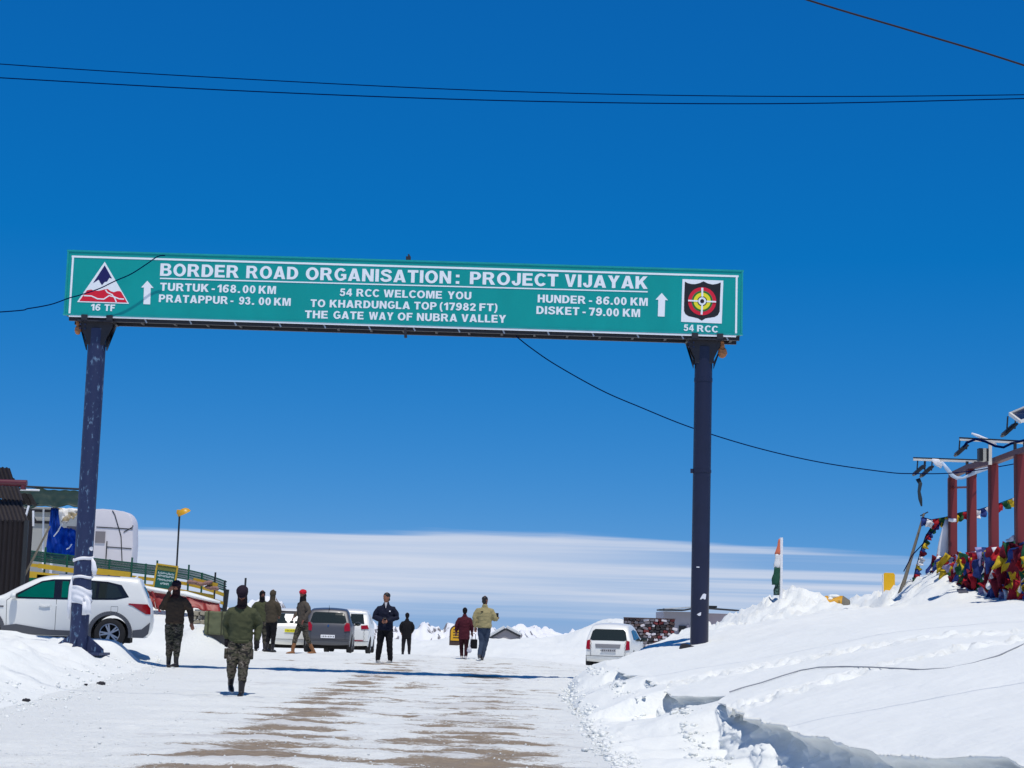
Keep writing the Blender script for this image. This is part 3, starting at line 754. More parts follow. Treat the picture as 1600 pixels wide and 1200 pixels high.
text_line(zz([('54', 282, 360), ('RCC', 387, 530), ('WELCOME', 557, 922), ('YOU', 957, 1105)], 4, 460), ((530.5, 462.5), (736, 468)), 11.8)
text_line(zz([('TO', 100, 192), ('KHARDUNGLA', 220, 722), ('TOP', 748, 888), ('(17982', 908, 1132), ('FT)', 1155, 1268)], 4, 460), ((485, 479.5), (777, 486.5)), 11.8)
text_line(zz([('THE', 65, 208), ('GATE', 243, 432), ('WAY', 465, 618), ('OF', 645, 737), ('NUBRA', 765, 1017), ('VALLEY', 1043, 1322)], 4, 460), ((476, 497), (790.5, 504.5)), 12.0)
text_line([('HUNDER', 840, 915), ('-', 920, 925), ('86.00', 931, 979), ('KM', 985, 1012)], ((840, 472.5), (1012, 478)), 12.3)
text_line([('DISKET', 838, 905), ('-', 910, 915), ('79.00', 920, 967), ('KM', 973, 1000)], ((838, 490.5), (1000, 495.5)), 12.3)
text_line([('16', 142, 157), ('TF', 163, 179.5)], ((142, 485), (179.5, 486.3)), 10.3)
text_line([('54', 1068, 1084), ('RCC', 1089, 1121.7)], ((1068, 517), (1121.7, 519.8)), 10.3)
for cx, cy in ((230.4, 438.7), (1034.0, 457.8)):
    pts = [(cx, cy), (cx + 9.8, cy + 11.5), (cx + 5.2, cy + 11), (cx + 4.4, cy + 37), (cx - 6.2, cy + 36.6), (cx - 5.4, cy + 10.6), (cx - 9.8, cy + 10.5)]
    poly_part('arrow', pts, M_LET, 1)
# left emblem: triangle with peaks
z7 = lambda L_: [(x / 4 + 80, y / 4 + 370) for x, y in L_]
poly_part('triangle_emblem', z7([(335, 156), (162, 408), (487, 419)]), M_LET, 1)
poly_part('emblem_sky', z7([(335, 178), (381, 262), (364, 257), (350, 280), (334, 283), (318, 303), (307, 287), (297, 268), (272, 284), (262, 290)]), M_NVS, 2)
poly_part('emblem_ground', z7([(176, 402), (224, 335), (250, 330), (268, 337), (300, 338), (330, 330), (352, 326), (372, 340), (392, 347), (412, 340), (428, 340), (438, 345), (476, 412)]), M_RED, 2)
poly_part('emblem_road', line_pts(z7([(205, 368), (252, 370), (290, 388), (330, 390), (362, 368), (395, 376), (425, 388), (456, 390)]), 1.9), M_LET, 3.5)
poly_part('emblem_road', line_pts(z7([(340, 332), (352, 348), (382, 362), (398, 384), (408, 410)]), 1.9), M_LET, 3.6)
# right emblem: shield with a ringed target
z8 = lambda L_: [(x / 6 + 1000, y / 6 + 400) for x, y in L_]
poly_part('emblem_panel', z8([(398, 217), (781, 231), (766, 634), (385, 617)]), M_LET, 1)
poly_part('shield', z8([(420, 240), (450, 256), (485, 264), (520, 264), (560, 254), (595, 238), (635, 258), (680, 268), (720, 262), (757, 248), (750, 400), (747, 520), (730, 555), (700, 572), (650, 580), (612, 586), (578, 607), (545, 586), (500, 575), (455, 565), (425, 545), (412, 515), (414, 380)]), M_BLACK, 2)
def ring(r, m, layer, name='target_ring'):
    cx, cy = 582, 425
    poly_part(name, z8([(cx + r * math.cos(t), cy + r * math.sin(t)) for t in [2 * math.pi * i / 32 for i in range(32)]]), m, layer)
M_GRY = mat('sign_grey', lin(120, 110, 110), 0.4)
ring(132, M_RED, 3.5); ring(100, M_GRY, 4.5); ring(96, M_GRN, 5.5); ring(80, M_YEL, 6.5); ring(46, M_BLACK, 7.5); ring(37, M_LET, 8.5); ring(19, M_BLACK, 10.5)
poly_part('cross_bar', z8([(573, 300), (593, 300), (591, 384), (575, 384)]), M_LET, 9.4)
poly_part('cross_bar', z8([(574, 462), (590, 462), (586, 550), (567, 550)]), M_LET, 9.4)
poly_part('cross_bar', z8([(450, 412), (542, 417), (542, 431), (450, 426)]), M_LET, 9.4)
poly_part('cross_bar', z8([(622, 420), (712, 424), (712, 438), (622, 434)]), M_LET, 9.4)
MB().box(((XL + XR) / 2, SY + 0.36, (Z0 + Z1) / 2), (XR - XL, 0.04, Z1 - Z0)).build('rear_shadow_caster', M_TEALR, **W_)  # unseen back and cover sheets, added to make the board's cast shadow solid
MB().box(((XL + XR) / 2, (FY + SY + 0.40) / 2, Z1 - 0.04), (XR - XL - .04, SY + 0.33 - FY - .07, 0.012)).build('top_shadow_caster', M_TEALR, **W_)
MB().box(((XL + XR) / 2, (FY + SY + 0.40) / 2, Z0 + 0.02), (XR - XL - .04, SY + 0.33 - FY - .07, 0.012)).build('bottom_shadow_caster', M_STEEL, **W_)
# frame behind and under the board
mb = MB()
for yy in (FY + 0.10, SY + 0.30):
    mb.bar((XL + .1, yy, Z0 - 0.055), (XR - .05, yy, Z0 - 0.055), 0.07, 0.09)
    mb.bar((XL + .1, yy + .012, Z1 - 0.10), (XR - .05, yy + .012, Z1 - 0.10), 0.06, 0.06)
for i in range(21):
    x = XL + 0.2 + i * (XR - XL - 0.4) / 20
    mb.bar((x, FY + 0.15, Z0 - 0.052), (x, SY + 0.26, Z0 - 0.052), 0.05, 0.05)
    mb.bar((x, SY + 0.305, Z0 - 0.01), (x, SY + 0.305, Z1 - 0.135), 0.045, 0.045)
    if i < 20: mb.bar((x + .03, SY + 0.31, Z0 - 0.01), (x + (XR - XL - 0.4) / 20 - .03, SY + 0.31, Z1 - 0.14), 0.03, 0.03)
mb.build('truss', M_STEEL, **W_)
mb = MB()
for i in range(14):
    x = XL + 1.7 + i * 0.93; mb.box((x, FY + 0.055, Z0 - 0.06), (0.03, 0.012, 0.10), Matrix.Rotation(-0.5, 3, 'Y'))
mb.build('clip', mat('galvanised', lin(180, 182, 188), 0.4, 0.6), **W_)
def post(x, zb, m, ztop=7.70, collar=False):
    r = 0.187
    pts = [(x, SY, zb - 0.5), (x, SY, ztop - 0.05)]
    o = MB().tube(pts, [r, r * 0.985], 40).build('post', m, smooth=False, ang=40, **W_)
    # splayed head plates
    mb = MB()
    for yy in (-0.14, 0.14):
        mb.prism([(x - .20, 7.30), (x - .20, 7.40), (x - .33, 7.68), (x - .33, 7.79), (x + .33, 7.79), (x + .33, 7.68), (x + .20, 7.40), (x + .20, 7.30)], SY + yy - .012, SY + yy + .012)
    mb.box((x, SY, 7.78), (0.74, 0.62, 0.03))
    mb.prism([(x - .21, 7.2), (x - .21, 7.34), (x - .38, 7.72), (x - .34, 7.72)], SY - .05, SY + .05)
    mb.prism([(x + .21, 7.2), (x + .21, 7.34), (x + .38, 7.72), (x + .34, 7.72)], SY - .05, SY + .05)
    mb.build('head_bracket', M_STEEL, **W_)
    for ox in (-.22, .30): MB().box((x + ox, FY - .015, Z0 - .035), (0.13, 0.03, 0.11)).build('clamp', M_STEEL, **W_)
    mb = MB()
    for i in range(4): mb.tube([(x - .33 + .1 * (i % 2), SY - .15, 7.72 - .09 * (i // 2)), (x - .33 + .1 * (i % 2), SY - .18, 7.72 - .09 * (i // 2))], 0.018, 8)
    mb.build('bolt', M_NAVYW, **W_)
    return o
post(gx, zb1, M_NAVYW); post(gx2, zb2, M_NAVY)
# paint band joint and hoop of the right post
MB().tube([(gx2, SY, 6.92), (gx2, SY, 7.0)], 0.193, 32).build('collar', M_NAVY, ang=40, **W_)
MB().tube([(gx2, SY, 5.02), (gx2, SY, 5.08)], 0.196, 32).box((gx2 - .21, SY - .03, 5.05), (.06, .06, .09)).build('collar', M_NAVY, ang=40, **W_)
# gusseted foot of the left post, half sunk in snow
mb = MB()
for s in (-1, 1):
    mb.prism([(gx + s * .16, zb1 - .3), (gx + s * .55, zb1 - .3), (gx + s * .52, zb1 - .02), (gx + s * .184, zb1 + .25)], SY - .012, SY + .012)
    mb.prism([(SY + s * .16, zb1 - .3), (SY + s * .5, zb1 - .3), (SY + s * .5, zb1 + .0), (SY + s * .184, zb1 + .22)], gx - .012, gx + .012, axis='x')
mb.box((gx, SY, zb1 - .12), (1.1, 1.0, .05))
mb.build('foot_gusset', M_NAVYW, **W_)
mb = MB()
for px, py, w, h in ((1096, 930, 8, 8), (1092, 961, 7, 6)):
    pass
M_PAPER = mat('torn_paper', lin(232, 232, 238), 0.8, var=0.1, scale=20)
def sticker(px, py, poly, x0):
    c = P(px, py, SY - 0.22)
    vs = []
    mb = MB()
    pts = []
    for a, b in poly:
        xx = c.x + a - x0; rr = 0.194
        xx = max(-rr * .97, min(rr * .97, xx))
        pts.append(Vector((x0 + xx, SY - math.sqrt(rr * rr - xx * xx), c.z + b)))
    n = len(pts)
    back = [p + Vector((0, .006, 0)) for p in pts]
    mb.add(pts + back, [tuple(range(n)), tuple(range(2 * n - 1, n - 1, -1))] + [(i, i + n, (i + 1) % n + n, (i + 1) % n) for i in range(n)])
    mb.build('sticker', M_PAPER, **W_)
sticker(1100, 932, [(-.08, -.06), (.04, -.055), (.05, .05), (.01, .06), (-.02, .05), (-.06, -.02)], gx2)
sticker(1093, 960, [(-.05, 0), (-.01, -.03), (.03, -.02), (.035, .05), (0, .03)], gx2)
sticker(141, 857, [(-.03, -.03), (0, -.045), (.03, -.03), (.04, 0), (.03, .03), (0, .045), (-.03, .03), (-.04, 0)], gx)
sticker(1091, 886, [(-.03, -.01), (.03, -.01), (.03, .01), (-.03, .01)], gx2)
# ------------------------------------------------------------------ people
def remeshed(mb, voxel, smooth_it=3, wr=0.0, seed=0, wscale=9.0):
    me = mb.mesh('tmp', recalc=True)
    o = bpy.data.objects.new('tmp', me); C.objects.link(o)
    r = o.modifiers.new('r', 'REMESH'); r.mode = 'VOXEL'; r.voxel_size = voxel
    s = o.modifiers.new('s', 'SMOOTH'); s.factor = 0.5; s.iterations = smooth_it
    dg = bpy.context.evaluated_depsgraph_get(); dg.update()
    m2 = bpy.data.meshes.new_from_object(o.evaluated_get(dg))
    bpy.data.objects.remove(o); bpy.data.meshes.remove(me)
    n = len(m2.vertices)
    if wr and n:
        co = np.empty(n * 3, np.float32); m2.vertices.foreach_get('co', co); co = co.reshape(-1, 3)
        no = np.empty(n * 3, np.float32); m2.vertex_normals.foreach_get('vector', no); no = no.reshape(-1, 3)
        a = perlin(co[:, 0] * wscale + co[:, 1] * 5, co[:, 2] * wscale * 1.5 + co[:, 0] * 3, seed) + 0.6 * perlin(co[:, 0] * wscale * 2 + 3 + co[:, 1] * 9, co[:, 2] * wscale * 2.4, seed + 7)
        co = co + no * (wr * a)[:, None]
        m2.vertices.foreach_set('co', co.ravel().astype(np.float32)); m2.update()
    m2.polygons.foreach_set('use_smooth', [True] * len(m2.polygons))
    return m2
def obj_from(me, name, m, parent):
    me.name = name; me.materials.clear(); me.materials.append(m)
    o = bpy.data.objects.new(name, me); return link(o, parent)
M_SKIN = mat('skin', lin(150, 98, 74), 0.55, var=0.08, scale=12)
M_SKIND = mat('sunburnt_skin', lin(118, 72, 56), 0.55, var=0.08, scale=12)
M_HAIR = mat('black_hair', lin(26, 22, 24), 0.6, var=0.3, scale=30)
M_EYE = mat('dark_eye', (0.01, 0.008, 0.007), 0.2)
def cloth(name, c, **k): return mat(name, c, 0.85, var=k.get('var', 0.22), scale=k.get('scale', 7), bump=0.06, bscale=55, spec=0.2)
def camo():
    m, t, b = newmat('camouflage_cloth'); b.inputs['Roughness'].default_value = 0.9; b.inputs['Specular IOR Level'].default_value = 0.2
    co = N(t, 'ShaderNodeTexCoord'); mp = N(t, 'ShaderNodeMapping'); mp.inputs['Scale'].default_value = (1, 1, 2.3)
    t.links.new(co.outputs['Object'], mp.inputs[0])
    n = N(t, 'ShaderNodeTexNoise', ins={'Scale': 6.5, 'Detail': 3, 'Distortion': 0.8}); t.links.new(mp.outputs[0], n.inputs['Vector'])
    r = N(t, 'ShaderNodeValToRGB'); r.color_ramp.interpolation = 'CONSTANT'; t.links.new(n.outputs[0], r.inputs[0])
    e = r.color_ramp.elements; e[0].position = 0; e[0].color = lin(38, 36, 36) + (1,); e[1].position = 0.43; e[1].color = lin(70, 70, 56) + (1,)
    for p_, c_ in ((0.50, (98, 90, 80)), (0.56, (46, 42, 38)), (0.62, (118, 110, 100))):
        q = e.new(p_); q.color = lin(*c_) + (1,)
    t.links.new(r.outputs[0], b.inputs['Base Color']); return m
M_CAMO = camo()
HD = [(-0.125, .022, .026, -.028), (-0.108, .040, .045, -.024), (-0.075, .056, .066, -.010), (-0.03, .067, .083, -.002), (0.02, .073, .093, 0.004), (0.06, .071, .092, .006), (0.092, .056, .074, .008), (0.112, .030, .042, .008)]
def person(label, loc, rotz, H, top_mat, leg_mat, legs=None, arms=None, lean=0.0, head=(0, 0), bulk=1.0, hem=0.86, hat='hair', hat_mat=None, skin=None,
           boot_mat=None, boot_h=0.22, baggy=1.0, hood=False, group=None, shift=0.0, extra=None, seed=0, glove=None, collar=None):
    s = H / 1.75; skin = skin or M_SKIN
    root = thing('person', label, 'person', loc, rotz, group)
    V = lambda p: Vector(p) * s
    tl = lambda z: Vector((shift * (z - .9), -lean * (z - 0.9), 0))   # torso lean/sway
    T = lambda x, y, z: (Vector((x, y, z)) + tl(z)) * s
    legs = legs or [((-.115, -.02, .48), (-.13, .03, .09), 0.15), ((.115, -.02, .48), (.13, .03, .09), -0.15)]
    arms = arms or [((-.26, .03, 1.16), (-.28, -.05, .92)), ((.26, .03, 1.16), (.28, -.05, .92))]
    yaw, pit = head
    hc = T(0, -0.02 - 0.05 * math.sin(pit), 1.635) 
    HR = Matrix.Rotation(yaw, 3, 'Z') @ Matrix.Rotation(pit, 3, 'X')
    # --- body
    mb = MB()
    hp = [hc + HR @ (Vector((0, a[3], a[0])) * s) for a in HD]
    mb.tube(hp, [(a[1] * s, a[2] * s) for a in HD], 16, ref=HR @ Vector((0, 1, 0)), rnd=True)
    mb.ell(hc + HR @ (Vector((0, -.094, -.012)) * s), (.013 * s, .020 * s, .026 * s), HR, 8, 6)
    for e in (-1, 1): mb.ell(hc + HR @ (Vector((e * .074, .012, -.005)) * s), (.010 * s, .020 * s, .032 * s), HR, 8, 6)
    mb.tube([T(0, .01, 1.40), T(0, 0.0, 1.50), hc + HR @ (Vector((0, .012, -.07)) * s)], [.062 * s, .055 * s, .052 * s], 12, rnd=True)
    mb.tube([T(0, 0, .92), T(0, 0, 1.15), T(0, 0, 1.32)], [(.13 * s, .085 * s), (.125 * s, .08 * s), (.13 * s, .075 * s)], 14, rnd=True)
    for i, (kn, an, fy) in enumerate(legs):
        e = -1 if i == 0 else 1
        mb.tube([V((e * .085, 0, .93)), V((e * .095, 0, .86)), V(kn), V(an)], [.07 * s, .07 * s, .048 * s, .034 * s], 10, rnd=True)
    hands = []
    for i, (el_, wr_) in enumerate(arms):
        e = -1 if i == 0 else 1
        mb.tube([T(e * .10, 0, 1.335), T(e * .155, 0, 1.335), T(*el_), T(*wr_)], [.045 * s, .045 * s, .038 * s, .028 * s], 10, rnd=True)
        d = (T(*wr_) - T(*el_)).normalized(); w = T(*wr_)
        side = d.cross(Vector((0, 1, 0)) if abs(d.y) < 0.8 else Vector((0, 0, 1))).normalized(); pn = side.cross(d)
        tgt = MB() if glove else mb
        tgt.tube([w, w + d * .035 * s, w + d * .085 * s], [(.024 * s, .018 * s), (.036 * s, .017 * s), (.038 * s, .014 * s)], 10, ref=pn, rnd=True)
        for k in range(4):
            o_ = (k - 1.5) * .019 * s; ln = (.065, .078, .074, .056)[k] * s
            p0 = w + d * .075 * s + side * o_; p1 = w + d * (.085 * s + ln * .55) + side * o_ * 1.1 + pn * .010 * s; p2 = w + d * (.080 * s + ln * .95) + side * o_ * 1.1 + pn * .034 * s
            tgt.tube([p0, p1, p2], [.0105 * s, .0098 * s, .009 * s], 7, rnd=True)
        th = w + d * .025 * s + side * (-e) * .028 * s
        tgt.tube([th, th + d * .03 * s - side * e * .018 * s + pn * .008 * s, th + d * .062 * s - side * e * .014 * s + pn * .02 * s], [.013 * s, .0115 * s, .0095 * s], 7, rnd=True)
        if glove: hands.append(tgt)
    obj_from(remeshed(mb, .0095 * s, 2), 'body', skin, root)
    for g_ in hands: obj_from(remeshed(g_, .007 * s, 1), 'glove', glove, root)
    for e in (-1, 1): MB().ell(hc + HR @ (Vector((e * .030, -.084, .018)) * s), (.011 * s, .006 * s, .006 * s), HR, 8, 6).build('eye', M_EYE, root, smooth=True)
    MB().tube([hc + HR @ (Vector((-.022, -.083, -.058)) * s), hc + HR @ (Vector((0, -.090, -.060)) * s), hc + HR @ (Vector((.022, -.083, -.058)) * s)], [.003 * s, .006 * s, .003 * s], 6).build('mouth', mat('lips', lin(96, 50, 44), 0.5), root)
    # --- upper garment
    B = bulk; mb = MB()
    zz_ = [hem, hem + .06, 1.05, 1.22, 1.32, 1.40, 1.445, 1.485]
    ra = [.168 * B, .178 * B, .170 * B, .186 * B, .182 * B, .150 * (1 + (B - 1) * .5), .110, .070]
    rb = [.130 * B, .137 * B, .132 * B, .134 * B, .124 * B, .105, .086, .070]
    mb.tube([T(0, 0, z) for z in zz_], [(a * s, b * s) for a, b in zip(ra, rb)], 20, rnd=False)
    for i, (el_, wr_) in enumerate(arms):
        e = -1 if i == 0 else 1
        E_ = T(*el_); Wp = T(*wr_); m_ = E_.lerp(Wp, .55)
        mb.tube([T(e * .07, 0, 1.375), T(e * .158 * (1 + (B - 1) * .6), .0, 1.345), T(e * .158, 0, 1.345).lerp(E_, .5) + Vector((e * .02 * B, 0, 0)) * s, E_, m_, E_.lerp(Wp, .97)],
                [.072 * s, .080 * B * s, .072 * B * s, .062 * B * s, .056 * B * s, .042 * B * s], 12, rnd=True)
    if hood: mb.ell(T(0, .075, 1.47), (.115 * s, .07 * s, .075 * s))
    if collar: mb.tube([T(0, 0.01, 1.46), T(0, 0.0, 1.53)], [(.082 * s, .085 * s), (.072 * s, .078 * s)], 14)
    obj_from(remeshed(mb, .013 * s, 3, .011 * s, seed), 'upper_garment' if not extra or 'gname' not in extra else extra['gname'], top_mat, root)
    # hem band
    MB().tube([T(0, 0, hem - .012), T(0, 0, hem + .045)], [(ra[0] * 1.0 * s, rb[0] * 1.0 * s), (ra[0] * 1.035 * s, rb[0] * 1.04 * s)], 22).build('hem', top_mat, root, smooth=True)
    # --- trousers
    mb = MB(); g = baggy
    mb.tube([V((0, 0, 1.0)), V((0, 0, .93)), V((0, 0, .84))], [(.152 * s, .108 * s), (.165 * s, .118 * s), (.150 * s, .105 * s)], 16, rnd=True)
    for i, (kn, an, fy) in enumerate(legs):
        e = -1 if i == 0 else 1
        K = V(kn); A_ = V(an); A2 = K.lerp(A_, .96 if boot_h < .1 else 1 - (boot_h - .07) / .40)
        mb.tube([V((e * .082, 0, .90)), V((e * .09, 0, .84)), V((e * .095, 0, .84)).lerp(K, .5), K, K.lerp(A2, .5), A2],
                [.090 * s, .098 * g * s, .089 * g * s, .073 * g * s, .068 * g * s, .058 * g * s], 12, rnd=True)
    obj_from(remeshed(mb, .012 * s, 3, .010 * s * g, seed + 3, 10), 'trousers', leg_mat, root)
    # --- boots
    for i, (kn, an, fy) in enumerate(legs):
        K = V(kn); A_ = V(an)
        # foot direction: turned outwards by fy; heel lifted when the ankle is high
        lift = max(0.0, an[2] - .10)
        fr = Matrix.Rotation(fy, 3, 'Z') @ Matrix.Rotation(min(0.9, lift * 3.0), 3, 'X')
        f = lambda x, y, z: A_ + fr @ (Vector((x, y, z)) * s)
        mb = MB()
        mb.tube([A_.lerp(K, min(.55, boot_h / .4)), A_.lerp(K, .12), f(0, .015, -.02)], [.056 * s * g, .050 * s, .048 * s], 12, rnd=True)
        mb.tube([f(0, .055, -.055), f(0, 0.0, -.048), f(0, -.09, -.055), f(0, -.155, -.062), f(0, -.195, -.066)], [(.036 * s, .034 * s), (.042 * s, .044 * s), (.046 * s, .036 * s), (.042 * s, .026 * s), (.026 * s, .018 * s)], 12, ref=fr @ Vector((0, 0, 1)), rnd=True)
        bo = obj_from(remeshed(mb, .010 * s, 2), 'boot' if boot_h > .1 else 'shoe', boot_mat or M_BLACK, root)
        so = MB().tube([f(0, .075, -.084), f(0, 0, -.084), f(0, -.09, -.084), f(0, -.18, -.084), f(0, -.215, -.082)], [(.030 * s, .012 * s), (.040 * s, .012 * s), (.047 * s, .012 * s), (.043 * s, .012 * s), (.024 * s, .009 * s)], 12, ref=fr @ Vector((0, 0, 1)))
        so.build('sole', (extra or {}).get('sole', mat('black_rubber', lin(30, 29, 30), 0.8)), bo, smooth=True)
    # --- headgear
    hm = hat_mat or M_HAIR
    q = lambda x, y, z: hc + HR @ (Vector((x, y, z)) * s)
    mb = MB()
    if hat == 'hair':
        mb.ell(q(0, .014, .054), (.083 * s, .100 * s, .080 * s), HR).ell(q(0, .045, -.03), (.070 * s, .055 * s, .075 * s), HR)
        obj_from(remeshed(mb, .010 * s, 2, .006 * s, seed, 30), 'hair', hm, root)
    elif hat == 'crop':
        mb.ell(q(0, .014, .050), (.079 * s, .098 * s, .078 * s), HR).ell(q(0, .040, -.02), (.070 * s, .056 * s, .07 * s), HR)
        obj_from(remeshed(mb, .010 * s, 2), 'hair', hm, root)
    elif hat in ('balaclava', 'balaclava_cap'):
        mb.ell(q(0, .022, .018), (.092 * s, .106 * s, .112 * s), HR).ell(q(0, .02, -.09), (.078 * s, .080 * s, .065 * s), HR)
        mb.tube([q(0, .015, -.06), T(0, 0.0, 1.47), T(0, -0.015, 1.42)], [(.080 * s, .085 * s), (.085 * s, .08 * s), (.10 * s, .095 * s)], 14, rnd=True)
        mb.ell(q(0, -.052, -.088), (.056 * s, .046 * s, .040 * s), HR)          # cloth over the chin
        mb.ell(q(0, -.045, .068), (.078 * s, .056 * s, .040 * s), HR)           # brow edge
        obj_from(remeshed(mb, .010 * s, 2, .004 * s, seed, 20), 'balaclava', hm, root)
        if hat == 'balaclava_cap':
            mb = MB().ell(q(0, .01, .062), (.100 * s, .116 * s, .085 * s), HR).tube([q(-.06, -.085, .035), q(0, -.125, .028), q(.06, -.085, .035)], [(.02 * s, .010 * s)] * 3, 10, ref=HR @ Vector((0, 0, 1)))
            obj_from(remeshed(mb, .011 * s, 2, .005 * s, seed, 18), 'cap', extra['cap'], root)
    elif hat == 'beanie':
        mb.ell(q(0, .012, .040), (.088 * s, .104 * s, .094 * s), HR).ell(q(0, .045, -.025), (.074 * s, .060 * s, .07 * s), HR)
        obj_from(remeshed(mb, .010 * s, 2, .004 * s, seed, 20), 'knit_cap', hm, root)
    elif hat == 'turban':
        mb.ell(q(0, .012, .055), (.100 * s, .112 * s, .080 * s), HR)
        obj_from(remeshed(mb, .010 * s, 2, .008 * s, seed, 22), 'red_cap', hm, root)
        mb = MB().ell(q(0, .03, -.04), (.084 * s, .09 * s, .09 * s), HR).ell(q(0, -.02, -.09), (.062 * s, .075 * s, .045 * s), HR).tube([q(0, .01, -.08), T(0, -0.01, 1.42)], [.085 * s, .10 * s], 14, rnd=True)
        obj_from(remeshed(mb, .010 * s, 2), 'face_wrap', extra['cap'], root)
    return root, s, T, V, q
M_OLIVE = cloth('olive_knit', lin(76, 79, 56)); M_OLIVE2 = cloth('brown_olive_jacket', lin(74, 66, 54)); M_BROWN = cloth('brown_jacket', lin(66, 55, 46))
M_DARK = cloth('dark_cloth', lin(34, 32, 36)); M_NVC = cloth('navy_cloth', lin(26, 30, 48)); M_MAR = cloth('maroon_cloth', lin(76, 28, 40)); M_MAR2 = cloth('dark_maroon_cloth', lin(56, 24, 32))
M_TAN = cloth('tan_jacket', lin(158, 146, 106)); M_JEAN = cloth('blue_denim', lin(56, 68, 88)); M_PLUM = cloth('dark_plum_knit', lin(38, 28, 40)); M_BLK = cloth('black_cloth', lin(24, 23, 27))
M_BOOT = mat('black_leather', lin(30, 26, 28), 0.45, var=0.2); M_TANB = mat('tan_suede', lin(140, 96, 62), 0.85, var=0.15); M_SOLEW = mat('pale_sole', lin(205, 205, 205), 0.7)
def stand(px, d, dz=0.0):
    x = (px - 800) / FPX * d
    # refine for the roll of the frame
    for _ in range(3):
        z = ground_z(x, d); y_ = None
        lo = P(px, 900, d); hi = P(px, 1100, d); t = (z - lo.z) / (hi.z - lo.z); x = lo.x + (hi.x - lo.x) * t
    return (x, d, z + dz)
# walking soldier, head bowed
p1 = person('soldier in olive jumper and dark balaclava walking towards the viewer with head bowed', stand(372, 29.5), 0.05, 1.76, M_OLIVE, M_CAMO,
       legs=[((-.115, -.10, .51), (-.15, .24, .20), 0.25), ((.075, -.16, .50), (.065, -.20, .09), -0.05)],
       arms=[((-.255, .09, 1.16), (-.235, .02, .94)), ((.275, .07, 1.16), (.27, -.04, .92))], lean=0.12, head=(0.0, 0.75), bulk=1.10, hem=0.88, hat='balaclava_cap', hat_mat=cloth('dark_brown_knit', lin(44, 32, 34)),
       boot_mat=M_BOOT, boot_h=.24, baggy=1.2, seed=1, skin=M_SKIND, extra=dict(cap=M_PLUM, gname='jumper', sole=M_SOLEW), glove=M_DARK)
_r, _s, _T, _V, _q = p1
for e in (-1, 1):
    MB().box(_V((e * .205 - .02, -.02, .68)), (.05, .15, .17)).build('cargo_pocket', M_CAMO, _r, bevel=.015)
# soldier on the phone
p2 = person('soldier in brown jacket holding a phone to his ear left of the road', stand(269, 39.2), 0.0, 1.84, M_BROWN, M_CAMO,
       legs=[((-.075, -.02, .48), (-.085, .03, .09), 0.2), ((.085, -.05, .48), (.075, -.02, .09), -0.55)],
       arms=[((-.285, -.02, 1.17), (-.125, -.11, 1.52)), ((.30, .05, 1.16), (.36, -.05, .92))], head=(-0.15, 0.08), bulk=1.12, hem=.90, hat='balaclava_cap', hat_mat=cloth('maroon_mask', lin(48, 26, 28)),
       boot_mat=M_BOOT, boot_h=.22, baggy=1.12, seed=2, extra=dict(cap=M_PLUM, gname='jacket'))
_r, _s, _T, _V, _q = p2
MB().box(_T(-.105, -.075, 1.64), (.014, .035, .13)).build('phone', M_BLACK, _r, bevel=.003)
# two soldiers talking by the white hatchback
person('soldier in olive jumper facing the camera beside the man in hooded coat', stand(406, 53.0), 0.1, 1.74, M_OLIVE, M_CAMO, head=(0.3, 0.05), bulk=1.08, hat='balaclava', hat_mat=M_BLK, skin=M_SKIND, boot_mat=M_BOOT, baggy=1.1, seed=3, extra=dict(gname='jumper'))
person('man in brown hooded coat and black trousers seen from behind, left of the white car', stand(422, 51.5), math.pi - 0.5, 1.74, M_OLIVE2, M_BLK, legs=[((-.08, -.02, .48), (-.10, .03, .09), 0.15), ((.09, -.04, .48), (.15, .0, .09), -0.15)],
       arms=[((-.22, -.06, 1.16), (-.12, -.20, 1.05)), ((.22, -.06, 1.16), (.12, -.20, 1.05))], head=(0.2, 0), bulk=1.06, hem=.84, hat='balaclava', hat_mat=M_OLIVE2, boot_mat=M_BOOT, seed=4, extra=dict(gname='coat'))
# red-capped soldier
person('soldier with bright red cap and tan boots leaning towards the grey hatchback', stand(471, 51.0), -0.9, 1.80, cloth('grey_brown_jacket', lin(84, 76, 68)), M_CAMO,
       legs=[((-.13, -.12, .49), (-.15, -.20, .09), 0.1), ((.09, .06, .49), (.13, .30, .10), -0.1)],
       arms=[((-.25, .02, 1.17), (-.16, -.18, 1.02)), ((.25, .04, 1.17), (.22, -.10, .95))], lean=0.03, head=(0.25, 0.1), bulk=1.02, hat='turban', hat_mat=cloth('red_cap_cloth', lin(200, 30, 50)), skin=M_SKIND, boot_mat=M_TANB, boot_h=.26, baggy=1.05, seed=5, extra=dict(cap=M_BLK, gname='jacket', sole=M_TANB))
# man in navy jacket
p6 = person('man in navy jacket and black trousers standing on the road with hands clasped, looking left', stand(600, 45.0), 0.0, 1.73, M_NVC, M_BLK,
       legs=[((-.12, -.02, .48), (-.165, .02, .09), 0.35), ((.12, -.02, .48), (.155, .0, .09), -0.4)],
       arms=[((-.29, -.02, 1.14), (-.075, -.20, 1.07)), ((.29, -.02, 1.14), (.065, -.20, 1.06))], head=(-0.75, 0.0), bulk=1.10, hem=.83, hat='hair', boot_mat=mat('grey_shoe', lin(150, 150, 150), 0.7), boot_h=.06, baggy=1.12, seed=6, collar=True, extra=dict(gname='jacket', sole=M_SOLEW))
_r, _s, _T, _V, _q = p6
MB().prism([(-.035, 1.50), (.035, 1.50), (.004, 1.36), (-.004, 1.36)], -.150, -.085).build('shirt', mat('pale_shirt', lin(200, 196, 200), 0.8), _r)
MB().box(_T(.105, -.140, 1.30), (.035, .02, .03)).build('badge', M_WHITE, _r)
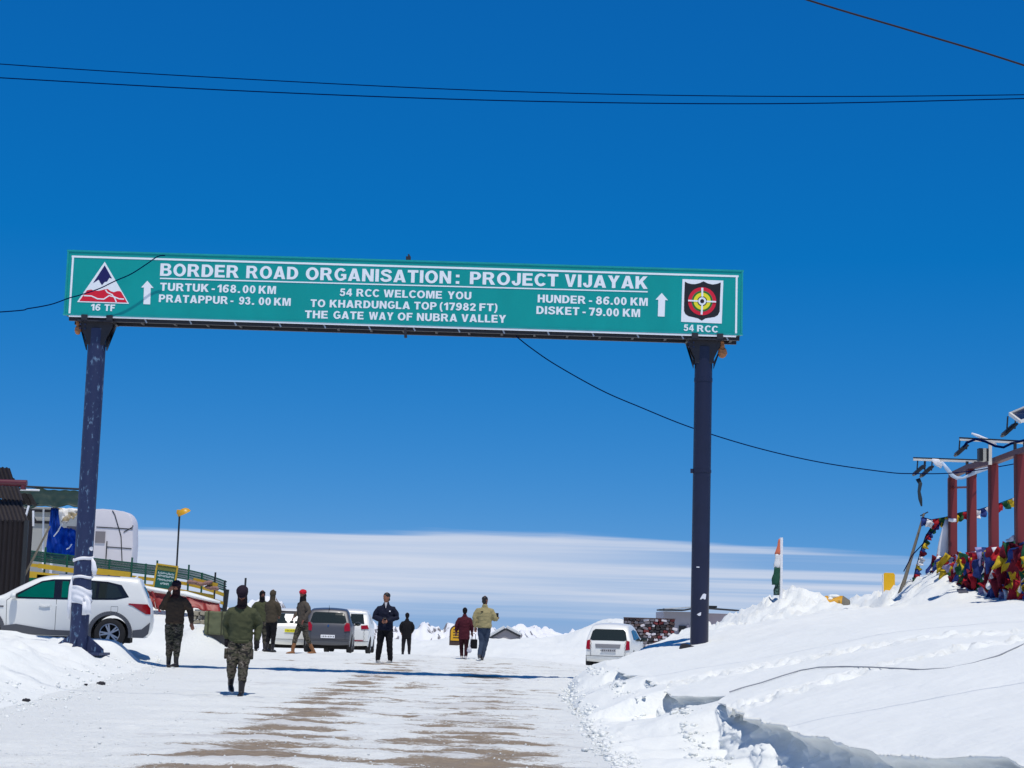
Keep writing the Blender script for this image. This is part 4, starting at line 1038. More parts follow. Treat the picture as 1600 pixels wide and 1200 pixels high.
MB().box(_T(-.005, -.255, 1.09), (.07, .012, .12), Matrix.Rotation(1.0, 3, 'X')).build('phone', M_BLACK, _r)
# boy in black
person('small figure dressed all in black seen from behind beyond the crest of the road', stand(634, 62.0), math.pi + .1, 1.52, M_BLK, M_DARK, arms=[((-.25, -.03, 1.14), (-.20, -.15, 1.0)), ((.25, -.03, 1.14), (.20, -.15, 1.0))],
       bulk=1.08, hem=.76, hat='beanie', hat_mat=M_BLK, boot_mat=M_BOOT, seed=7, extra=dict(gname='jacket'), collar=True)
# woman with bags
p8 = person('person in dark maroon coat and trousers walking away carrying a black bag', stand(724, 50.0), math.pi, 1.40, M_MAR, M_MAR2, legs=[((-.085, -.02, .48), (-.08, .03, .09), 0.1), ((.085, -.05, .48), (.06, -.06, .09), -0.1)],
       arms=[((-.26, .02, 1.14), (-.27, -.05, .93)), ((.27, .02, 1.14), (.28, -.04, .93))], bulk=1.12, hem=.68, hat='beanie', hat_mat=M_BLK, boot_mat=mat('pale_trainer', lin(190, 185, 185), 0.7), boot_h=.05, seed=8, extra=dict(gname='coat'), collar=True)
_r, _s, _T, _V, _q = p8
hx = _r.location
bag = thing('handbag', 'black handbag hanging from the right hand of the maroon-coated person', 'bag', (hx.x + .27, hx.y + .02, hx.z + .40))
mb = MB().box((0, 0, .02), (.20, .10, .26)); mb.build('bag_body', M_BLK, bag, bevel=.025)
MB().tube([(-.05, 0, .14), (-.045, 0, .27), (0, 0, .32), (.045, 0, .27), (.05, 0, .14)], .008, 8).build('handle', M_BLK, bag)
pb = thing('plastic_bag', 'small clear plastic bag dangling below the black handbag', 'bag', (hx.x + .16, hx.y - .08, hx.z + .25))
me_ = remeshed(MB().ell((0, 0, .0), (.07, .05, .085)).tube([(0, 0, .06), (.01, 0, .2), (.05, .04, .43)], [.03, .012, .008], 8), .010, 2, .012, 5, 20)
obj_from(me_, 'bag_body', mat('pale_plastic', lin(205, 205, 215), 0.3), pb)
# man in tan jacket
p9 = person('man in tan jacket and blue jeans walking away and holding up a phone', stand(755, 49.0), math.pi, 1.72, M_TAN, M_JEAN,
       legs=[((-.045, -.05, .48), (.03, .02, .09), 0.1), ((.055, .02, .49), (.11, .20, .14), -0.1)],
       arms=[((-.29, .0, 1.13), (-.34, -.22, 1.15)), ((.27, .04, 1.16), (.25, .02, .92))], head=(-0.7, 0.0), bulk=1.17, hem=.90, hat='crop', boot_mat=mat('dark_trainer', lin(60, 58, 62), 0.7), boot_h=.05, baggy=1.02, seed=9, collar=True, extra=dict(gname='jacket', sole=M_SOLEW), skin=M_SKIND)
_r, _s, _T, _V, _q = p9
MB().box(_T(-.345, -.34, 1.24), (.075, .012, .14)).build('phone', M_BLACK, _r, bevel=.003)
MB().box(_T(.075, .150, 1.33), (.07, .012, .025)).build('chest_mark', M_BLK, _r)
# ------------------------------------------------------------------ cars
M_CARW = mat('white_car_paint', lin(232, 232, 228), 0.35, var=0.02, scale=1, coat=0.25)
M_CARG = mat('grey_car_paint', lin(76, 77, 84), 0.42, 0.1, var=0.05, scale=1, coat=0.15)
M_CLAD = mat('charcoal_plastic', lin(84, 86, 92), 0.65, var=0.08)
M_TYRE = mat('tyre_rubber', lin(34, 34, 36), 0.85, var=0.2, scale=15)
M_ALLOY = mat('alloy_rim', lin(190, 192, 198), 0.3, 0.8, var=0.05)
M_UNDER = mat('underbody', lin(18, 18, 20), 0.9)
M_TAIL = mat('red_lamp_lens', lin(150, 14, 26), 0.15, var=0.15, scale=12, coat=0.5)
M_LAMP = mat('clear_lamp_lens', lin(205, 210, 215), 0.1, coat=0.5)
M_CHROME = mat('chrome', lin(205, 205, 210), 0.15, 1.0)
M_SEAM = mat('panel_gap', lin(60, 60, 64), 0.8)
def glass_mat(name, tint):
    m, t, b = newmat(name)
    b.inputs['Base Color'].default_value = tint + (1,); b.inputs['Roughness'].default_value = 0.04
    b.inputs['Transmission Weight'].default_value = 0.25; b.inputs['IOR'].default_value = 1.5
    return m
M_GLASS = glass_mat('tinted_glass', (0.03, 0.04, 0.038)); M_GREENG = mat('green_reflection_glass', lin(2, 96, 72), 0.06, var=0.25, scale=2.0, coat=0.8)  # green reflections painted into the window colour
def smooth_path(pts, n=6):
    out = []
    m = len(pts)
    for i in range(m - 1):
        p0 = Vector(pts[max(i - 1, 0)]); p1 = Vector(pts[i]); p2 = Vector(pts[i + 1]); p3 = Vector(pts[min(i + 2, m - 1)])
        for k in range(n):
            t = k / n
            out.append(0.5 * ((2 * p1) + (-p0 + p2) * t + (2 * p0 - 5 * p1 + 4 * p2 - p3) * t * t + (-p0 + 3 * p1 - 3 * p2 + p3) * t ** 3) if (p2 - p1).length > 0.08 else p1.lerp(p2, t))
    out.append(Vector(pts[-1])); return out
class Car:
    def __init__(s, name, label, prof, L, W, H, belt, loc, yaw, paint, wheels, wr=.31, sill=.24, tumble=.17, crown=.035):
        s.L, s.W, s.H, s.belt, s.tum, s.crown = L, W, H, belt, tumble, crown
        s.root = thing(name, label, 'car', loc, yaw)       # local +Y is forward, origin at the rear, on the ground
        s.prof = smooth_path(prof); s.wr = wr
        sil = s.prof; n = len(sil)
        # sill chain over the wheel arches
        ar = wr + .075
        def bot(x):
            z = sill
            for wx in wheels:
                d = abs(x - wx)
                if d < ar: z = max(z, wr + math.sqrt(max(0, ar * ar - d * d)))
            return z
        # stations: silhouettes points mapped to sill points, x monotone
        lens = [0]
        for i in range(1, n): lens.append(lens[-1] + (sil[i] - sil[i - 1]).length)
        x0 = sil[0].x; x1 = sil[-1].x
        S = 150; rows = 22; vs = []; fs = []
        def sil_at(t):
            q = t * lens[-1]
            i = min(max(int(np.searchsorted(lens, q)) - 1, 0), n - 2)
            f = (q - lens[i]) / max(lens[i + 1] - lens[i], 1e-6); return sil[i].lerp(sil[i + 1], f)
        # parametrise silhouette by blend of x and length so that sides stay untwisted
        cols = []
        for i in range(S + 1):
            p = sil_at(i / S); px = min(max(p.x, x0), x1)
            bx = x0 + (x1 - x0) * ((px - x0) / (x1 - x0)) ; cols.append((p, bx))
        # keep bx monotone
        mono = []; last = x0 - 1
        for p, bx in cols: last = max(last + 1e-4, bx); mono.append(last)
        vv = [0, .06, .12, .2, .3, .4, .5, .6, .7, .8, .87, .91, .94, .965, .985, 1.0]
        cc = np.linspace(1, -1, 15)[1:-1]
        nrm = []
        for i in range(S + 1):
            a = cols[max(i - 1, 0)][0]; b = cols[min(i + 1, S)][0]; d = (b - a).normalized(); nrm.append(Vector((-d.y, d.x)))
        grid = []
        for i, ((p, _), bx) in enumerate(zip(cols, mono)):
            col = []; zb = min(bot(bx), p.y)
            for v in vv:
                x = bx + (p.x - bx) * v; z = zb + (p.y - zb) * v
                y = s.hw(x, z); t = max(0, (v - .87) / .13); y *= 1 - .105 * (1 - math.sqrt(max(0, 1 - t * t)))
                col.append(Vector((y, x, z)))
            top = col[-1]; left = [Vector((-c.x, c.y, c.z)) for c in col][::-1]
            mid = []
            for c in cc:
                o = s.crown * (1 - c * c); mid.append(Vector((top.x * c, p.x + nrm[i].x * o, p.y + nrm[i].y * o)))
            grid.append(col + mid + left)
        m_ = len(grid[0])
        vs = [v for g in grid for v in g]
        fs = [(i * m_ + j, i * m_ + j + 1, (i + 1) * m_ + j + 1, (i + 1) * m_ + j) for i in range(S) for j in range(m_ - 1)]
        MB().add(vs, fs).build('body_shell', paint, s.root, ang=40)
        MB().box((0, L / 2, .31), (W * .80, L * .80, .34)).build('underbody', M_UNDER, s.root)
        for wx in wheels: pass
        for wx in wheels:
            for e in (-1, 1): s.wheel(e * (W / 2 - .10), wx, e)
    def hw(s, x, z):
        u = abs((x - s.L / 2) / (s.L / 2)); pl = 1 - .10 * u ** 5
        t = 1 - s.tum * max(0, z - s.belt) / (s.H - s.belt) if z > s.belt else 1 - .05 * ((s.belt - .2 - z) / .6) ** 2 * (1 if z < s.belt - .2 else 0)
        return s.W / 2 * pl * t
    def wheel(s, x, y, e):
        w = MB(); r = s.wr; pr = [(-.09, r * .62), (-.10, r * .80), (-.085, r * .95), (-.05, r), (.05, r), (.085, r * .95), (.10, r * .80), (.09, r * .62)]
        n = 28; vs = []; fs = []
        for k in range(n):
            a = 2 * math.pi * k / n
            for (o, rr) in pr: vs.append((o, math.cos(a) * rr, math.sin(a) * rr))
        m_ = len(pr)
        for k in range(n):
            k2 = (k + 1) % n
            for j in range(m_): fs.append((k * m_ + j, k * m_ + (j + 1) % m_, k2 * m_ + (j + 1) % m_, k2 * m_ + j))
        tyre = w.add(vs, fs).build('wheel', M_TYRE, s.root, ang=35); tyre.location = (x, y, s.wr)
        rim = MB(); 
        rim.tube([(e * .045, 0, 0), (e * .04, 0, 0)], r * .64, 28); 
        rd = MB().tube([(e * .02, 0, 0), (e * .012, 0, 0)], r * .63, 28).build('brake', M_UNDER, tyre)
        rim = MB().tube([(e * .05, 0, 0), (e * .085, 0, 0)], r * .12, 14)
        for k in range(10):
            a = 2 * math.pi * (k // 2) / 5 + (.16 if k % 2 else -.16)
            rim.bar((e * .07, math.cos(a) * r * .1, math.sin(a) * r * .1), (e * .075, math.cos(a) * r * .62, math.sin(a) * r * .62), .035, .02, up=(1, 0, 0))
        vs = []; fs = []
        for k in range(n):
            a = 2 * math.pi * k / n
            for (o, rr) in ((.09, .665), (.095, .62), (.05, .58), (.05, .665)): vs.append((e * o, math.cos(a) * r * rr, math.sin(a) * r * rr))
        for k in range(n):
            k2 = (k + 1) % n
            for j in range(4): fs.append((k * 4 + j, k * 4 + (j + 1) % 4, k2 * 4 + (j + 1) % 4, k2 * 4 + j))
        rim.add(vs, fs).build('rim', M_ALLOY, tyre, ang=30)
    zk = 1.0
    def side(s, name, poly, m, off=.006, e=1, parent=None, th=.004, cuts=3):
        poly = [(a, b if b < 1.1 else 1.1 + (b - 1.1) * s.zk) for a, b in poly]
        """polygon (x, z) laid on the flank"""
        bm = bmesh.new()
        vs = [bm.verts.new((0, p[0], p[1])) for p in poly]
        f = bm.faces.new(vs); bmesh.ops.triangulate(bm, faces=[f])
        bmesh.ops.subdivide_edges(bm, edges=bm.edges, cuts=cuts, use_grid_fill=True)
        for v in bm.verts: v.co.x = e * (s.hw(v.co.y, v.co.z) + off)
        r = bmesh.ops.extrude_face_region(bm, geom=bm.faces[:])
        for v in [g for g in r['geom'] if isinstance(g, bmesh.types.BMVert)]: v.co.x -= e * (off + th)
        bmesh.ops.recalc_face_normals(bm, faces=bm.faces)
        me = bpy.data.meshes.new(name); bm.to_mesh(me); bm.free(); me.materials.append(m)
        o = bpy.data.objects.new(name, me); return link(o, parent or s.root)
    def strip(s, name, pts, w, m, off=.006, e=1, parent=None):
        mb = MB()
        for a, b in zip(pts[:-1], pts[1:]):
            k = 4
            for i in range(k):
                p = Vector(a).lerp(Vector(b), i / k); q = Vector(a).lerp(Vector(b), (i + 1) / k)
                mb.bar((e * (s.hw(p.x, p.y) + off * .5), p.x, p.y), (e * (s.hw(q.x, q.y) + off * .5), q.x, q.y), w, off, up=(1, 0, 0))
        return mb.build(name, m, parent or s.root)
    def xr(s, z, rear=True):
        h = [p for p in (s.prof[:len(s.prof) // 2] if rear else s.prof[len(s.prof) // 2:])]
        zs = [p.y for p in h]; xs = [p.x for p in h]
        if not rear: zs = zs[::-1]; xs = xs[::-1]
        zs2 = np.maximum.accumulate(zs)
        return float(np.interp(z, zs2, xs))
    def rear(s, name, poly, m, off=.008, parent=None, th=.012, cuts=3):
        """polygon (y across, z) laid on the tailgate"""
        bm = bmesh.new()
        vs = [bm.verts.new((p[0], 0, p[1])) for p in poly]
        f = bm.faces.new(vs); bmesh.ops.triangulate(bm, faces=[f])
        bmesh.ops.subdivide_edges(bm, edges=bm.edges, cuts=cuts, use_grid_fill=True)
        for v in bm.verts:
            w = max(.1, s.hw(.1, v.co.z) * .97); v.co.y = s.xr(v.co.z) - s.crown * (1 - min(1, (v.co.x / w) ** 2)) - off
        r = bmesh.ops.extrude_face_region(bm, geom=bm.faces[:])
        for v in [g for g in r['geom'] if isinstance(g, bmesh.types.BMVert)]: v.co.y += off + th
        bmesh.ops.recalc_face_normals(bm, faces=bm.faces)
        me = bpy.data.meshes.new(name); bm.to_mesh(me); bm.free(); me.materials.append(m)
        o = bpy.data.objects.new(name, me); return link(o, parent or s.root)
    def mirror(s, x, z, m, e, w=.20):
        mb = MB().ell((e * (s.hw(x, z) + .13), x, z + .03), (.11, .075, .075)).tube([(e * (s.hw(x, z) - .03), x, z - .03), (e * (s.hw(x, z) + .08), x, z)], .03, 8)
        mr = mb.build('wing_mirror', m, s.root, smooth=True)
        MB().ell((e * (s.hw(x, z) + .13), x - .055, z + .03), (.09, .03, .058)).build('mirror_glass', M_GLASS, mr, smooth=True)
def mirrored(poly): return [(-a, b) for a, b in poly]
# --- long white family car parked side-on behind the left post
prof = [(.12, .30), (.04, .40), (.01, .58), (.03, .90), (.09, 1.10), (.21, 1.40), (.29, 1.61), (.36, 1.665), (.75, 1.69), (1.4, 1.70), (2.0, 1.69), (2.5, 1.61), (2.95, 1.36), (3.30, 1.13), (3.55, 1.06), (4.0, 1.00), (4.35, .88), (4.50, .72), (4.54, .50), (4.47, .26)]
prof = [(x_, z_ if z_ < 1.1 else 1.1 + (z_ - 1.1) * .86) for x_, z_ in prof]
d_ = 40.75
rear_pt = P(229, 965, d_ + 0.2)
gz = ground_z(rear_pt.x - 1.2, d_ + .9)
mid = P(178, 988, d_)
suv = Car('parked_car', 'long white family car with charcoal wheel arches parked side-on behind the left sign post', prof, 4.54, 1.80, 1.62, 1.02,
          (rear_pt.x, d_ + .9, mid.z - .375), math.pi / 2 + 0.16, M_CARW, (.90, 3.68), wr=.345, sill=.26, tumble=.17)
# with yaw = 90 deg the car's +x side (local) faces away from -y?  local x -> world y ; the flank seen is local -x
E_ = -1
suv.zk = .86
sd_ = lambda nm, poly, m, off=.006, parent=None, e=E_: suv.side(nm, poly, m, off, e, parent)
for e in (1, -1):
    fr = suv.side('window_surround', [(.52, 1.18), (.70, 1.49), (1.0, 1.565), (1.6, 1.60), (2.2, 1.585), (2.45, 1.53), (3.12, 1.10), (3.0, 1.065), (2.0, 1.07), (1.1, 1.09), (.80, 1.10)], mat('gloss_black_trim', lin(24, 24, 28), 0.25, coat=.4), .004, e)
    suv.side('window', [(.66, 1.19), (.80, 1.45), (1.02, 1.525), (1.18, 1.53), (1.20, 1.13), (.86, 1.14)], M_GLASS, .010, e)
    suv.side('window', [(1.26, 1.13), (1.24, 1.53), (1.62, 1.555), (2.02, 1.55), (2.02, 1.11)], M_GLASS if e == 1 else M_GLASS, .010, e)
    suv.side('window', [(2.17, 1.105), (2.17, 1.545), (2.42, 1.50), (2.62, 1.38), (3.00, 1.105)], M_GREENG, .010, e)
    suv.side('window_reflection', [(1.86, 1.12), (1.86, 1.54), (2.00, 1.54), (2.00, 1.12)], M_GREENG, .013, e)  # strip of green reflection painted over the rear pane
    # arches and sill cladding
    for wx in (.90, 3.68):
        pts = []
        for k in range(17):
            a = math.pi * (k / 16) * 1.12 - .06 * math.pi
            pts.append((wx + .455 * math.cos(a), .345 + .455 * math.sin(a)))
        suv.strip('arch_cladding', pts, .085, M_CLAD, .022, e)
    suv.side('sill_cladding', [(1.36, .27), (1.36, .38), (2.6, .40), (2.95, .50), (3.20, .46), (3.22, .27)], M_CLAD, .014, e)
    suv.side('bumper_cladding', [(.05, .36), (.02, .62), (.20, .46), (.40, .43), (.40, .27), (.16, .27)], M_CLAD, .014, e)
    suv.side('front_cladding', [(4.18, .28), (4.16, .44), (4.44, .50), (4.50, .34)], M_CLAD, .012, e)
    suv.side('headlight', [(4.10, .80), (4.15, .88), (4.40, .78), (4.46, .66), (4.3, .68)], M_LAMP, .010, e)
    suv.side('tail_light', [(.02, .80), (.03, .93), (.10, 1.02), (.52, 1.03), (.52, 1.0), (.24, .93), (.13, .80)], M_TAIL, .010, e)
    suv.strip('door_seam', [(1.40, .45), (1.47, .78), (1.32, 1.06)], .010, M_SEAM, .003, e)
    suv.strip('door_seam', [(2.10, .30), (2.10, 1.07)], .010, M_SEAM, .003, e)
    suv.strip('door_seam', [(3.16, .44), (3.18, 1.02), (3.10, 1.08)], .010, M_SEAM, .003, e)
    suv.strip('fuel_flap_seam', [(.75, .83), (.75, .95), (.90, .95), (.90, .83), (.75, .83)], .006, M_SEAM, .002, e)
    for hx_ in (1.58, 2.35): suv.strip('door_handle', [(hx_ - .12, .925), (hx_ + .02, .905), (hx_ + .12, .93)], .03, M_CARW, .03, e)
    suv.strip('fender_vent', [(3.24, .88), (3.36, .88)], .03, M_CLAD, .012, e)
    suv.mirror(3.02, 1.09, M_CARW, e)
    mb = MB().tube([(e * .64, .75, 1.615), (e * .65, 1.4, 1.645), (e * .64, 2.1, 1.63)], .018, 8); mb.build('roof_rail', M_CHROME, suv.root)
MB().tube([(0, .46, 1.60), (0, .38, 1.66)], .02, 8).build('fin_antenna', M_CARW, suv.root)
suv.rear('rear_window', [(-.55, 1.17), (.55, 1.17), (.50, 1.42), (-.50, 1.42)], M_GLASS)
suv.rear('number_plate', [(-.25, .62), (.25, .62), (.25, .73), (-.25, .73)], M_WHITE)

def hatch(name_label, prof, L, W, H, belt, px, py_ground, d, yaw, paint, glass=True, wr=.29, plate=M_WHITE, plate_z=(.52, .63), lamp='side', zoff=0.0, low=.26, dark_spoiler=False, tum=.17):
    x_ = (px - 800) / FPX * d
    lo = P(px, py_ground, d)
    c = Car('parked_car', name_label, prof, L, W, H, belt, (lo.x, d, lo.z + zoff), yaw, paint, (.62, L - .72), wr=wr, sill=low, tumble=tum)
    hwt = c.hw(.1, H - .12) * .97
    return c
def finish_hatch(c, win, lights, plate, plate_m, bump_z=.45, handle=None, side_win=None, bump_m=None, seams=True):
    g = c.rear('rear_window_surround', [(-a[0] * 1.05, a[1]) for a in win] , mat('gloss_black_trim', (0, 0, 0), .25), .006) if False else None
    c.rear('rear_window', win, M_GLASS, .010)
    for poly in lights:
        c.rear('tail_light', poly, M_TAIL, .022); c.rear('tail_light', mirrored(poly), M_TAIL, .022)
    c.rear('number_plate', plate, plate_m, .030)
    pz = sum(p[1] for p in plate) / 4; w_ = max(p[0] for p in plate)
    mk = MB()
    for k in range(8):
        xx = -w_ * .8 + k * w_ * .23; yy = c.xr(pz) - c.crown - .034; mk.box((xx, yy, pz), (w_ * .10, .004, .05 if k % 3 else .03))
    mk.build('plate_marking', M_BLACK, c.root)
    W2 = c.W / 2
    if seams:
        for zz2 in (bump_z,):
            mb = MB()
            for i in range(10):
                a = -W2 * .93 + i * W2 * .186; b = a + W2 * .186
                ya = c.xr(zz2) - c.crown * (1 - (a / W2) ** 2) - .003; yb2 = c.xr(zz2) - c.crown * (1 - (b / W2) ** 2) - .003
                mb.bar((a, ya, zz2), (b, yb2, zz2), .008, .012)
            mb.build('bumper_seam', M_SEAM, c.root)
        for e in (-1, 1):
            mb = MB(); zs = np.linspace(bump_z, c.belt, 5)
            for a, b in zip(zs[:-1], zs[1:]): mb.bar((e * W2 * .70, c.xr(a) - c.crown * .5 - .004, a), (e * W2 * .74, c.xr(b) - c.crown * .46 - .004, b), .008, .008, up=(0, 1, 0))
            mb.build('tailgate_seam', M_SEAM, c.root)
    MB().tube([(-.09, .02 + c.xr(.3), .27), (.09, .02 + c.xr(.3), .27)], .02, 8).build('exhaust', M_UNDER, c.root) if False else None
    if side_win:
        for e in (-1, 1):
            for pl in side_win: c.side('side_window', pl, M_GLASS, .008, e)
# grey hatchback, rear view
profG = [(.10, .28), (.02, .38), (0, .55), (.03, .80), (.07, .95), (.16, 1.12), (.34, 1.40), (.42, 1.45), (.8, 1.49), (1.4, 1.51), (2.0, 1.43), (2.5, 1.17), (2.85, .98), (3.2, .90), (3.5, .78), (3.62, .60), (3.58, .28)]
cg = hatch('dark grey hatchback with white number plate parked with its tail to the camera', profG, 3.62, 1.66, 1.51, .95, 511, 1020, 62.0, 0.055, M_CARG, low=.22, tum=.24)
finish_hatch(cg, [(-.62, 1.06), (-.52, 1.01), (.52, 1.01), (.62, 1.06), (.54, 1.34), (.46, 1.38), (-.46, 1.38), (-.54, 1.34)], [[(.56, .74), (.76, .76), (.72, 1.02), (.62, 1.04), (.55, .92)]], [(-.24, .50), (.24, .50), (.24, .61), (-.24, .61)], M_WHITE,
             side_win=[[(.72, 1.02), (.80, 1.33), (1.35, 1.38), (1.35, 1.00)], [(1.42, 1.0), (1.42, 1.38), (1.95, 1.33), (2.35, 1.0)]])
for e in (-1, 1): cg.mirror(2.45, .98, M_CARG, e)
MB().tube([(0, .40, 1.47), (0, .30, 1.52), (0, .15, 1.62)], [.02, .008, .004], 6).build('antenna', M_BLACK, cg.root)
cg.rear('brand_badge', [(-.02, .88), (.02, .88), (.03, .94), (0, .97), (-.03, .94)], M_CHROME, .014)
cg.rear('bumper_valance', [(-.66, .30), (.66, .30), (.70, .40), (-.70, .40)], M_CLAD, .012)
# white hatchback with yellow plate, left
profW = [(.10, .28), (.02, .38), (0, .55), (.02, .82), (.10, .98), (.34, 1.28), (.52, 1.44), (.9, 1.50), (1.5, 1.52), (2.1, 1.43), (2.6, 1.16), (2.95, .98), (3.4, .90), (3.7, .78), (3.82, .60), (3.78, .28)]
cw = hatch('white hatchback with yellow number plate half hidden behind the red-capped soldier', profW, 3.82, 1.70, 1.52, .98, 453, 1019, 64.0, 0.16, M_CARW)
finish_hatch(cw, [(-.62, 1.00), (.62, 1.00), (.55, 1.34), (-.55, 1.34)], [[(.62, .66), (.77, .68), (.74, .98), (.64, .96)]], [(-.22, .70), (.22, .70), (.22, .81), (-.22, .81)], M_YEL,
             side_win=[[(.80, 1.04), (.92, 1.36), (1.45, 1.40), (1.45, 1.02)], [(1.52, 1.02), (1.52, 1.40), (2.1, 1.33), (2.5, 1.02)]])
cw.rear('spoiler', [(-.56, 1.37), (.56, 1.37), (.54, 1.46), (-.54, 1.46)], M_BLACK, .05)
for e in (-1, 1): cw.mirror(2.6, 1.0, M_CARW, e)
# white car beyond the grey one
profS = [(.10, .30), (.02, .42), (0, .60), (.02, .90), (.10, 1.10), (.28, 1.42), (.36, 1.55), (.8, 1.60), (1.6, 1.62), (2.3, 1.54), (2.8, 1.26), (3.2, 1.06), (3.7, .98), (4.1, .84), (4.2, .62), (4.15, .30)]
cs = hatch('tall white car with red tail lamp parked just right of the grey hatchback', profS, 4.2, 1.74, 1.62, 1.05, 541, 1021, 67.0, 0.03, M_CARW)
finish_hatch(cs, [(-.62, 1.10), (.62, 1.10), (.56, 1.46), (-.56, 1.46)], [[(.52, .90), (.80, .92), (.74, 1.06), (.50, 1.04)]], [(-.24, .72), (.24, .72), (.24, .83), (-.24, .83)], M_WHITE,
             side_win=[[(.75, 1.12), (.86, 1.44), (1.55, 1.48), (1.55, 1.10)], [(1.62, 1.10), (1.62, 1.48), (2.25, 1.40), (2.7, 1.10)]])
cs.rear('bumper_strip', [(-.60, .46), (.60, .46), (.60, .50), (-.60, .50)], mat('red_reflector', lin(150, 40, 60), .4), .014)
# small white car on the right
profV = [(.10, .28), (.02, .36), (0, .52), (.02, .76), (.06, .88), (.20, 1.16), (.32, 1.33), (.46, 1.40), (.85, 1.44), (1.4, 1.45), (1.9, 1.38), (2.35, 1.12), (2.62, 1.02), (2.95, .95), (3.25, .82), (3.40, .62), (3.36, .28)]
cv = hatch('small white hatchback parked tail-on beside the right-hand snow bank', profV, 3.40, 1.50, 1.45, .92, 949, 1048, 56.5, -0.20, M_CARW, low=.26, tum=.26)
finish_hatch(cv, [(-.58, .96), (-.50, .93), (.50, .93), (.58, .96), (.52, 1.22), (.44, 1.28), (-.44, 1.28), (-.52, 1.22)], [[(.56, .64), (.69, .66), (.67, .92), (.57, .95)]], [(-.20, .58), (.26, .58), (.26, .67), (-.20, .67)], mat('grey_plate', lin(176, 176, 180), .5),
             side_win=[[(.62, .98), (.72, 1.24), (1.25, 1.29), (1.25, .94)], [(1.32, .94), (1.32, 1.29), (1.80, 1.24), (2.22, .95)]])
cv.rear('plate_recess', [(-.38, .70), (.38, .70), (.40, .82), (-.40, .82)], mat('recess_grey', lin(128, 128, 132), .5), .012)
for e in (-1, 1): cv.mirror(2.15, .96, M_CARW if e < 0 else M_BLACK, e)
# ------------------------------------------------------------------ left side: shed, cabin, hut, fence, lamp
M_CORR = mat('dark_corrugated_iron', lin(38, 32, 34), 0.6, 0.2, var=0.35, scale=3, bump=.03)
M_CORRL = mat('weathered_corrugated_iron', lin(50, 45, 46), 0.6, 0.1, var=0.35, scale=4, bump=.03)
M_RPIPE = mat('maroon_pipe', lin(92, 34, 48), 0.45, var=.2)
M_GTARP = mat('dark_green_tarpaulin', lin(22, 48, 40), 0.6, var=0.35, scale=3, bump=.08, bscale=9)
M_BTARP = mat('blue_tarpaulin', lin(20, 78, 190), 0.35, var=0.35, scale=5, bump=.1, bscale=8)
M_GREYP = mat('pale_grey_panel', lin(172, 172, 166), 0.6, var=.08)
M_HUT = mat('pale_pink_grey_shell', lin(224, 219, 222), 0.5, var=.05, bump=.02, bscale=6)
M_FG = mat('fence_green', lin(16, 84, 66), 0.5, var=.2, scale=5)
M_FY = mat('fence_yellow', lin(196, 160, 40), 0.5, var=.2, scale=5)
M_FD = mat('dark_fence_metal', lin(34, 38, 42), 0.6, var=.2)
M_REDS = mat('red_sheet_metal', lin(142, 44, 42), 0.5, var=.25, scale=2, bump=.04, bscale=5)
M_TEALP = mat('green_painted_sheet', lin(6, 108, 78), 0.45, var=.15)
M_SB = mat('sandbag_cloth', lin(140, 108, 100), 0.9, var=.2, scale=12, bump=.05)
M_WIRE = mat('dark_cable', lin(4, 18, 64), 1.0, spec=0.0)
M_WOOD = mat('worn_wood', lin(120, 112, 98), 0.8, var=.3, scale=6, stretch=(1, 1, .2))
def corr(mb, a, b, z0, z1, pitch=.13, amp=.03, th=.006, up=None, n=4):
    """corrugated sheet between plan points a, b; bottom z0 and top z1 may be (x, y, z) offset"""
    a = Vector(a); b = Vector(b); ln = (b - a).length; k = int(ln / pitch * n); d = (b - a).normalized()
    up = Vector(up or (0, 0, 1)); nn = d.cross(up).normalized()
    vs = []; fs = []
    for i in range(k + 1):
        t = i / k; o = nn * amp * math.cos(2 * math.pi * i / n)
        p = a.lerp(b, t) + o
        vs += [p + up * z0, p + up * z1, p + up * z1 + nn * th, p + up * z0 + nn * th]
    for i in range(k):
        for j in range(4): fs.append((i * 4 + j, i * 4 + (j + 1) % 4, i * 4 + 4 + (j + 1) % 4, i * 4 + 4 + j))
    mb.add(vs, fs); return mb
d = 47.5
q0 = P(33, 935, d); xs0 = q0.x; gzs = 1.2
shed = thing('corrugated_shed', 'dark corrugated iron shed with layered rusty roof at the left edge of the view', 'shed', (xs0 - 2.3, d + 1.5, gzs))
zt = P(0, 812, d).z
corr(MB(), (xs0 - 4.6, d, 0), (xs0, d, 0), gzs - .6, zt).build('front_wall', M_CORR, shed, world=True)
corr(MB(), (xs0, d + .03, 0), (xs0, d + .55, 0), gzs - .6, zt).build('side_wall', M_CORR, shed, world=True)
MB().box((xs0 + .02, d - .02, (gzs - .6 + zt) / 2), (.10, .10, zt - gzs + .6)).build('corner_post', M_FD, shed, world=True)
for (px0, py0, px1, py1, dd, m) in ((-140, 812, 30, 815, .0, M_CORRL), (-140, 768, 22, 782, .55, M_CORRL), (-140, 740, 8, 752, 1.1, M_CORR)):
    A = P(px0, py0, d + dd); Bq = P(px1, py1, d + dd)
    upv = Vector((-.42, .62, .66)).normalized()
    mbr = corr(MB(), A, Bq + Vector((.25, 0, 0)), 0, .95 if dd == 0 else .60, pitch=.11, amp=.022, up=upv)
    mbr.build('roof_sheet', m, shed, world=True)
A = P(-60, 752, d + .3); Bq = P(42, 755, d + .3)
MB().tube([A, Bq], .085, 14).tube([Bq - Vector((.09, 0, .0)), Bq - Vector((.09, 0, .17))], .075, 12).build('roof_pipe', M_RPIPE, shed, world=True, ang=40)
for (a_, b_) in (((45, 790), (36, 822)), ((78, 822), (38, 900)), ((52, 798), (52, 822))):
    MB().bar(P(a_[0], a_[1], d + .2), P(b_[0], b_[1], d + .2), .045).build('prop', M_WOOD if a_[0] == 78 else M_WHITE, shed, world=True)
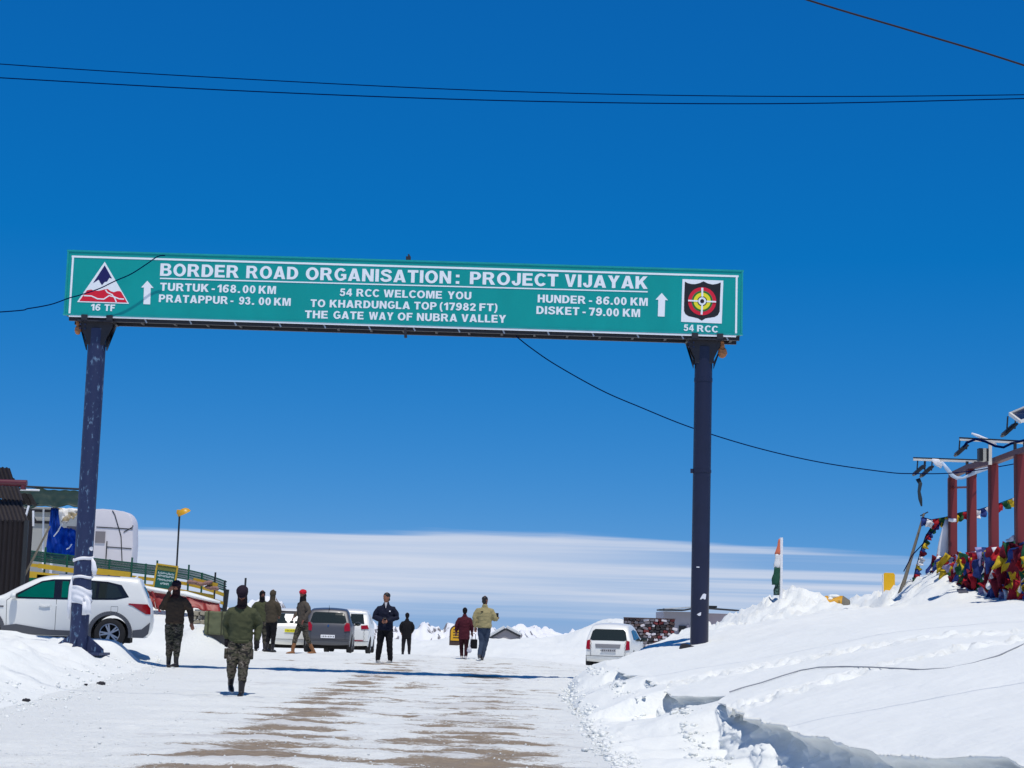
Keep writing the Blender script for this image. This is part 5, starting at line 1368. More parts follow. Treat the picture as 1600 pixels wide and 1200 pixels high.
# awning louvres beside the shed
for i, (y0, y1) in enumerate(((764, 766), (786, 790), (812, 816))):
    A = P(8, y0, d + 2.0); Bq = P(58 if i else 32, y1, d + 2.0)
    corr(MB(), A, Bq, 0, .42, pitch=.16, amp=.02, up=Vector((-.3, -.6, .7)).normalized()).build('lean_to_sheet', M_CORRL, shed, world=True)
# pale grey cabin
d = 60.0
a = P(30, 880, d); b = P(82, 880, d); t = P(60, 792, d)
cab = thing('portable_cabin', 'pale grey cabin wall under the dark green tarpaulin awning', 'cabin', ((a.x + b.x) / 2, d + 1.5, 2.3))
MB().box(((a.x + b.x) / 2 - 1, d + 1.5, (t.z + 2.2) / 2), (b.x - a.x + 2, 3, t.z - 2.2)).build('wall', M_GREYP, cab, world=True, bevel=.02)
for yy in (797, 815): 
    A = P(34, yy, d - .05); MB().box((A.x + .5, d - .03, A.z), (1.1, .05, .09)).build('dark_slot', M_BLACK, cab, world=True)
MB().box((b.x - .03, d - .03, (t.z + 2.2) / 2), (.08, .06, t.z - 2.25)).build('corner_strip', M_WHITE, cab, world=True)
# dark green tarpaulin canopy
def cloth_sheet(name, corners, nu, nv, disp, m, parent, th=.012, seed=0, f=3.0, world=True):
    """corners: 4 world points (tl, tr, br, bl); wrinkled sheet with thickness"""
    tl, tr, br, bl = [Vector(c) for c in corners]
    n = (tr - tl).cross(bl - tl).normalized()
    vs = []; W = nu + 1; H_ = nv + 1
    for j in range(H_):
        for i in range(W):
            u = i / nu; v = j / nv
            p = tl.lerp(tr, u).lerp(bl.lerp(br, u), v)
            w = float(perlin(u * f, v * f * .6, seed) + .5 * perlin(u * f * 2.3, v * f * 1.1, seed + 5)) * disp
            vs.append(p + n * w + Vector((0, 0, disp * .35 * math.sin(u * f * 4 + seed) * (v if v > .5 else v))))
    k = len(vs); vs = vs + [v + n * th for v in vs]; fs = []
    for j in range(nv):
        for i in range(nu):
            a_ = j * W + i; fs.append((a_, a_ + 1, a_ + W + 1, a_ + W)); fs.append((a_ + k, a_ + W + k, a_ + W + 1 + k, a_ + 1 + k))
    for i in range(nu): fs.append((i, i + k, i + 1 + k, i + 1)); a_ = nv * W + i; fs.append((a_, a_ + 1, a_ + 1 + k, a_ + k))
    for j in range(nv): a_ = j * W; fs.append((a_, a_ + W, a_ + W + k, a_ + k)); a_ = j * W + nu; fs.append((a_, a_ + k, a_ + W + k, a_ + W))
    return MB().add(vs, fs).build(name, m, parent, world=world, smooth=True)
d = 57.5
tl, tr, br, bl = P(26, 762, d + 1.2), P(133, 767, d + 1.2), P(133, 791, d), P(36, 792, d)
tp = thing('tarpaulin_awning', 'dark green tarpaulin awning stretched between the shed and the left sign post', 'awning', ((tl.x + tr.x) / 2, d + .6, 2.3))
cloth_sheet('canopy', (tl, tr, br, bl), 36, 10, .10, M_GTARP, tp, seed=3, f=4)
MB().tube([tl + Vector((0, .02, .05)), tr + Vector((0, .02, .05))], .035, 8).build('ridge_pole', M_FD, tp, world=True)
MB().tube([P(28, 765, d), P(62, 766, d)], .03, 8).build('pole', M_WHITE, tp, world=True)
for px_ in (68, 130): MB().bar(P(px_, 795, d + .5), P(px_ - 1, 890, d + .5), .05).build('post', M_WHITE, tp, world=True)
# blue tarpaulin hanging
d = 58.6
bt = thing('blue_tarpaulin', 'crumpled bright blue tarpaulin hanging below the green awning', 'tarpaulin', (P(100, 850, d).x, d, 2.4))
cloth_sheet('sheet', (P(80, 793, d), P(92, 794, d), P(96, 873, d - .3), P(70, 870, d - .3)), 14, 22, .16, M_BTARP, bt, seed=6, f=5)
cloth_sheet('sheet', (P(90, 822, d), P(124, 828, d + .1), P(124, 872, d - .3), P(84, 871, d - .4)), 22, 16, .18, M_BTARP, bt, seed=9, f=6)
for (p_, q_) in (((97, 818), (84, 838)), ((104, 858), (112, 850))): MB().tube([P(p_[0], p_[1], d - .35), P((p_[0] + q_[0]) / 2, (p_[1] + q_[1]) / 2 + 2, d - .4), P(q_[0], q_[1], d - .35)], .02, 6).build('rope', M_WHITE, bt, world=True)
# brown awning rags right of the blue sheet
rg = thing('sacking_bundle', 'snow dusted brown sacking hanging beside the blue tarpaulin', 'sacking', (P(105, 800, 59.4).x, 59.4, 2.4))
cloth_sheet('sheet', (P(88, 793, 59.4), P(124, 795, 59.4), P(122, 806, 59.2), P(98, 820, 59.2)), 18, 10, .14, mat('sacking', lin(150, 138, 112), .9, col2=lin(235, 235, 235), scale=3, thr=(.45, .55)), rg, seed=12, f=4)
MB().box((P(113, 832, 59.4).x, 59.5, P(113, 832, 59.4).z), (.42, .06, .42)).build('grey_board', mat('board_grey', lin(132, 126, 128), .7), rg, world=True)
# rounded white hut
d = 66.0
hb = P(146, 880, d); ht = P(160, 797, d); hx0 = P(104, 880, d).x; hx1 = P(202.5, 880, d).x
hut = thing('rounded_hut', 'white rounded fibreglass hut with dark seams behind the left sign post', 'hut', ((hx0 + hx1) / 2, d + 1.3, hb.z - .1))
w = hx1 - hx0; h_ = ht.z - hb.z + .1
prof_ = []
for i in range(15):
    a = i / 14 * math.pi / 2
    prof_.append((w / 2 - .50 + .50 * math.sin(a) ** .9 if i else w / 2 - .5, h_ - .62 + .62 * math.cos(a)))
halfp = [(0, h_ + .06), (w * .2, h_ + .03)] + prof_ + [(w / 2 + .04, h_ * .4), (w / 2 + .03, 0)]
outline = [(-x, z) for x, z in halfp[::-1]] + halfp[1:]
MB().prism(outline, -1.1, -.1).build('shell', M_HUT, hut, bevel=.03, ang=35)
for pts in ([(.66, 1.0), (.70, .93), (.82, .55), (.86, .1)], [(.86, .62), (1.0, .72), (1.06, .75)], [(.42, .70), (1.05, .68)], [(.60, .35), (1.06, .33)]):
    mbs = MB(); q = [Vector((hx0 - (hx0 + hx1) / 2 + w * (x_ if x_ < 1.04 else 1.0), -1.105, h_ * z_)) for x_, z_ in pts]
    mbs.tube(q, .018, 6).build('seam', M_FD, hut)
MB().box((-.02, -1.12, h_ * .52), (.36, .03, .42)).build('window', mat('board_grey', (0, 0, 0)), hut)
MB().tube([(.24, -1.13, .1), (.24, -1.13, h_ * .45)], .02, 6).build('pipe', M_FD, hut)
# green tank seen over the car bonnet
d = 50.0
A = P(28, 902, d); B2 = P(60, 926, d)
gt = thing('green_sheet_fence', 'flat green sheet panel standing behind the bonnet of the white family car', 'panel', ((A.x + B2.x) / 2, d, 1.6))
MB().box(((A.x + B2.x) / 2 + .3, d, (A.z + 1.5) / 2), (B2.x - A.x + .9, .05, A.z - 1.5)).build('panel', M_TEALP, gt, world=True, bevel=.01)
for i in range(3): MB().box((A.x + .1 + i * .45, d - .05, (A.z + 1.5) / 2), (.05, .05, A.z - 1.5)).build('upright', M_FD, gt, world=True)
# fence along the terrace
FD = 54.4
def fz(x): return 2.22 + (-9.6 - x) * .088
fx0 = P(28, 900, FD).x; fx1 = P(322, 920, FD).x
# plan line: straight, then curving away and down to the right
def fpt(t):
    x = fx0 + (P(343, 930, FD).x - fx0) * t
    bend = max(0, (t - .78) / .22)
    return Vector((x, FD + 1.2 * bend ** 2, fz(x) - .22 * bend ** 2))
fence = thing('terrace_fence', 'green and yellow railing curving along the snowy terrace behind the white family car', 'fence', (-12, FD, 2.5))
NR = 34
pts_ = [fpt(i / NR) for i in range(NR + 1)]
def rail(zo, hgt, m, name='rail', t0=0.0, t1=1.0, dep=.04, yo=0.0, n=4):
    seg_ = [i for i in range(NR + 1) if t0 <= i / NR <= t1]
    for k in range(0, len(seg_) - 1, n):
        mb = MB()
        for i in seg_[k:k + n]:
            if i + 1 in seg_: mb.bar(pts_[i] + Vector((0, yo, zo)), pts_[i + 1] + Vector((0, yo, zo)), dep, hgt)
        if mb.v: mb.build(name, m, fence, world=True)
for zo in (.98, .83, .70): rail(zo, .035, M_FG)
rail(.905, .016, M_FG, 'mesh_wire'); rail(.765, .016, M_FG, 'mesh_wire')
rail(.56, .10, M_FY); rail(.30, .09, M_FY, t0=.12); rail(.12, .05, M_FD); rail(.02, .05, M_FD)
bal = MB()
for i in range(NR * 8):
    p = fpt(i / (NR * 8)); bal.box(p + Vector((0, .03, .84)), (.016, .016, .29)); bal.box(p + Vector((0, .03, .07)), (.02, .016, .12))
bal.build('baluster', M_FG, fence, world=True, kind='stuff')
for i, t_ in enumerate((0.02, .13, .24, .34, .45, .56, .63, .685, .76, .84, .90, .955, .995)):
    p = fpt(t_); MB().box(p + Vector((0, -.03, .52 if i % 2 else .46)), (.05, .05, 1.25 if i % 2 else 1.1)).build('post', M_FG if t_ < .95 else M_FD, fence, world=True)
MB().bar(fpt(1.0) + Vector((.03, 0, .75)), fpt(1.0) + Vector((-.05, 0, -.45)), .13).build('end_post', M_FD, fence, world=True)
# yellow boards leaning on the rails
for (x0_, y0_, x1_, y1_, hh) in ((60, 884, 125, 893, .14), (152, 892, 204, 898, .16), (150, 909, 240, 916, .10), (30, 896, 118, 905, .20), (302, 906, 340, 915, .13), (276, 922, 334, 932, .10), (58, 900, 120, 906, .10)):
    A = P(x0_, y0_, FD - .12); B2 = P(x1_, y1_, FD - .12)
    tagb = MB(); tagb.bar(A, B2, .05, hh); tagb.build('yellow_board', M_FY, fence, world=True)
# notice board
d = FD - .35
c = [P(*p, d) for p in ((243.5, 881.5), (276, 886), (273.5, 923), (242, 919))]
nb = thing('notice_board', 'green notice board with yellow frame and faded white lettering on the terrace fence', 'sign', ((c[0].x + c[1].x) / 2, d, 2.2))
cx_ = (c[0].x + c[1].x) / 2; cz_ = (c[0].z + c[2].z) / 2; bw = .62; bh = .72
rotn = Matrix.Rotation(math.atan2(c[0].z - c[1].z, c[1].x - c[0].x), 3, 'Y')
MB().box((cx_, d, cz_), (bw, .03, bh), rotn).build('board', mat('notice_green', lin(18, 92, 82), .5, var=.1), nb, world=True)
mb = MB()
for (ox, oz, sx, sz) in ((0, bh / 2, bw + .04, .05), (0, -bh / 2, bw + .04, .05)): mb.box(Vector((cx_, d - .015, cz_)) + rotn @ Vector((ox, 0, oz)), (sx, .05, sz), rotn)
for (ox, oz, sx, sz) in ((-bw / 2, 0, .05, bh - .05), (bw / 2, 0, .05, bh - .05)): mb.box(Vector((cx_, d - .013, cz_)) + rotn @ Vector((ox, 0, oz)), (sx, .046, sz), rotn)
mb.build('frame', M_FY, nb, world=True)
MB().box(Vector((cx_, d - .018, cz_)) + rotn @ Vector((0, 0, .26)), (bw - .08, .008, .13), rotn).build('header_strip', mat('olive_strip', lin(110, 112, 50), .6), nb, world=True)
random.seed(4)
for r_, (oz, n_, ww) in enumerate(((.12, 6, .50), (.03, 7, .50), (-.08, 6, .46), (-.19, 4, .26))):
    for k in range(n_):
        ox = -ww / 2 + (k + .5) * ww / n_
        mb = MB(); wd = ww / n_ * .72
        for bb in range(3):
            if bb == 1: mb.box(Vector((cx_, d - .018, cz_)) + rotn @ Vector((ox, 0, oz + random.choice((-.02, 0, .02)))), (wd, .006, .018), rotn)
            else: mb.box(Vector((cx_, d - .0185, cz_)) + rotn @ Vector((ox + (bb - 1) * wd * .42, 0, oz)), (.018, .006, .06 if random.random() < .7 else .03), rotn)
        mb.build('faded_mark', mat('faded_white', lin(190, 205, 205), .7), nb, world=True)
for e in (-1, 1): MB().bar((cx_ + e * .28, d + .06, cz_ + .3), (cx_ + e * .28, d + .06, 2.0), .05).build('post', M_FY if e < 0 else M_FD, nb, world=True)
# lamp
d = FD + .25
lb = P(275, 905, d); lt = P(272, 803, d)
lamp = thing('street_lamp', 'thin lamp post with tilted yellow shade above the terrace fence', 'street lamp', (lb.x, d, lb.z - .5))
MB().tube([(lb.x, d, lb.z - .6), (lb.x, d, lt.z)], .028, 10).build('pole', M_FD, lamp, world=True, ang=40)
hd = Vector((lb.x + .12, d - .05, lt.z + .07))
rot = Matrix.Rotation(-.45, 3, 'Y') @ Matrix.Rotation(.25, 3, 'X')
vs = []; fs = []
prs = [(.02, .10), (.10, .08), (.16, .02), (.19, -.06), (.175, -.06), (.14, .01), (.08, .06), (.01, .07)]
for k in range(20):
    a = 2 * math.pi * k / 20
    for r_, z_ in prs: vs.append(hd + rot @ Vector((r_ * math.cos(a) * 1.15, r_ * math.sin(a), z_)))
for k in range(20):
    for j in range(len(prs) - 1): k2 = (k + 1) % 20; fs.append((k * 8 + j, k * 8 + j + 1, k2 * 8 + j + 1, k2 * 8 + j))
MB().add(vs, fs).build('shade', mat('lamp_yellow', lin(214, 160, 30), .4, var=.15), lamp, world=True, ang=40)
MB().ell(hd + rot @ Vector((0, 0, -.01)), (.06, .06, .06)).build('bulb', mat('dull_glass', lin(110, 90, 40), .2), lamp, world=True, smooth=True)
MB().box((lb.x - .02, d, lt.z + .06), (.14, .10, .14)).build('lamp_mount', mat('lamp_yellow', (0, 0, 0)), lamp, world=True, bevel=.02)
# rope between fence posts, marker pole
mp = P(383, 903, 60); tag(MB().tube([(mp.x, 60, mp.z - 1.6), (mp.x + .02, 60, mp.z)], .035, 8).build('marker_pole', M_FD), 'short dark pole standing behind the head of the walking soldier', 'pole')
# sandbags
sb = [(302, 910, 12), (311, 912, 15), (323, 911, 16), (327, 918, 14), (336, 919, 11), (296, 909, 8)]
for i, (px_, py_, w_) in enumerate(sb):
    c_ = P(px_, py_, FD - .22 + .05 * (i % 2))
    o_ = obj_from(remeshed(MB().ell((0, 0, 0), (w_ * .0105, .11, .062)).ell((w_ * .004, 0, -.01), (w_ * .008, .12, .06)), .014, 3, .008, i, 14), 'sandbag', M_SB, None)
    o_.location = c_; o_.rotation_euler = (0, (-.1, .05, -.35, .1, .12, -.6)[i], .1 * i)
    tag(o_, ('second sandbag from the left, upright on the lower yellow rail', 'flat sandbag left of the slanting one on the fence', 'long sandbag slanting upwards to the right on the fence', 'lower sandbag under the slanting one by the fence end', 'rightmost sandbag beside the dark fence end post', 'leftmost small sandbag standing on the yellow rail')[i], 'sandbag', 'sandbags lying along the yellow fence rail')
# red sheet retaining wall with snow along its top
RD = 52.6
rw = thing('red_sheet_wall', 'bent red sheet metal barrier with snow along its top below the terrace fence', 'barrier', (P(280, 950, RD).x, RD, 1.8))
tops = [(214, 917), (238, 923), (262, 927), (290, 930), (318, 937), (343, 943)]
bots = [(222, 936), (244, 952), (268, 943), (296, 948), (322, 954), (346, 960)]
for i in range(5):
    yo = (0, .05, 0, -.04, 0)[i]
    cloth_sheet('sheet_panel', (P(*tops[i], RD + yo), P(tops[i + 1][0] - .3, tops[i + 1][1], RD + yo + .02), P(bots[i + 1][0] - .3, bots[i + 1][1], RD - .12 + yo), P(*bots[i], RD - .2 + yo)), 6, 6, .05, M_REDS, rw, th=.02, seed=20 + i, f=2)
for (p_, q_) in (((238, 924), (250, 956)), ((222, 918), (236, 950))): MB().bar(P(*p_, RD - .25), P(*q_, RD - .3), .10, .03).build('loose_strip', M_REDS, rw, world=True)
MB().tube([P(*t, RD + .12) + Vector((0, 0, .03)) for t in tops], [(.20, .06), (.22, .08), (.22, .07), (.24, .09), (.22, .07), (.15, .05)], 12, ref=(0, 0, 1)).build('snow_cap', M_SNOW, rw, world=True, smooth=True)
for i, (x0_, x1_, y0_) in enumerate(((294, 303, 951), (304, 322, 954), (323, 344, 959))):
    MB().box(((P(x0_, 955, RD).x + P(x1_, 955, RD).x) / 2, RD - .05, P(x0_, y0_ + 5, RD).z), (P(x1_, 955, RD).x - P(x0_, 955, RD).x - .03, .05, .26)).build('white_board', M_GREYP, rw, world=True)
# low stone wall beside the crate
SD = 50.2
sw = thing('low_stone_wall', 'low grey stone wall remnant half buried in snow left of the olive crate', 'wall', (P(310, 970, SD).x, SD, 1.4))
M_ST = [mat('stone_grey', lin(128, 124, 116), .9, var=.3, scale=9, bump=.1), mat('stone_tan', lin(150, 142, 124), .9, var=.3, scale=9, bump=.1), mat('stone_dark', lin(84, 82, 80), .9, var=.3, scale=9, bump=.1)]
def stone_mesh(seed):
    bm = bmesh.new(); bmesh.ops.create_cube(bm, size=1.0)
    bmesh.ops.bevel(bm, geom=bm.edges[:], offset=.14, segments=1, affect='EDGES')
    rr = random.Random(seed)
    for v in bm.verts: v.co += Vector((rr.uniform(-.06, .06), rr.uniform(-.06, .06), rr.uniform(-.06, .06)))
    me = bpy.data.meshes.new('stone'); bm.to_mesh(me); bm.free(); return me
SM = {}
def stone(parent, c, size, m, seed):
    key = (seed % 5, m.name)
    if key not in SM:
        SM[key] = stone_mesh(seed % 5); SM[key].materials.append(m)
    o = bpy.data.objects.new('stone', SM[key]); link(o, parent)
    o.location = Vector(c) - Vector(parent.location); o.scale = size
    o.rotation_euler = (random.uniform(-.08, .08), random.uniform(-.12, .12), random.uniform(-.1, .1)); return o
xw0 = P(299, 970, SD).x; xw1 = P(322, 970, SD).x
for r_ in range(4):
    x_ = xw0
    while x_ < xw1:
        w_ = random.uniform(.12, .26); stone(sw, (x_ + w_ / 2, SD + random.uniform(-.02, .02), P(310, 978, SD).z + r_ * .115), (w_ * .96, .3, .11), random.choice(M_ST), random.randint(0, 99)); x_ += w_
# olive crate
d = 45.6
A = P(320, 956, d); B2 = P(352, 991, d)
cr = thing('olive_crate', 'olive canvas-covered crate on the snow behind the walking soldier', 'crate', ((A.x + B2.x) / 2, d + .35, B2.z))
gzc = ground_z((A.x + B2.x) / 2, d + .35)
ob = obj_from(remeshed(MB().box(((B2.x - A.x) * .05, 0, (A.z - B2.z) / 2 + .0), (B2.x - A.x + .08, .6, A.z - B2.z + .04)), .022, 4, .015, 5, 5), 'crate_body', cloth('olive_canvas', lin(104, 108, 82)), cr)
for xx in (-.18, .16): MB().box((xx, 0, (A.z - B2.z) / 2), (.03, .64, A.z - B2.z + .06)).build('strap', cloth('dark_strap', lin(70, 72, 56)), cr)
MB().box((0, 0, -.12), (.5, .4, .3)).build('plinth', M_ST[2], cr)
# ------------------------------------------------------------------ scarves on the left post
M_SILK = mat('white_silk', lin(232, 232, 236), .6, var=.06, scale=8, bump=.12, bscale=22)
def band(z0, z1, zoff, label, cat='scarf', r=.198, tails=()):
    n = 40; rows_ = max(3, int((z1 - z0) / .025)); vs = []; fs = []
    for j in range(rows_ + 1):
        v = j / rows_
        for k in range(n):
            a = 2 * math.pi * k / n
            rr = r + .012 * math.sin(v * math.pi) + .018 * float(perlin(a * 1.2, v * (z1 - z0) * 14, int(z0 * 10))) + .008 * math.sin(v * 19 + a * 2)
            z = z0 + (z1 - z0) * v + zoff * math.cos(a - .3) + .012 * math.sin(a * 3)
            vs.append((gx + rr * math.cos(a), SY + rr * math.sin(a), z))
    for j in range(rows_):
        for k in range(n): k2 = (k + 1) % n; fs.append((j * n + k, j * n + k2, (j + 1) * n + k2, (j + 1) * n + k))
    t = thing('scarf', label, cat, (gx, SY, z0), 0, 'white scarves tied round the left sign post')
    o = MB().add(vs, fs).build('wrap', M_SILK, t, world=True, smooth=True)
    so = o.modifiers.new('thickness', 'SOLIDIFY'); so.thickness = .01
    for tail in tails:
        mb = MB(); mb.tube([Vector(p) for p, _ in tail], [w for _, w in tail], 10, ref=(0, 1, 0)).build('tail', M_SILK, t, world=True, smooth=True)
    return t
zs_ = lambda py: P(130, py, SY).z
band(zs_(875.5), zs_(870.5), .03, 'uppermost thin white scarf tied round the left sign post with its end hanging right', tails=[[((gx + .18, SY - .05, zs_(872)), (.02, .012)), ((gx + .23, SY - .10, zs_(879)), (.045, .014)), ((gx + .25, SY - .10, zs_(889)), (.06, .012)), ((gx + .27, SY - .10, zs_(898)), (.035, .012))]])
band(zs_(904), zs_(899.5), .0, 'middle narrow white scarf band round the left sign post', r=.200, tails=[[((gx - .18, SY - .08, zs_(902)), (.02, .015)), ((gx - .20, SY - .12, zs_(918)), (.035, .012)), ((gx - .205, SY - .10, zs_(945)), (.045, .012)), ((gx - .21, SY - .10, zs_(968)), (.025, .012))]])
band(zs_(945), zs_(918), -.05, 'wide lowest white scarf wound round the left sign post with a knotted tail', r=.202, tails=[[((gx + .12, SY - .20, zs_(932)), (.04, .03)), ((gx + .19, SY - .20, zs_(940)), (.055, .018)), ((gx + .20, SY - .2, zs_(950)), (.06, .014)), ((gx + .205, SY - .2, zs_(960)), (.07, .014))], [((gx + .12, SY - .21, zs_(940)), (.04, .02)), ((gx + .13, SY - .21, zs_(961)), (.045, .014))]])
M_RAG = mat('brown_rag', lin(166, 110, 70), .9, var=.35, scale=14, bump=.1)
for (px_, py_, w_, h__, lab) in ((1129, 547, .10, .17, 'brown rag hanging from the bracket on the right sign post'), (122, 512, .07, .14, 'brown rag caught on the bracket of the left sign post')):
    c_ = P(px_, py_, SY - .1)
    o_ = obj_from(remeshed(MB().ell((0, 0, -.05), (w_, .08, h__ * .7)).tube([(0, 0, -.05), (-.02, 0, h__ + .06)], [w_ * .7, .03], 10), .014, 2, .02, 3, 14), 'rag', M_RAG, None)
    o_.location = c_; tag(o_, lab, 'rag')
c_ = P(638, 405, SY - .28); MB().box((c_.x, SY - .28, Z1 + .04), (.10, .05, .08)).tube([(c_.x + .02, SY - .28, Z1 + .06), (c_.x, SY - .28, Z1 + .13)], [.03, .015], 6).build('lifting_lug', M_STEEL, sign, world=True)
MB().tube([P(633, 512, SY - .33), P(634, 528, SY - .33)], .03, 6).build('hook', M_STEEL, sign, world=True)
# ------------------------------------------------------------------ cables
def cable(pts, rad, label, name='overhead_cable', m=None, cat='cable'):
    q = [tuple(p) for p in pts]
    # smooth
    out = []
    for i in range(len(q) - 1):
        p0 = Vector(q[max(i - 1, 0)]); p1 = Vector(q[i]); p2 = Vector(q[i + 1]); p3 = Vector(q[min(i + 2, len(q) - 1)])
        for k in range(8):
            t = k / 8; out.append(0.5 * ((2 * p1) + (-p0 + p2) * t + (2 * p0 - 5 * p1 + 4 * p2 - p3) * t * t + (-p0 + 3 * p1 - 3 * p2 + p3) * t ** 3))
    out.append(Vector(q[-1]))
    return tag(MB().tube(out, rad, 6).build(name, m or M_WIRE, smooth=True), label, cat)
cable([P(x, y, 26) for x, y in ((-500, 60), (0, 100), (400, 124.5), (800, 143), (1200, 150.5), (1600, 148), (2100, 138))], .0075, 'upper of the two thin cables crossing the whole sky')
cable([P(x, y, 26) for x, y in ((-500, 92), (0, 121.5), (400, 143), (800, 157.5), (1200, 162), (1600, 154), (2100, 140))], .0085, 'lower of the two thin cables crossing the whole sky')
cable([P(x, y, 16) for x, y in ((1000, -85), (1262, 0), (1430, 50), (1600, 102), (2000, 235))], .0095, 'single thick cable crossing the top right corner of the sky', m=mat('rubber_cable', lin(52, 46, 50), .7, spec=.1))
cable([P(x, y, SY - .55) for x, y in ((-300, 505), (0, 487.5), (45, 482), (80, 475.5), (107, 466), (125, 461), (155, 451), (180, 439), (205, 428), (230, 412), (246, 401), (258, 399))], .012, 'sagging cable running up across the left emblem to the top of the sign')
cable([P(*p, q) for p, q in (((806, 525), 37.1), ((830, 544), 37.3), ((870, 571), 37.6), ((940, 610), 38), ((1000, 636), 38.4), ((1080, 668), 39), ((1180, 699), 40), ((1280, 722), 41), ((1380, 737), 42), ((1425, 740), 42.6), ((1500, 738), 43.5), ((1600, 722), 44), ((1700, 700), 44))], .012, 'long cable sagging from the bottom of the sign to the red steel frame')
# cable lying on the right-hand snow bank
def surf(x, y):
    return ground_z(x, y) + .012
gp = [(P(1700, 975, 24)), ]
def hit(px, py):
    lo_, hi_ = 12.0, 60.0; prev = None
    ds = np.linspace(lo_, hi_, 480); u_ = P(px, py, 1.0)
    gz_ = G(u_.x * ds, ds); below = np.nonzero(EYE + (u_.z - EYE) * ds <= gz_)[0]
    for d in ds[below[:1]]:
        if True:
            a_, b_ = d - (hi_ - lo_) / 479, d
            for _ in range(12):
                m_ = (a_ + b_) / 2; q = P(px, py, m_)
                if q.z <= ground_z(q.x, m_): b_ = m_
                else: a_ = m_
            q = P(px, py, b_); return Vector((q.x, b_, ground_z(q.x, b_)))
    return None
cp = []
_cp = ((1640, 990), (1600, 1008), (1560, 1026), (1520, 1038), (1480, 1046), (1440, 1048), (1400, 1046), (1360, 1044), (1320, 1043), (1280, 1044), (1250, 1049), (1220, 1058), (1190, 1068), (1160, 1076), (1130, 1086))
cpx = [(_cp[i][0] + (_cp[i + 1][0] - _cp[i][0]) * k / 3, _cp[i][1] + (_cp[i + 1][1] - _cp[i][1]) * k / 3) for i in range(len(_cp) - 1) for k in range(3)]
for p in cpx:
    h_ = hit(*p)
    if h_: cp.append(h_ + Vector((0, 0, .013)))
if len(cp) > 3: cable(cp, .008, 'thin grey cable lying across the smooth snow bank on the right', 'ground_cable', mat('grey_cable', lin(140, 143, 150), .8))
# ------------------------------------------------------------------ right side: red frame, flags, yellow slab, wall, buildings
M_RP = mat('red_oxide_steel', lin(122, 40, 43), 0.5, var=.12, scale=2, bump=.02)
M_RPD = mat('dark_red_steel', lin(80, 27, 33), 0.5, var=.12, scale=2)
frame = thing('red_steel_frame', 'tall frame of dark red steel posts hung with prayer flags on the right snow bank', 'steel frame', (11.3, 42, 2.8))
FX = 11.35
specs = [(46.0, 747, 1487), (44.0, 733, 1517), (42.0, 726, 1551), (39.6, 711, 1592), (37.4, 700, 1630)]
tops_ = []
for d, ty, px_ in specs:
    b0 = P(px_, 900, d); tz = P(px_, ty, d).z; x_ = P(px_, (ty + 900) / 2, d).x
    tops_.append(Vector((x_, d, tz)))
    g_ = ground_z(x_, d) - .4
    mb = MB(); mb.box((x_ + .02, d, (g_ + tz) / 2), (.014, .16, tz - g_)); mb.box((x_ + .02, d - .088, (g_ + tz) / 2), (.20, .014, tz - g_)); mb.box((x_ + .02, d + .088, (g_ + tz) / 2), (.20, .014, tz - g_))
    mb.build('post', M_RP, frame, world=True)
    MB().box((x_ - .085, d - .10, (g_ + tz) / 2), (.05, .05, tz - g_)).build('channel', M_RPD, frame, world=True)
pl = [t + Vector((.0, -.0, .06)) for t in tops_]
for a, b in zip(pl[:-1], pl[1:]): MB().bar(a, b, .16, .13).build('top_beam', M_RPD, frame, world=True)
MB().bar(P(1487, 762, 46.1), P(1519, 761, 44.0), .05).build('brace', M_RP, frame, world=True)
low_ = []
for (d, ty, px_), t_ in zip(specs, tops_): low_.append(Vector((t_.x, d - .12, 3.78 if d > 40 else 3.85)))
for a, b in zip(low_[:-1], low_[1:]): MB().bar(a, b, .10, .12).build('lower_rail', M_RPD, frame, world=True)
M_ARM = mat('white_arm', lin(220, 216, 208), .5, var=.1); M_FL = mat('floodlight_black', lin(26, 28, 36), .5, var=.2)
def arm(pa, pb, d, th=.05): MB().bar(P(*pa, d), P(*pb, d), .06, th).build('lamp_arm', M_ARM, frame, world=True); MB().bar(P(*pa, d) + Vector((0, .01, .045)), P(*pb, d) + Vector((0, .01, .045)), .05, .03).build('arm_edge', M_FL, frame, world=True)
def flood(px, py, d, s=1.0, arm_px=None):
    c = P(px, py, d)
    rot = Matrix.Rotation(.7, 3, 'Y') if False else Matrix.Rotation(-.75, 3, 'Y')
    o = MB().box(c, (.36 * s, .30, .05), rot).box(c + rot @ Vector((0, 0, .035)), (.30 * s, .24, .03), rot).build('floodlight', M_FL, frame, world=True, bevel=.008)
    MB().box(Vector(c) - Vector(frame.location) + rot @ Vector((0, 0, -.029)), (.28 * s, .22, .006), rot).build('lens', mat('lamp_glass', lin(70, 76, 90), .1), o)
    for ex in (-.03, .14): MB().bar(c + Vector((ex - .02, 0, .03)), c + Vector((ex, 0, .27 * s)), .028).build('bracket', M_FL, frame, world=True)
arm((1427, 718), (1542, 722), 44.3); flood(1436, 735, 44.3); flood(1448, 737, 44.9, 1.1)
for px_ in (1511, 1524): MB().bar(P(px_, 721, 44.2), P(px_, 745, 44.2), .06).build('riser', M_FL, frame, world=True)
arm((1499, 687), (1630, 694), 41.0, .04); flood(1502, 704, 41.0)
for px_ in (1586, 1601): MB().bar(P(px_, 691, 40.8), P(px_, 716, 40.8), .06).build('riser', M_FL, frame, world=True)
MB().bar(P(1547, 688, 41.5), P(1547, 726, 41.5), .07).build('riser', M_ARM, frame, world=True)
c = P(1537, 711, 41.6)
for k in range(3): MB().box((c.x - .09 + k * .09, c.y, c.z), (.075, .2, .30)).build('equipment_box', M_FL if k != 1 else M_GREYP, frame, world=True)
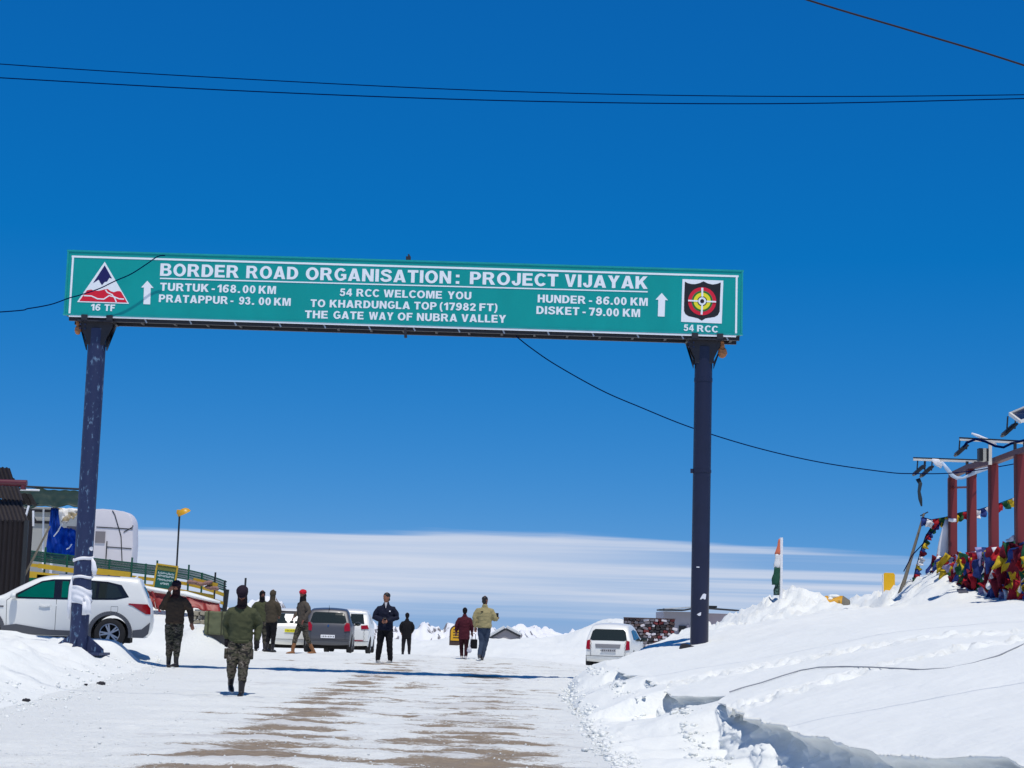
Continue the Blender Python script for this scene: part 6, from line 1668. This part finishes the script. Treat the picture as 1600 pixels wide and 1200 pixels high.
MB().tube([P(*p, 40.9) for p in ((1505, 700), (1510, 692), (1525, 686), (1540, 690), (1555, 697), (1568, 699), (1580, 693), (1600, 688), (1630, 690))], .028, 8).build('cable', M_WIRE, frame, world=True, smooth=True)
# solar panel
c4 = [P(1578, 646, 38.0), P(1625, 626, 38.0), P(1640, 644, 37.2), P(1594, 658, 37.2)]
sp_ = MB(); sp_.add(c4 + [v - Vector((0, 0, .04)) for v in c4], [(0, 1, 2, 3), (7, 6, 5, 4), (0, 4, 5, 1), (1, 5, 6, 2), (2, 6, 7, 3), (3, 7, 4, 0)]).build('solar_panel', mat('solar_cells', lin(24, 28, 52), .25), frame, world=True)
for i in range(4): MB().bar(c4[i] + Vector((0, 0, -.01)), c4[(i + 1) % 4] + Vector((0, 0, -.01)), .05, .07).build('panel_edge', M_ARM, frame, world=True)
flood(1577, 672, 38.2, 1.1); MB().bar(P(1598, 658, 38.2), P(1640, 660, 38.2), .05).build('lamp_arm', M_ARM, frame, world=True); MB().bar(P(1628, 655, 38.2), P(1629, 708, 38.0), .07).build('riser', M_ARM, frame, world=True)
# white streamers
def ribbon(pts, d, w, label, m=M_SILK, name='scarf', cat='scarf', group=None):
    t = thing(name, label, cat, P(*pts[0], d), 0, group)
    MB().tube([P(*p, d - .05 * (i % 2)) for i, p in enumerate(pts)], [(ww, .012) if isinstance(ww, float) else ww for ww in w], 8, ref=(0, 1, 0)).build('strip', m, t, world=True, smooth=True)
    return t
M_SILKB = mat('pale_blue_silk', lin(176, 196, 218), .6, var=.1, bump=.1, bscale=20)
ribbon([(1456, 718), (1464, 722), (1470, 727), (1474, 722)], 44.2, [.03, .09, .08, .03], 'knotted white scarf on the lowest lamp arm of the red frame')
ribbon([(1472, 722), (1480, 733), (1488, 743), (1495, 747), (1505, 747), (1518, 741), (1530, 733), (1545, 727), (1556, 720)], 43.9, [.03, .05, .05, .045, .03, .04, .09, .10, .03], 'pale blue scarf draped from the lamp arm along the top beam', M_SILKB)
ribbon([(1518, 677), (1528, 681), (1538, 685), (1548, 690), (1556, 696)], 41.2, [.02, .035, .03, .05, .04], 'white strip sticking up over the middle lamp arm')
ribbon([(1434, 748), (1438, 756), (1436, 768), (1438, 780), (1440, 791)], 44.3, [.06, .05, .04, .05, .02], 'dark strip of cloth dangling below the lowest floodlights', mat('dark_slate_cloth', lin(36, 52, 64), .8), 'cloth_strip', 'cloth')
p_ = ribbon([(1481, 812), (1479, 828), (1476, 850), (1473, 872), (1471, 890)], 46.0, [.07, .12, .16, .17, .12], 'long bundle of white scarves hanging beside the first red post')
ribbon([(1482, 812), (1488, 813), (1494, 813)], 45.7, [.04, .05, .04], 'short white scarf tied across the first red post')
# prayer flags
FC = [('flag_blue', (42, 60, 122)), ('flag_white', (226, 226, 228)), ('flag_red', (160, 28, 40)), ('flag_green', (34, 84, 54)), ('flag_yellow', (198, 168, 44)), ('flag_maroon', (110, 26, 44)), ('flag_lilac', (150, 146, 190))]
FM = [mat(n, lin(*c), .8, var=.18, scale=9, bump=.08, bscale=25, spec=.2) for n, c in FC]
def flag_mesh(seed, m, w=.26, h=.26, droop=.3):
    rr = random.Random(seed); nu, nv = 5, 6; vs = []; fs = []
    a = rr.uniform(0, 6); b = rr.uniform(-.4, .4)
    for j in range(nv + 1):
        v = j / nv
        for i in range(nu + 1):
            u = i / nu
            x = (u - .5) * w * (1 - droop * v * .8) + b * v * h * .4
            y = .05 * math.sin(u * 6 + a + v * 2) * (.3 + v) + .03 * math.sin(v * 7 + a)
            vs.append((x, y, -h * v * (1 + .12 * math.sin(u * 5 + a))))
    W = nu + 1; k = len(vs); vs += [(x, y + .008, z) for x, y, z in vs]
    for j in range(nv):
        for i in range(nu):
            q = j * W + i; fs += [(q, q + 1, q + W + 1, q + W), (q + k, q + W + k, q + W + 1 + k, q + 1 + k)]
    for i in range(nu): fs.append((i, i + k, i + 1 + k, i + 1)); q = nv * W + i; fs.append((q, q + 1, q + 1 + k, q + k))
    for j in range(nv): q = j * W; fs.append((q, q + W, q + W + k, q + k)); q = j * W + nu; fs.append((q, q + k, q + W + k, q + W))
    me = MB().add(vs, fs).mesh('flag', smooth=True); me.materials.append(m); return me
def flag_string(label, pts, d, seq, size, n, rope=.010, flags=True, start=0.0, tilt=0.0):
    t = thing('prayer_flag_string', label, 'prayer flags', P(*pts[0], d[0]))
    q = [P(*p, dd) for p, dd in zip(pts, d)]
    MB().tube(q, rope, 6).build('cord', M_WIRE, t, world=True)
    if not flags: return t
    L_ = [0]
    for a, b in zip(q[:-1], q[1:]): L_.append(L_[-1] + (b - a).length)
    for k in range(n):
        s_ = L_[-1] * (start + (1 - start) * (k + .5) / n); i = min(int(np.searchsorted(L_, s_)) - 1, len(q) - 2); i = max(i, 0)
        p = q[i].lerp(q[i + 1], (s_ - L_[i]) / max(L_[i + 1] - L_[i], 1e-6))
        me = flag_mesh(k * 7 + len(label), FM[seq[k % len(seq)]], size, size * 1.05, .25)
        o = bpy.data.objects.new('flag', me); link(o, t); o.location = p - t.location
        dd_ = (q[i + 1] - q[i]).normalized(); o.rotation_euler = (0, -math.asin(max(-1, min(1, dd_.z))) * (1 if dd_.x > 0 else -1) + random.uniform(-.2, .2) + tilt, random.uniform(-.4, .4))
    return t
random.seed(21)
flag_string('string of prayer flags running behind the red posts from the leaning pole', [(1441, 808), (1455, 812), (1478, 808), (1500, 801), (1530, 796), (1560, 787), (1600, 772), (1650, 752)], [46.3] * 8, [0, 1, 2, 3, 4, 4, 3, 2, 2, 1, 0, 1, 1, 2, 3, 4, 1, 0], .20, 24)
flag_string('string of prayer flags dropping steeply beside the leaning pole to the snow', [(1478, 808), (1456, 822), (1446, 838), (1438, 862), (1430, 892), (1422, 924)], [46.4] * 6, [1, 4, 0, 2, 3, 0, 2, 3, 4, 0, 5, 1], .15, 19)
flag_string('bare blue rope stretched from the prayer flags down to the leaning pole', [(1470, 816), (1440, 852), (1425, 868), (1412, 893)], [46.2] * 4, [0], .1, 0, .014, False)
lp = thing('leaning_pole', 'grey wooden pole leaning to the right beside the steep prayer flag string', 'pole', P(1408, 926, 46.5))
MB().tube([P(1406, 932, 46.5), P(1444, 802, 46.5)], [.055, .028], 10).build('shaft', M_WOOD, lp, world=True, ang=40)
MB().tube([P(1404, 932, 46.7), P(1428, 862, 46.7)], [.05, .025], 8).build('second_shaft', M_FD, lp, world=True, ang=40)
MB().bar(P(1438, 806, 46.5), P(1450, 800, 46.5), .03).build('cross_piece', M_FD, lp, world=True)
# the heap of prayer flags hung on the lower rail
heap = thing('prayer_flag_heap', 'thick colourful mass of prayer flags hung along the lower rail of the red frame', 'prayer flags', (11.1, 42, 3.0))
random.seed(33)
for k in range(290):
    t_ = k / 289.0; t_ = random.random() if k > 60 else t_
    t_ = max(.09, t_)
    dd_ = 46.3 - t_ * 10.0
    x_ = FX - .25 - random.uniform(-.1, .25)
    zt_ = 3.85 - random.random() ** 1.3 * (.55 + 1.0 * t_)
    g_ = ground_z(x_, dd_)
    zt_ = max(zt_, g_ + .15)
    if t_ > .45: zt_ += random.choice((0, .12, .25)) * (random.random() < .5)
    me = flag_mesh(k, FM[random.choices(range(7), (3, 2, 5, 4, 4, 3, 2))[0]], random.uniform(.18, .34), random.uniform(.25, .48), random.uniform(.2, .9))
    o = bpy.data.objects.new('flag', me); link(o, heap); o.location = Vector((x_, dd_, zt_)) - heap.location
    o.rotation_euler = (random.uniform(-.4, .4), random.uniform(-.6, .6), random.uniform(-1.3, .5))
for i, (d1, d2) in enumerate(((46.2, 43.6), (43.8, 41.2), (41.4, 38.2))):
    MB().tube([(FX - .3, d1, 3.82), (FX - .34, (d1 + d2) / 2, 3.62 - .1 * i), (FX - .3, d2, 3.84)], .02, 6).build('cord', M_WIRE, heap, world=True)
# dark solar-looking cards on the snow
for (pp, lab) in ((((1495, 921.5), (1509, 922), (1513, 927), (1498, 927.5)), 'smaller dark grey board lying on the snow crest below the prayer flags'), (((1553, 926), (1575, 927), (1584, 936), (1563, 934)), 'larger dark grey board half covered by snow near the red prayer flags')):
    q = []
    for p in pp:
        h_ = hit(*p); q.append((h_ if h_ else P(*p, 42)) + Vector((0, 0, .03)))
    o = MB().add(q + [v - Vector((0, 0, .04)) for v in q], [(0, 1, 2, 3), (7, 6, 5, 4), (0, 4, 5, 1), (1, 5, 6, 2), (2, 6, 7, 3), (3, 7, 4, 0)]).build('grey_board', mat('slate_board', lin(84, 86, 96), .6))
    tag(o, lab, 'board')
# flag pole with the tricolour
d = 48.0
b_ = P(1220, 938, d); t_ = P(1220.5, 840, d)
fp = thing('flagpole', 'white flagpole with a furled saffron, white and green flag on the snow ridge', 'flagpole', (b_.x, d, b_.z))
MB().tube([(b_.x, d, b_.z - .6), (b_.x, d, t_.z)], .045, 12).build('pole', M_WHITE, fp, world=True, ang=40)
def furl(name, y0, y1, w0, w1, m, sd=0):
    A = P(1218.5, y0, d - .02); B2 = P(1218.5, y1, d - .02); n = 8; vs = []; fs = []; K = 14
    for i in range(n + 1):
        v = i / n; c_ = A.lerp(B2, v); w_ = w0 + (w1 - w0) * v
        for k in range(K):
            a = 2 * math.pi * k / K; r_ = w_ / 2 * (1 + .22 * math.sin(3 * a + v * 4 + sd) + .10 * math.sin(v * 9 + sd))
            vs.append((c_.x - w_ / 2 + r_ * math.cos(a), c_.y + .6 * r_ * math.sin(a), c_.z))
    for i in range(n):
        for k in range(K): k2 = (k + 1) % K; fs.append((i * K + k, i * K + k2, i * K + K + k2, i * K + K + k))
    fs += [tuple(range(K)), tuple(n * K + k for k in range(K))[::-1]]
    MB().add(vs, fs).build(name, m, fp, world=True, smooth=True)
furl('saffron_band', 842, 866, .03, .13, mat('saffron_cloth', lin(206, 110, 80), .8)); furl('white_band', 866, 887, .13, .15, mat('white_cloth', lin(225, 225, 225), .8), 1); furl('green_band', 887, 914, .15, .21, mat('green_cloth', lin(16, 74, 56), .8, var=.3, scale=12), 2); furl('green_band', 914, 930, .13, .17, mat('green_cloth_dark', lin(26, 54, 48), .8, col2=lin(80, 110, 100), scale=14, thr=(.5, .6)), 3)
# yellow slab
d = 49.0
b_ = P(1389, 924, d)
ys_ = thing('yellow_slab', 'plain yellow round-shouldered marker slab standing on the snow ridge', 'marker', (b_.x, d, b_.z))
hw_ = .155; hh_ = .50
MB().prism([(-hw_, -.4), (hw_, -.4), (hw_, hh_ - .05), (hw_ - .04, hh_), (-hw_ + .04, hh_), (-hw_, hh_ - .05)], -.05, .05).build('slab', mat('marker_yellow', lin(232, 178, 8), .5, var=.1), ys_, bevel=.01)
MB().box((-hw_ - .012, 0, .2), (.02, .11, .5)).build('pale_edge', M_WHITE, ys_)
# yellow and grey drum shape poking out of the snow
d = 47.3
b_ = P(1311, 951, d); 
yd = thing('yellow_drum', 'snow-topped yellow and grey drum lying half buried between the snow ridges', 'drum', (b_.x, d + .3, b_.z - .05))
ob = MB(); K = 7; R_ = .27
rim_ = [(R_ * math.cos(math.pi * 2 * k / 14) * 1.05, R_ * math.sin(math.pi * 2 * k / 14)) for k in range(14)]
vs = [(-.30, x, z + .12) for x, z in rim_] + [(.16, x, z + .13) for x, z in rim_]; fs = [(i, (i + 1) % 14, (i + 1) % 14 + 14, i + 14) for i in range(14)] + [tuple(range(14)), tuple(range(27, 13, -1))]
MB().add(vs, fs).build('barrel', mat('marker_yellow2', lin(206, 150, 16), .5, col2=lin(120, 96, 40), scale=5, thr=(.55, .65)), yd, ang=50)
vs = [(.161, x, z + .13) for x, z in rim_] + [(.33, x * .72, z * .78 + .08) for x, z in rim_]
MB().add(vs, fs).build('grey_end', mat('grey_concrete', lin(110, 106, 96), .8, var=.2, bump=.05), yd, ang=50)
yd.rotation_euler = (0, 0, -.3)
obj_from(remeshed(MB().ell((-.08, 0, .37), (.17, .22, .06)).ell((-.15, -.1, .30), (.10, .14, .05)), .018, 2, .012, 2, 9), 'snow_cap', M_SNOW, yd)
# colourful stone wall
d = 68.0
wa = P(975, 990, d); wb = P(1054, 990, d); zt0 = P(975, 965, d).z; zt1 = P(1054, 963, d).z
cwall = thing('painted_stone_wall', 'stone wall of red, white and black blocks right of the small white hatchback', 'wall', ((wa.x + wb.x) / 2, d, 1.2))
pal = [mat('block_white', lin(206, 200, 204), .8, var=.15), mat('block_red', lin(118, 48, 50), .8, var=.25), mat('block_black', lin(46, 42, 46), .8, var=.25), mat('block_grey', lin(112, 106, 112), .8, var=.25), mat('block_brown', lin(80, 62, 60), .8, var=.2)]
MB().box(((wa.x + wb.x) / 2, d + .25, (zt0 + 1.0) / 2), (wb.x - wa.x, .3, zt0 - 1.0 - .04)).build('core', pal[2], cwall, world=True)
random.seed(5)
for r_ in range(10):
    x_ = wa.x
    while x_ < wb.x - .03:
        w_ = random.uniform(.10, .24); h__ = .105
        z_ = zt0 - .06 - r_ * h__
        stone(cwall, (x_ + w_ / 2, d + .05 + random.uniform(-.03, .03), z_), (w_ * .92, .16, h__ * .90), pal[random.choices(range(5), (5, 2, 5, 3, 3) if (x_ - wa.x) > .7 else (1, 1, 3, 6, 3))[0]], random.randint(0, 99)).rotation_euler.y += random.uniform(-.35, .35)
        x_ += w_
MB().bar((wa.x - .02, d + .07, zt0 - .0), (wb.x + .02, d + .07, zt0 + .0), .26, .035).build('coping', pal[4], cwall, world=True)
# grey flat-roofed building
d = 74.0
a = P(1037, 990, d); b = P(1152, 990, d); rt_ = P(1037, 955, d).z
gb = thing('flat_roofed_building', 'low grey flat-roofed building half hidden behind the right sign post', 'building', ((a.x + b.x) / 2, d + 2, 1.2))
M_GB = mat('grey_render', lin(158, 156, 166), .8, var=.1, bump=.03); M_GB2 = mat('pale_render', lin(176, 166, 176), .8, var=.1, bump=.03)
mx_ = P(1093, 990, d).x
MB().box(((a.x + mx_) / 2, d + 2, (rt_ + .6) / 2), (mx_ - a.x, 4, rt_ - .6)).build('wall', M_GB, gb, world=True)
MB().box(((mx_ + b.x) / 2 + .02, d + 2.3, (rt_ + .5) / 2), (b.x - mx_, 4, rt_ - .55)).build('wall', M_GB2, gb, world=True)
ro = MB(); ro.bar(P(1028, 953, d - .2), P(1068, 953.5, d - .2), 1.2, .06); ro.bar(P(1068, 953.5, d - .2), P(1092, 949, d - .2), 1.2, .06); ro.build('roof', M_FD, gb, world=True)
MB().bar(P(1092, 949.5, d - .2), P(1152, 954, d - .2), 1.2, .05).build('roof', M_FD, gb, world=True)
MB().bar(P(1036, 951.5, d + .4), P(1090, 948.2, d + .4), 1.2, .05).build('roof_snow', M_SNOW, gb, world=True)
MB().box(P(1110, 948, d - .1), (.5, .4, .08)).build('roof_hatch', M_FD, gb, world=True)
c = P(1066, 986, d - .02); MB().box(c, (.28, .06, .42)).build('door', M_BLACK, gb, world=True)
c = P(1075, 984, d - .02); MB().box(c, (.08, .05, .4)).build('door_jamb', M_GB2, gb, world=True)
# half-buried gable hut
d = 82.0
ap = P(790, 983, d); l_ = P(764, 998, d); r_p = P(813, 995, d)
hg = thing('buried_hut', 'gable of a small stone hut buried to its eaves in snow', 'hut', (ap.x, d + 2, l_.z))
MB().prism([(l_.x, l_.z - .3), (l_.x, l_.z), (ap.x, ap.z - .03), (r_p.x, r_p.z), (r_p.x, l_.z - .3)], d, d + 3).build('gable_wall', mat('gable_stone', lin(150, 146, 150), .9, var=.3, scale=5, bump=.1), hg, world=True)
for q0, q1 in ((l_, ap), (ap, r_p)):
    A = Vector(q0) + Vector((0, 0, .02)); B2 = Vector(q1) + Vector((0, 0, .02))
    MB().bar(A + Vector((0, -.06, 0)), B2 + Vector((0, -.06, 0)), .08, .09).build('barge_board', M_FD, hg, world=True)
    mid_ = (A + B2) / 2; mb = MB(); n = Vector((-(B2.z - A.z), 0, B2.x - A.x)).normalized()
    pA, pB = A + n * .06, B2 + n * .06
    mb.add([pA, pB, pB + Vector((0, 3, 0)), pA + Vector((0, 3, 0)), pA + n * .10, pB + n * .10, pB + n * .1 + Vector((0, 3, 0)), pA + n * .1 + Vector((0, 3, 0))], [(0, 1, 2, 3), (4, 5, 6, 7), (0, 1, 5, 4), (1, 2, 6, 5), (2, 3, 7, 6), (3, 0, 4, 7)]).build('roof_snow', M_SNOW, hg, world=True)
MB().bar((l_.x, d - .03, l_.z - .02), (P(781, 998, d).x, d - .03, l_.z - .02), .06, .06).build('sill_beam', M_FD, hg, world=True)
# yellow arched milestone
d = 76.0
c = P(714, 1001, d)
ms = thing('arched_milestone', 'yellow arched milestone with dark rim behind the maroon-coated person', 'milestone', (c.x, d, c.z))
def arch(w_, h__): return [(-w_, 0 if w_ < .3 else -.2)] + [(w_, 0 if w_ < .3 else -.2)] + [(w_ * math.cos(a), h__ - w_ * .9 + w_ * .9 * math.sin(a)) for a in [math.pi * k / 14 for k in range(15)]]
MB().prism(arch(.32, .66), 0, .12).build('rim', mat('dark_rim', lin(64, 48, 40), .7), ms)
MB().prism(arch(.27, .60), -.02, .02).build('face', mat('marker_face', lin(222, 168, 22), .5), ms)
for r_ in range(4): MB().box((0, -.023, .12 + r_ * .11), (.34, .008, .035)).build('painted_line', M_BLACK, ms)
# dark slab by the right post
h_ = P(1073, 1011, 36.2)
ob = MB().prism([(-.16, -.1), (.13, -.12), (.24, .0), (-.02, .085), (-.10, .07)], -.15, .15).build('dark_rock', mat('dark_rock', lin(40, 38, 44), .8, var=.4, scale=8, bump=.1), bevel=.02)
ob.location = (h_.x, 36.3, h_.z - .01); tag(ob, 'dark slab of rock poking from the snow at the foot of the right sign post', 'rock')
# litter and small rock on the left snow
for (px_, py_, s_, lab) in ((157, 1070, .045, 'small dark stone in the packed snow left of the walking soldier'), (133, 1071, .024, 'thin dark twig scrap left of the small dark stone'), (40, 1096, .034, 'dark scrap of debris at the foot of the left snow bank')):
    h_ = hit(px_, py_)
    if h_:
        me_ = remeshed(MB().ell((0, 0, 0), (s_ * 1.6, s_, s_)).ell((s_, 0, .3 * s_), (s_, s_ * .8, s_ * .7)), s_ * .2, 1, s_ * .25, 4, 30)
        o = obj_from(me_, 'stone' if s_ > .04 else 'debris', mat('dark_rock', (0, 0, 0)), None); o.location = h_ + Vector((0, 0, s_ * .3)); tag(o, lab, 'stone' if s_ > .04 else 'debris')
# ------------------------------------------------------------------ snow crumbs
rs = np.random.RandomState(3)
ico = bmesh.new(); bmesh.ops.create_icosphere(ico, subdivisions=1, radius=1.0)
iv = np.array([v.co[:] for v in ico.verts]); fi = np.array([[v.index for v in f.verts] for f in ico.faces]); ico.free()
def scatter(name, n, fn, smin, smax, m, label):
    pos = fn(n); k = len(pos[0]); sz = smin + (smax - smin) * rs.rand(k) ** 3.0
    z = G(pos[0], pos[1])
    vv = []; ff = []
    sc = sz[:, None, None] * (1 + .35 * rs.randn(k, len(iv), 1)) * np.array([1.25, 1.0, .75])[None, None, :]
    an = rs.rand(k) * 6.28; ca, sa = np.cos(an)[:, None], np.sin(an)[:, None]
    loc = iv[None] * sc
    X_ = loc[..., 0] * ca - loc[..., 1] * sa + pos[0][:, None]; Y_ = loc[..., 0] * sa + loc[..., 1] * ca + pos[1][:, None]; Z_ = loc[..., 2] + (z + sz * .25)[:, None]
    V_ = np.stack([X_, Y_, Z_], -1).reshape(-1, 3); F_ = (fi[None] + (np.arange(k) * len(iv))[:, None, None]).reshape(-1, 3)
    me = bpy.data.meshes.new(name); me.from_pydata(V_.tolist(), [], F_.tolist()); me.update(); me.polygons.foreach_set('use_smooth', [True] * len(F_)); me.materials.append(m)
    o = bpy.data.objects.new(name, me); C.objects.link(o); o['kind'] = 'stuff'; tag(o, label, 'snow lumps'); return o
def f_toe(n):
    y = 1 / (1 / 45 + (1 / 13.5 - 1 / 45) * rs.rand(n)); x = toe_x(y) + rs.randn(n) * .10 + .04; return x, y
def f_slope(n):
    y = 1 / (1 / 36 + (1 / 13.5 - 1 / 36) * rs.rand(n)); s = np.clip(.62 + .1 * perlin(y * .4, 1, 3) + rs.randn(n) * .06, .02, .95); tx_ = toe_x(y); return tx_ + (lip_x(y) - tx_) * s, y
def f_road(n):
    y = 1 / (1 / 50 + (1 / 14 - 1 / 50) * rs.rand(n)); x = left_x(y) + (toe_x(y) - left_x(y)) * rs.rand(n); keep = (fbm(x * .6, y * .5, 2, 5) > -.1); return x[keep], y[keep]
def f_left(n):
    y = 1 / (1 / 45 + (1 / 18 - 1 / 45) * rs.rand(n)); x = left_x(y) + rs.randn(n) * .35; return x, y
scatter('snow_crumbs', 1700, f_toe, .006, .042, M_SNOW, 'crumbled snow lumps along the foot of the right snow bank')
scatter('snow_crumbs', 1100, f_slope, .006, .045, M_SNOW, 'loose snow lumps strewn on the slope below the overhanging snow edge')
scatter('snow_crumbs', 3500, f_road, .004, .016, M_ROAD, 'small snow crumbs scattered over the packed snow of the road')
scatter('snow_crumbs', 900, f_left, .006, .035, M_SNOW, 'snow lumps along the edge of the left snow bank')
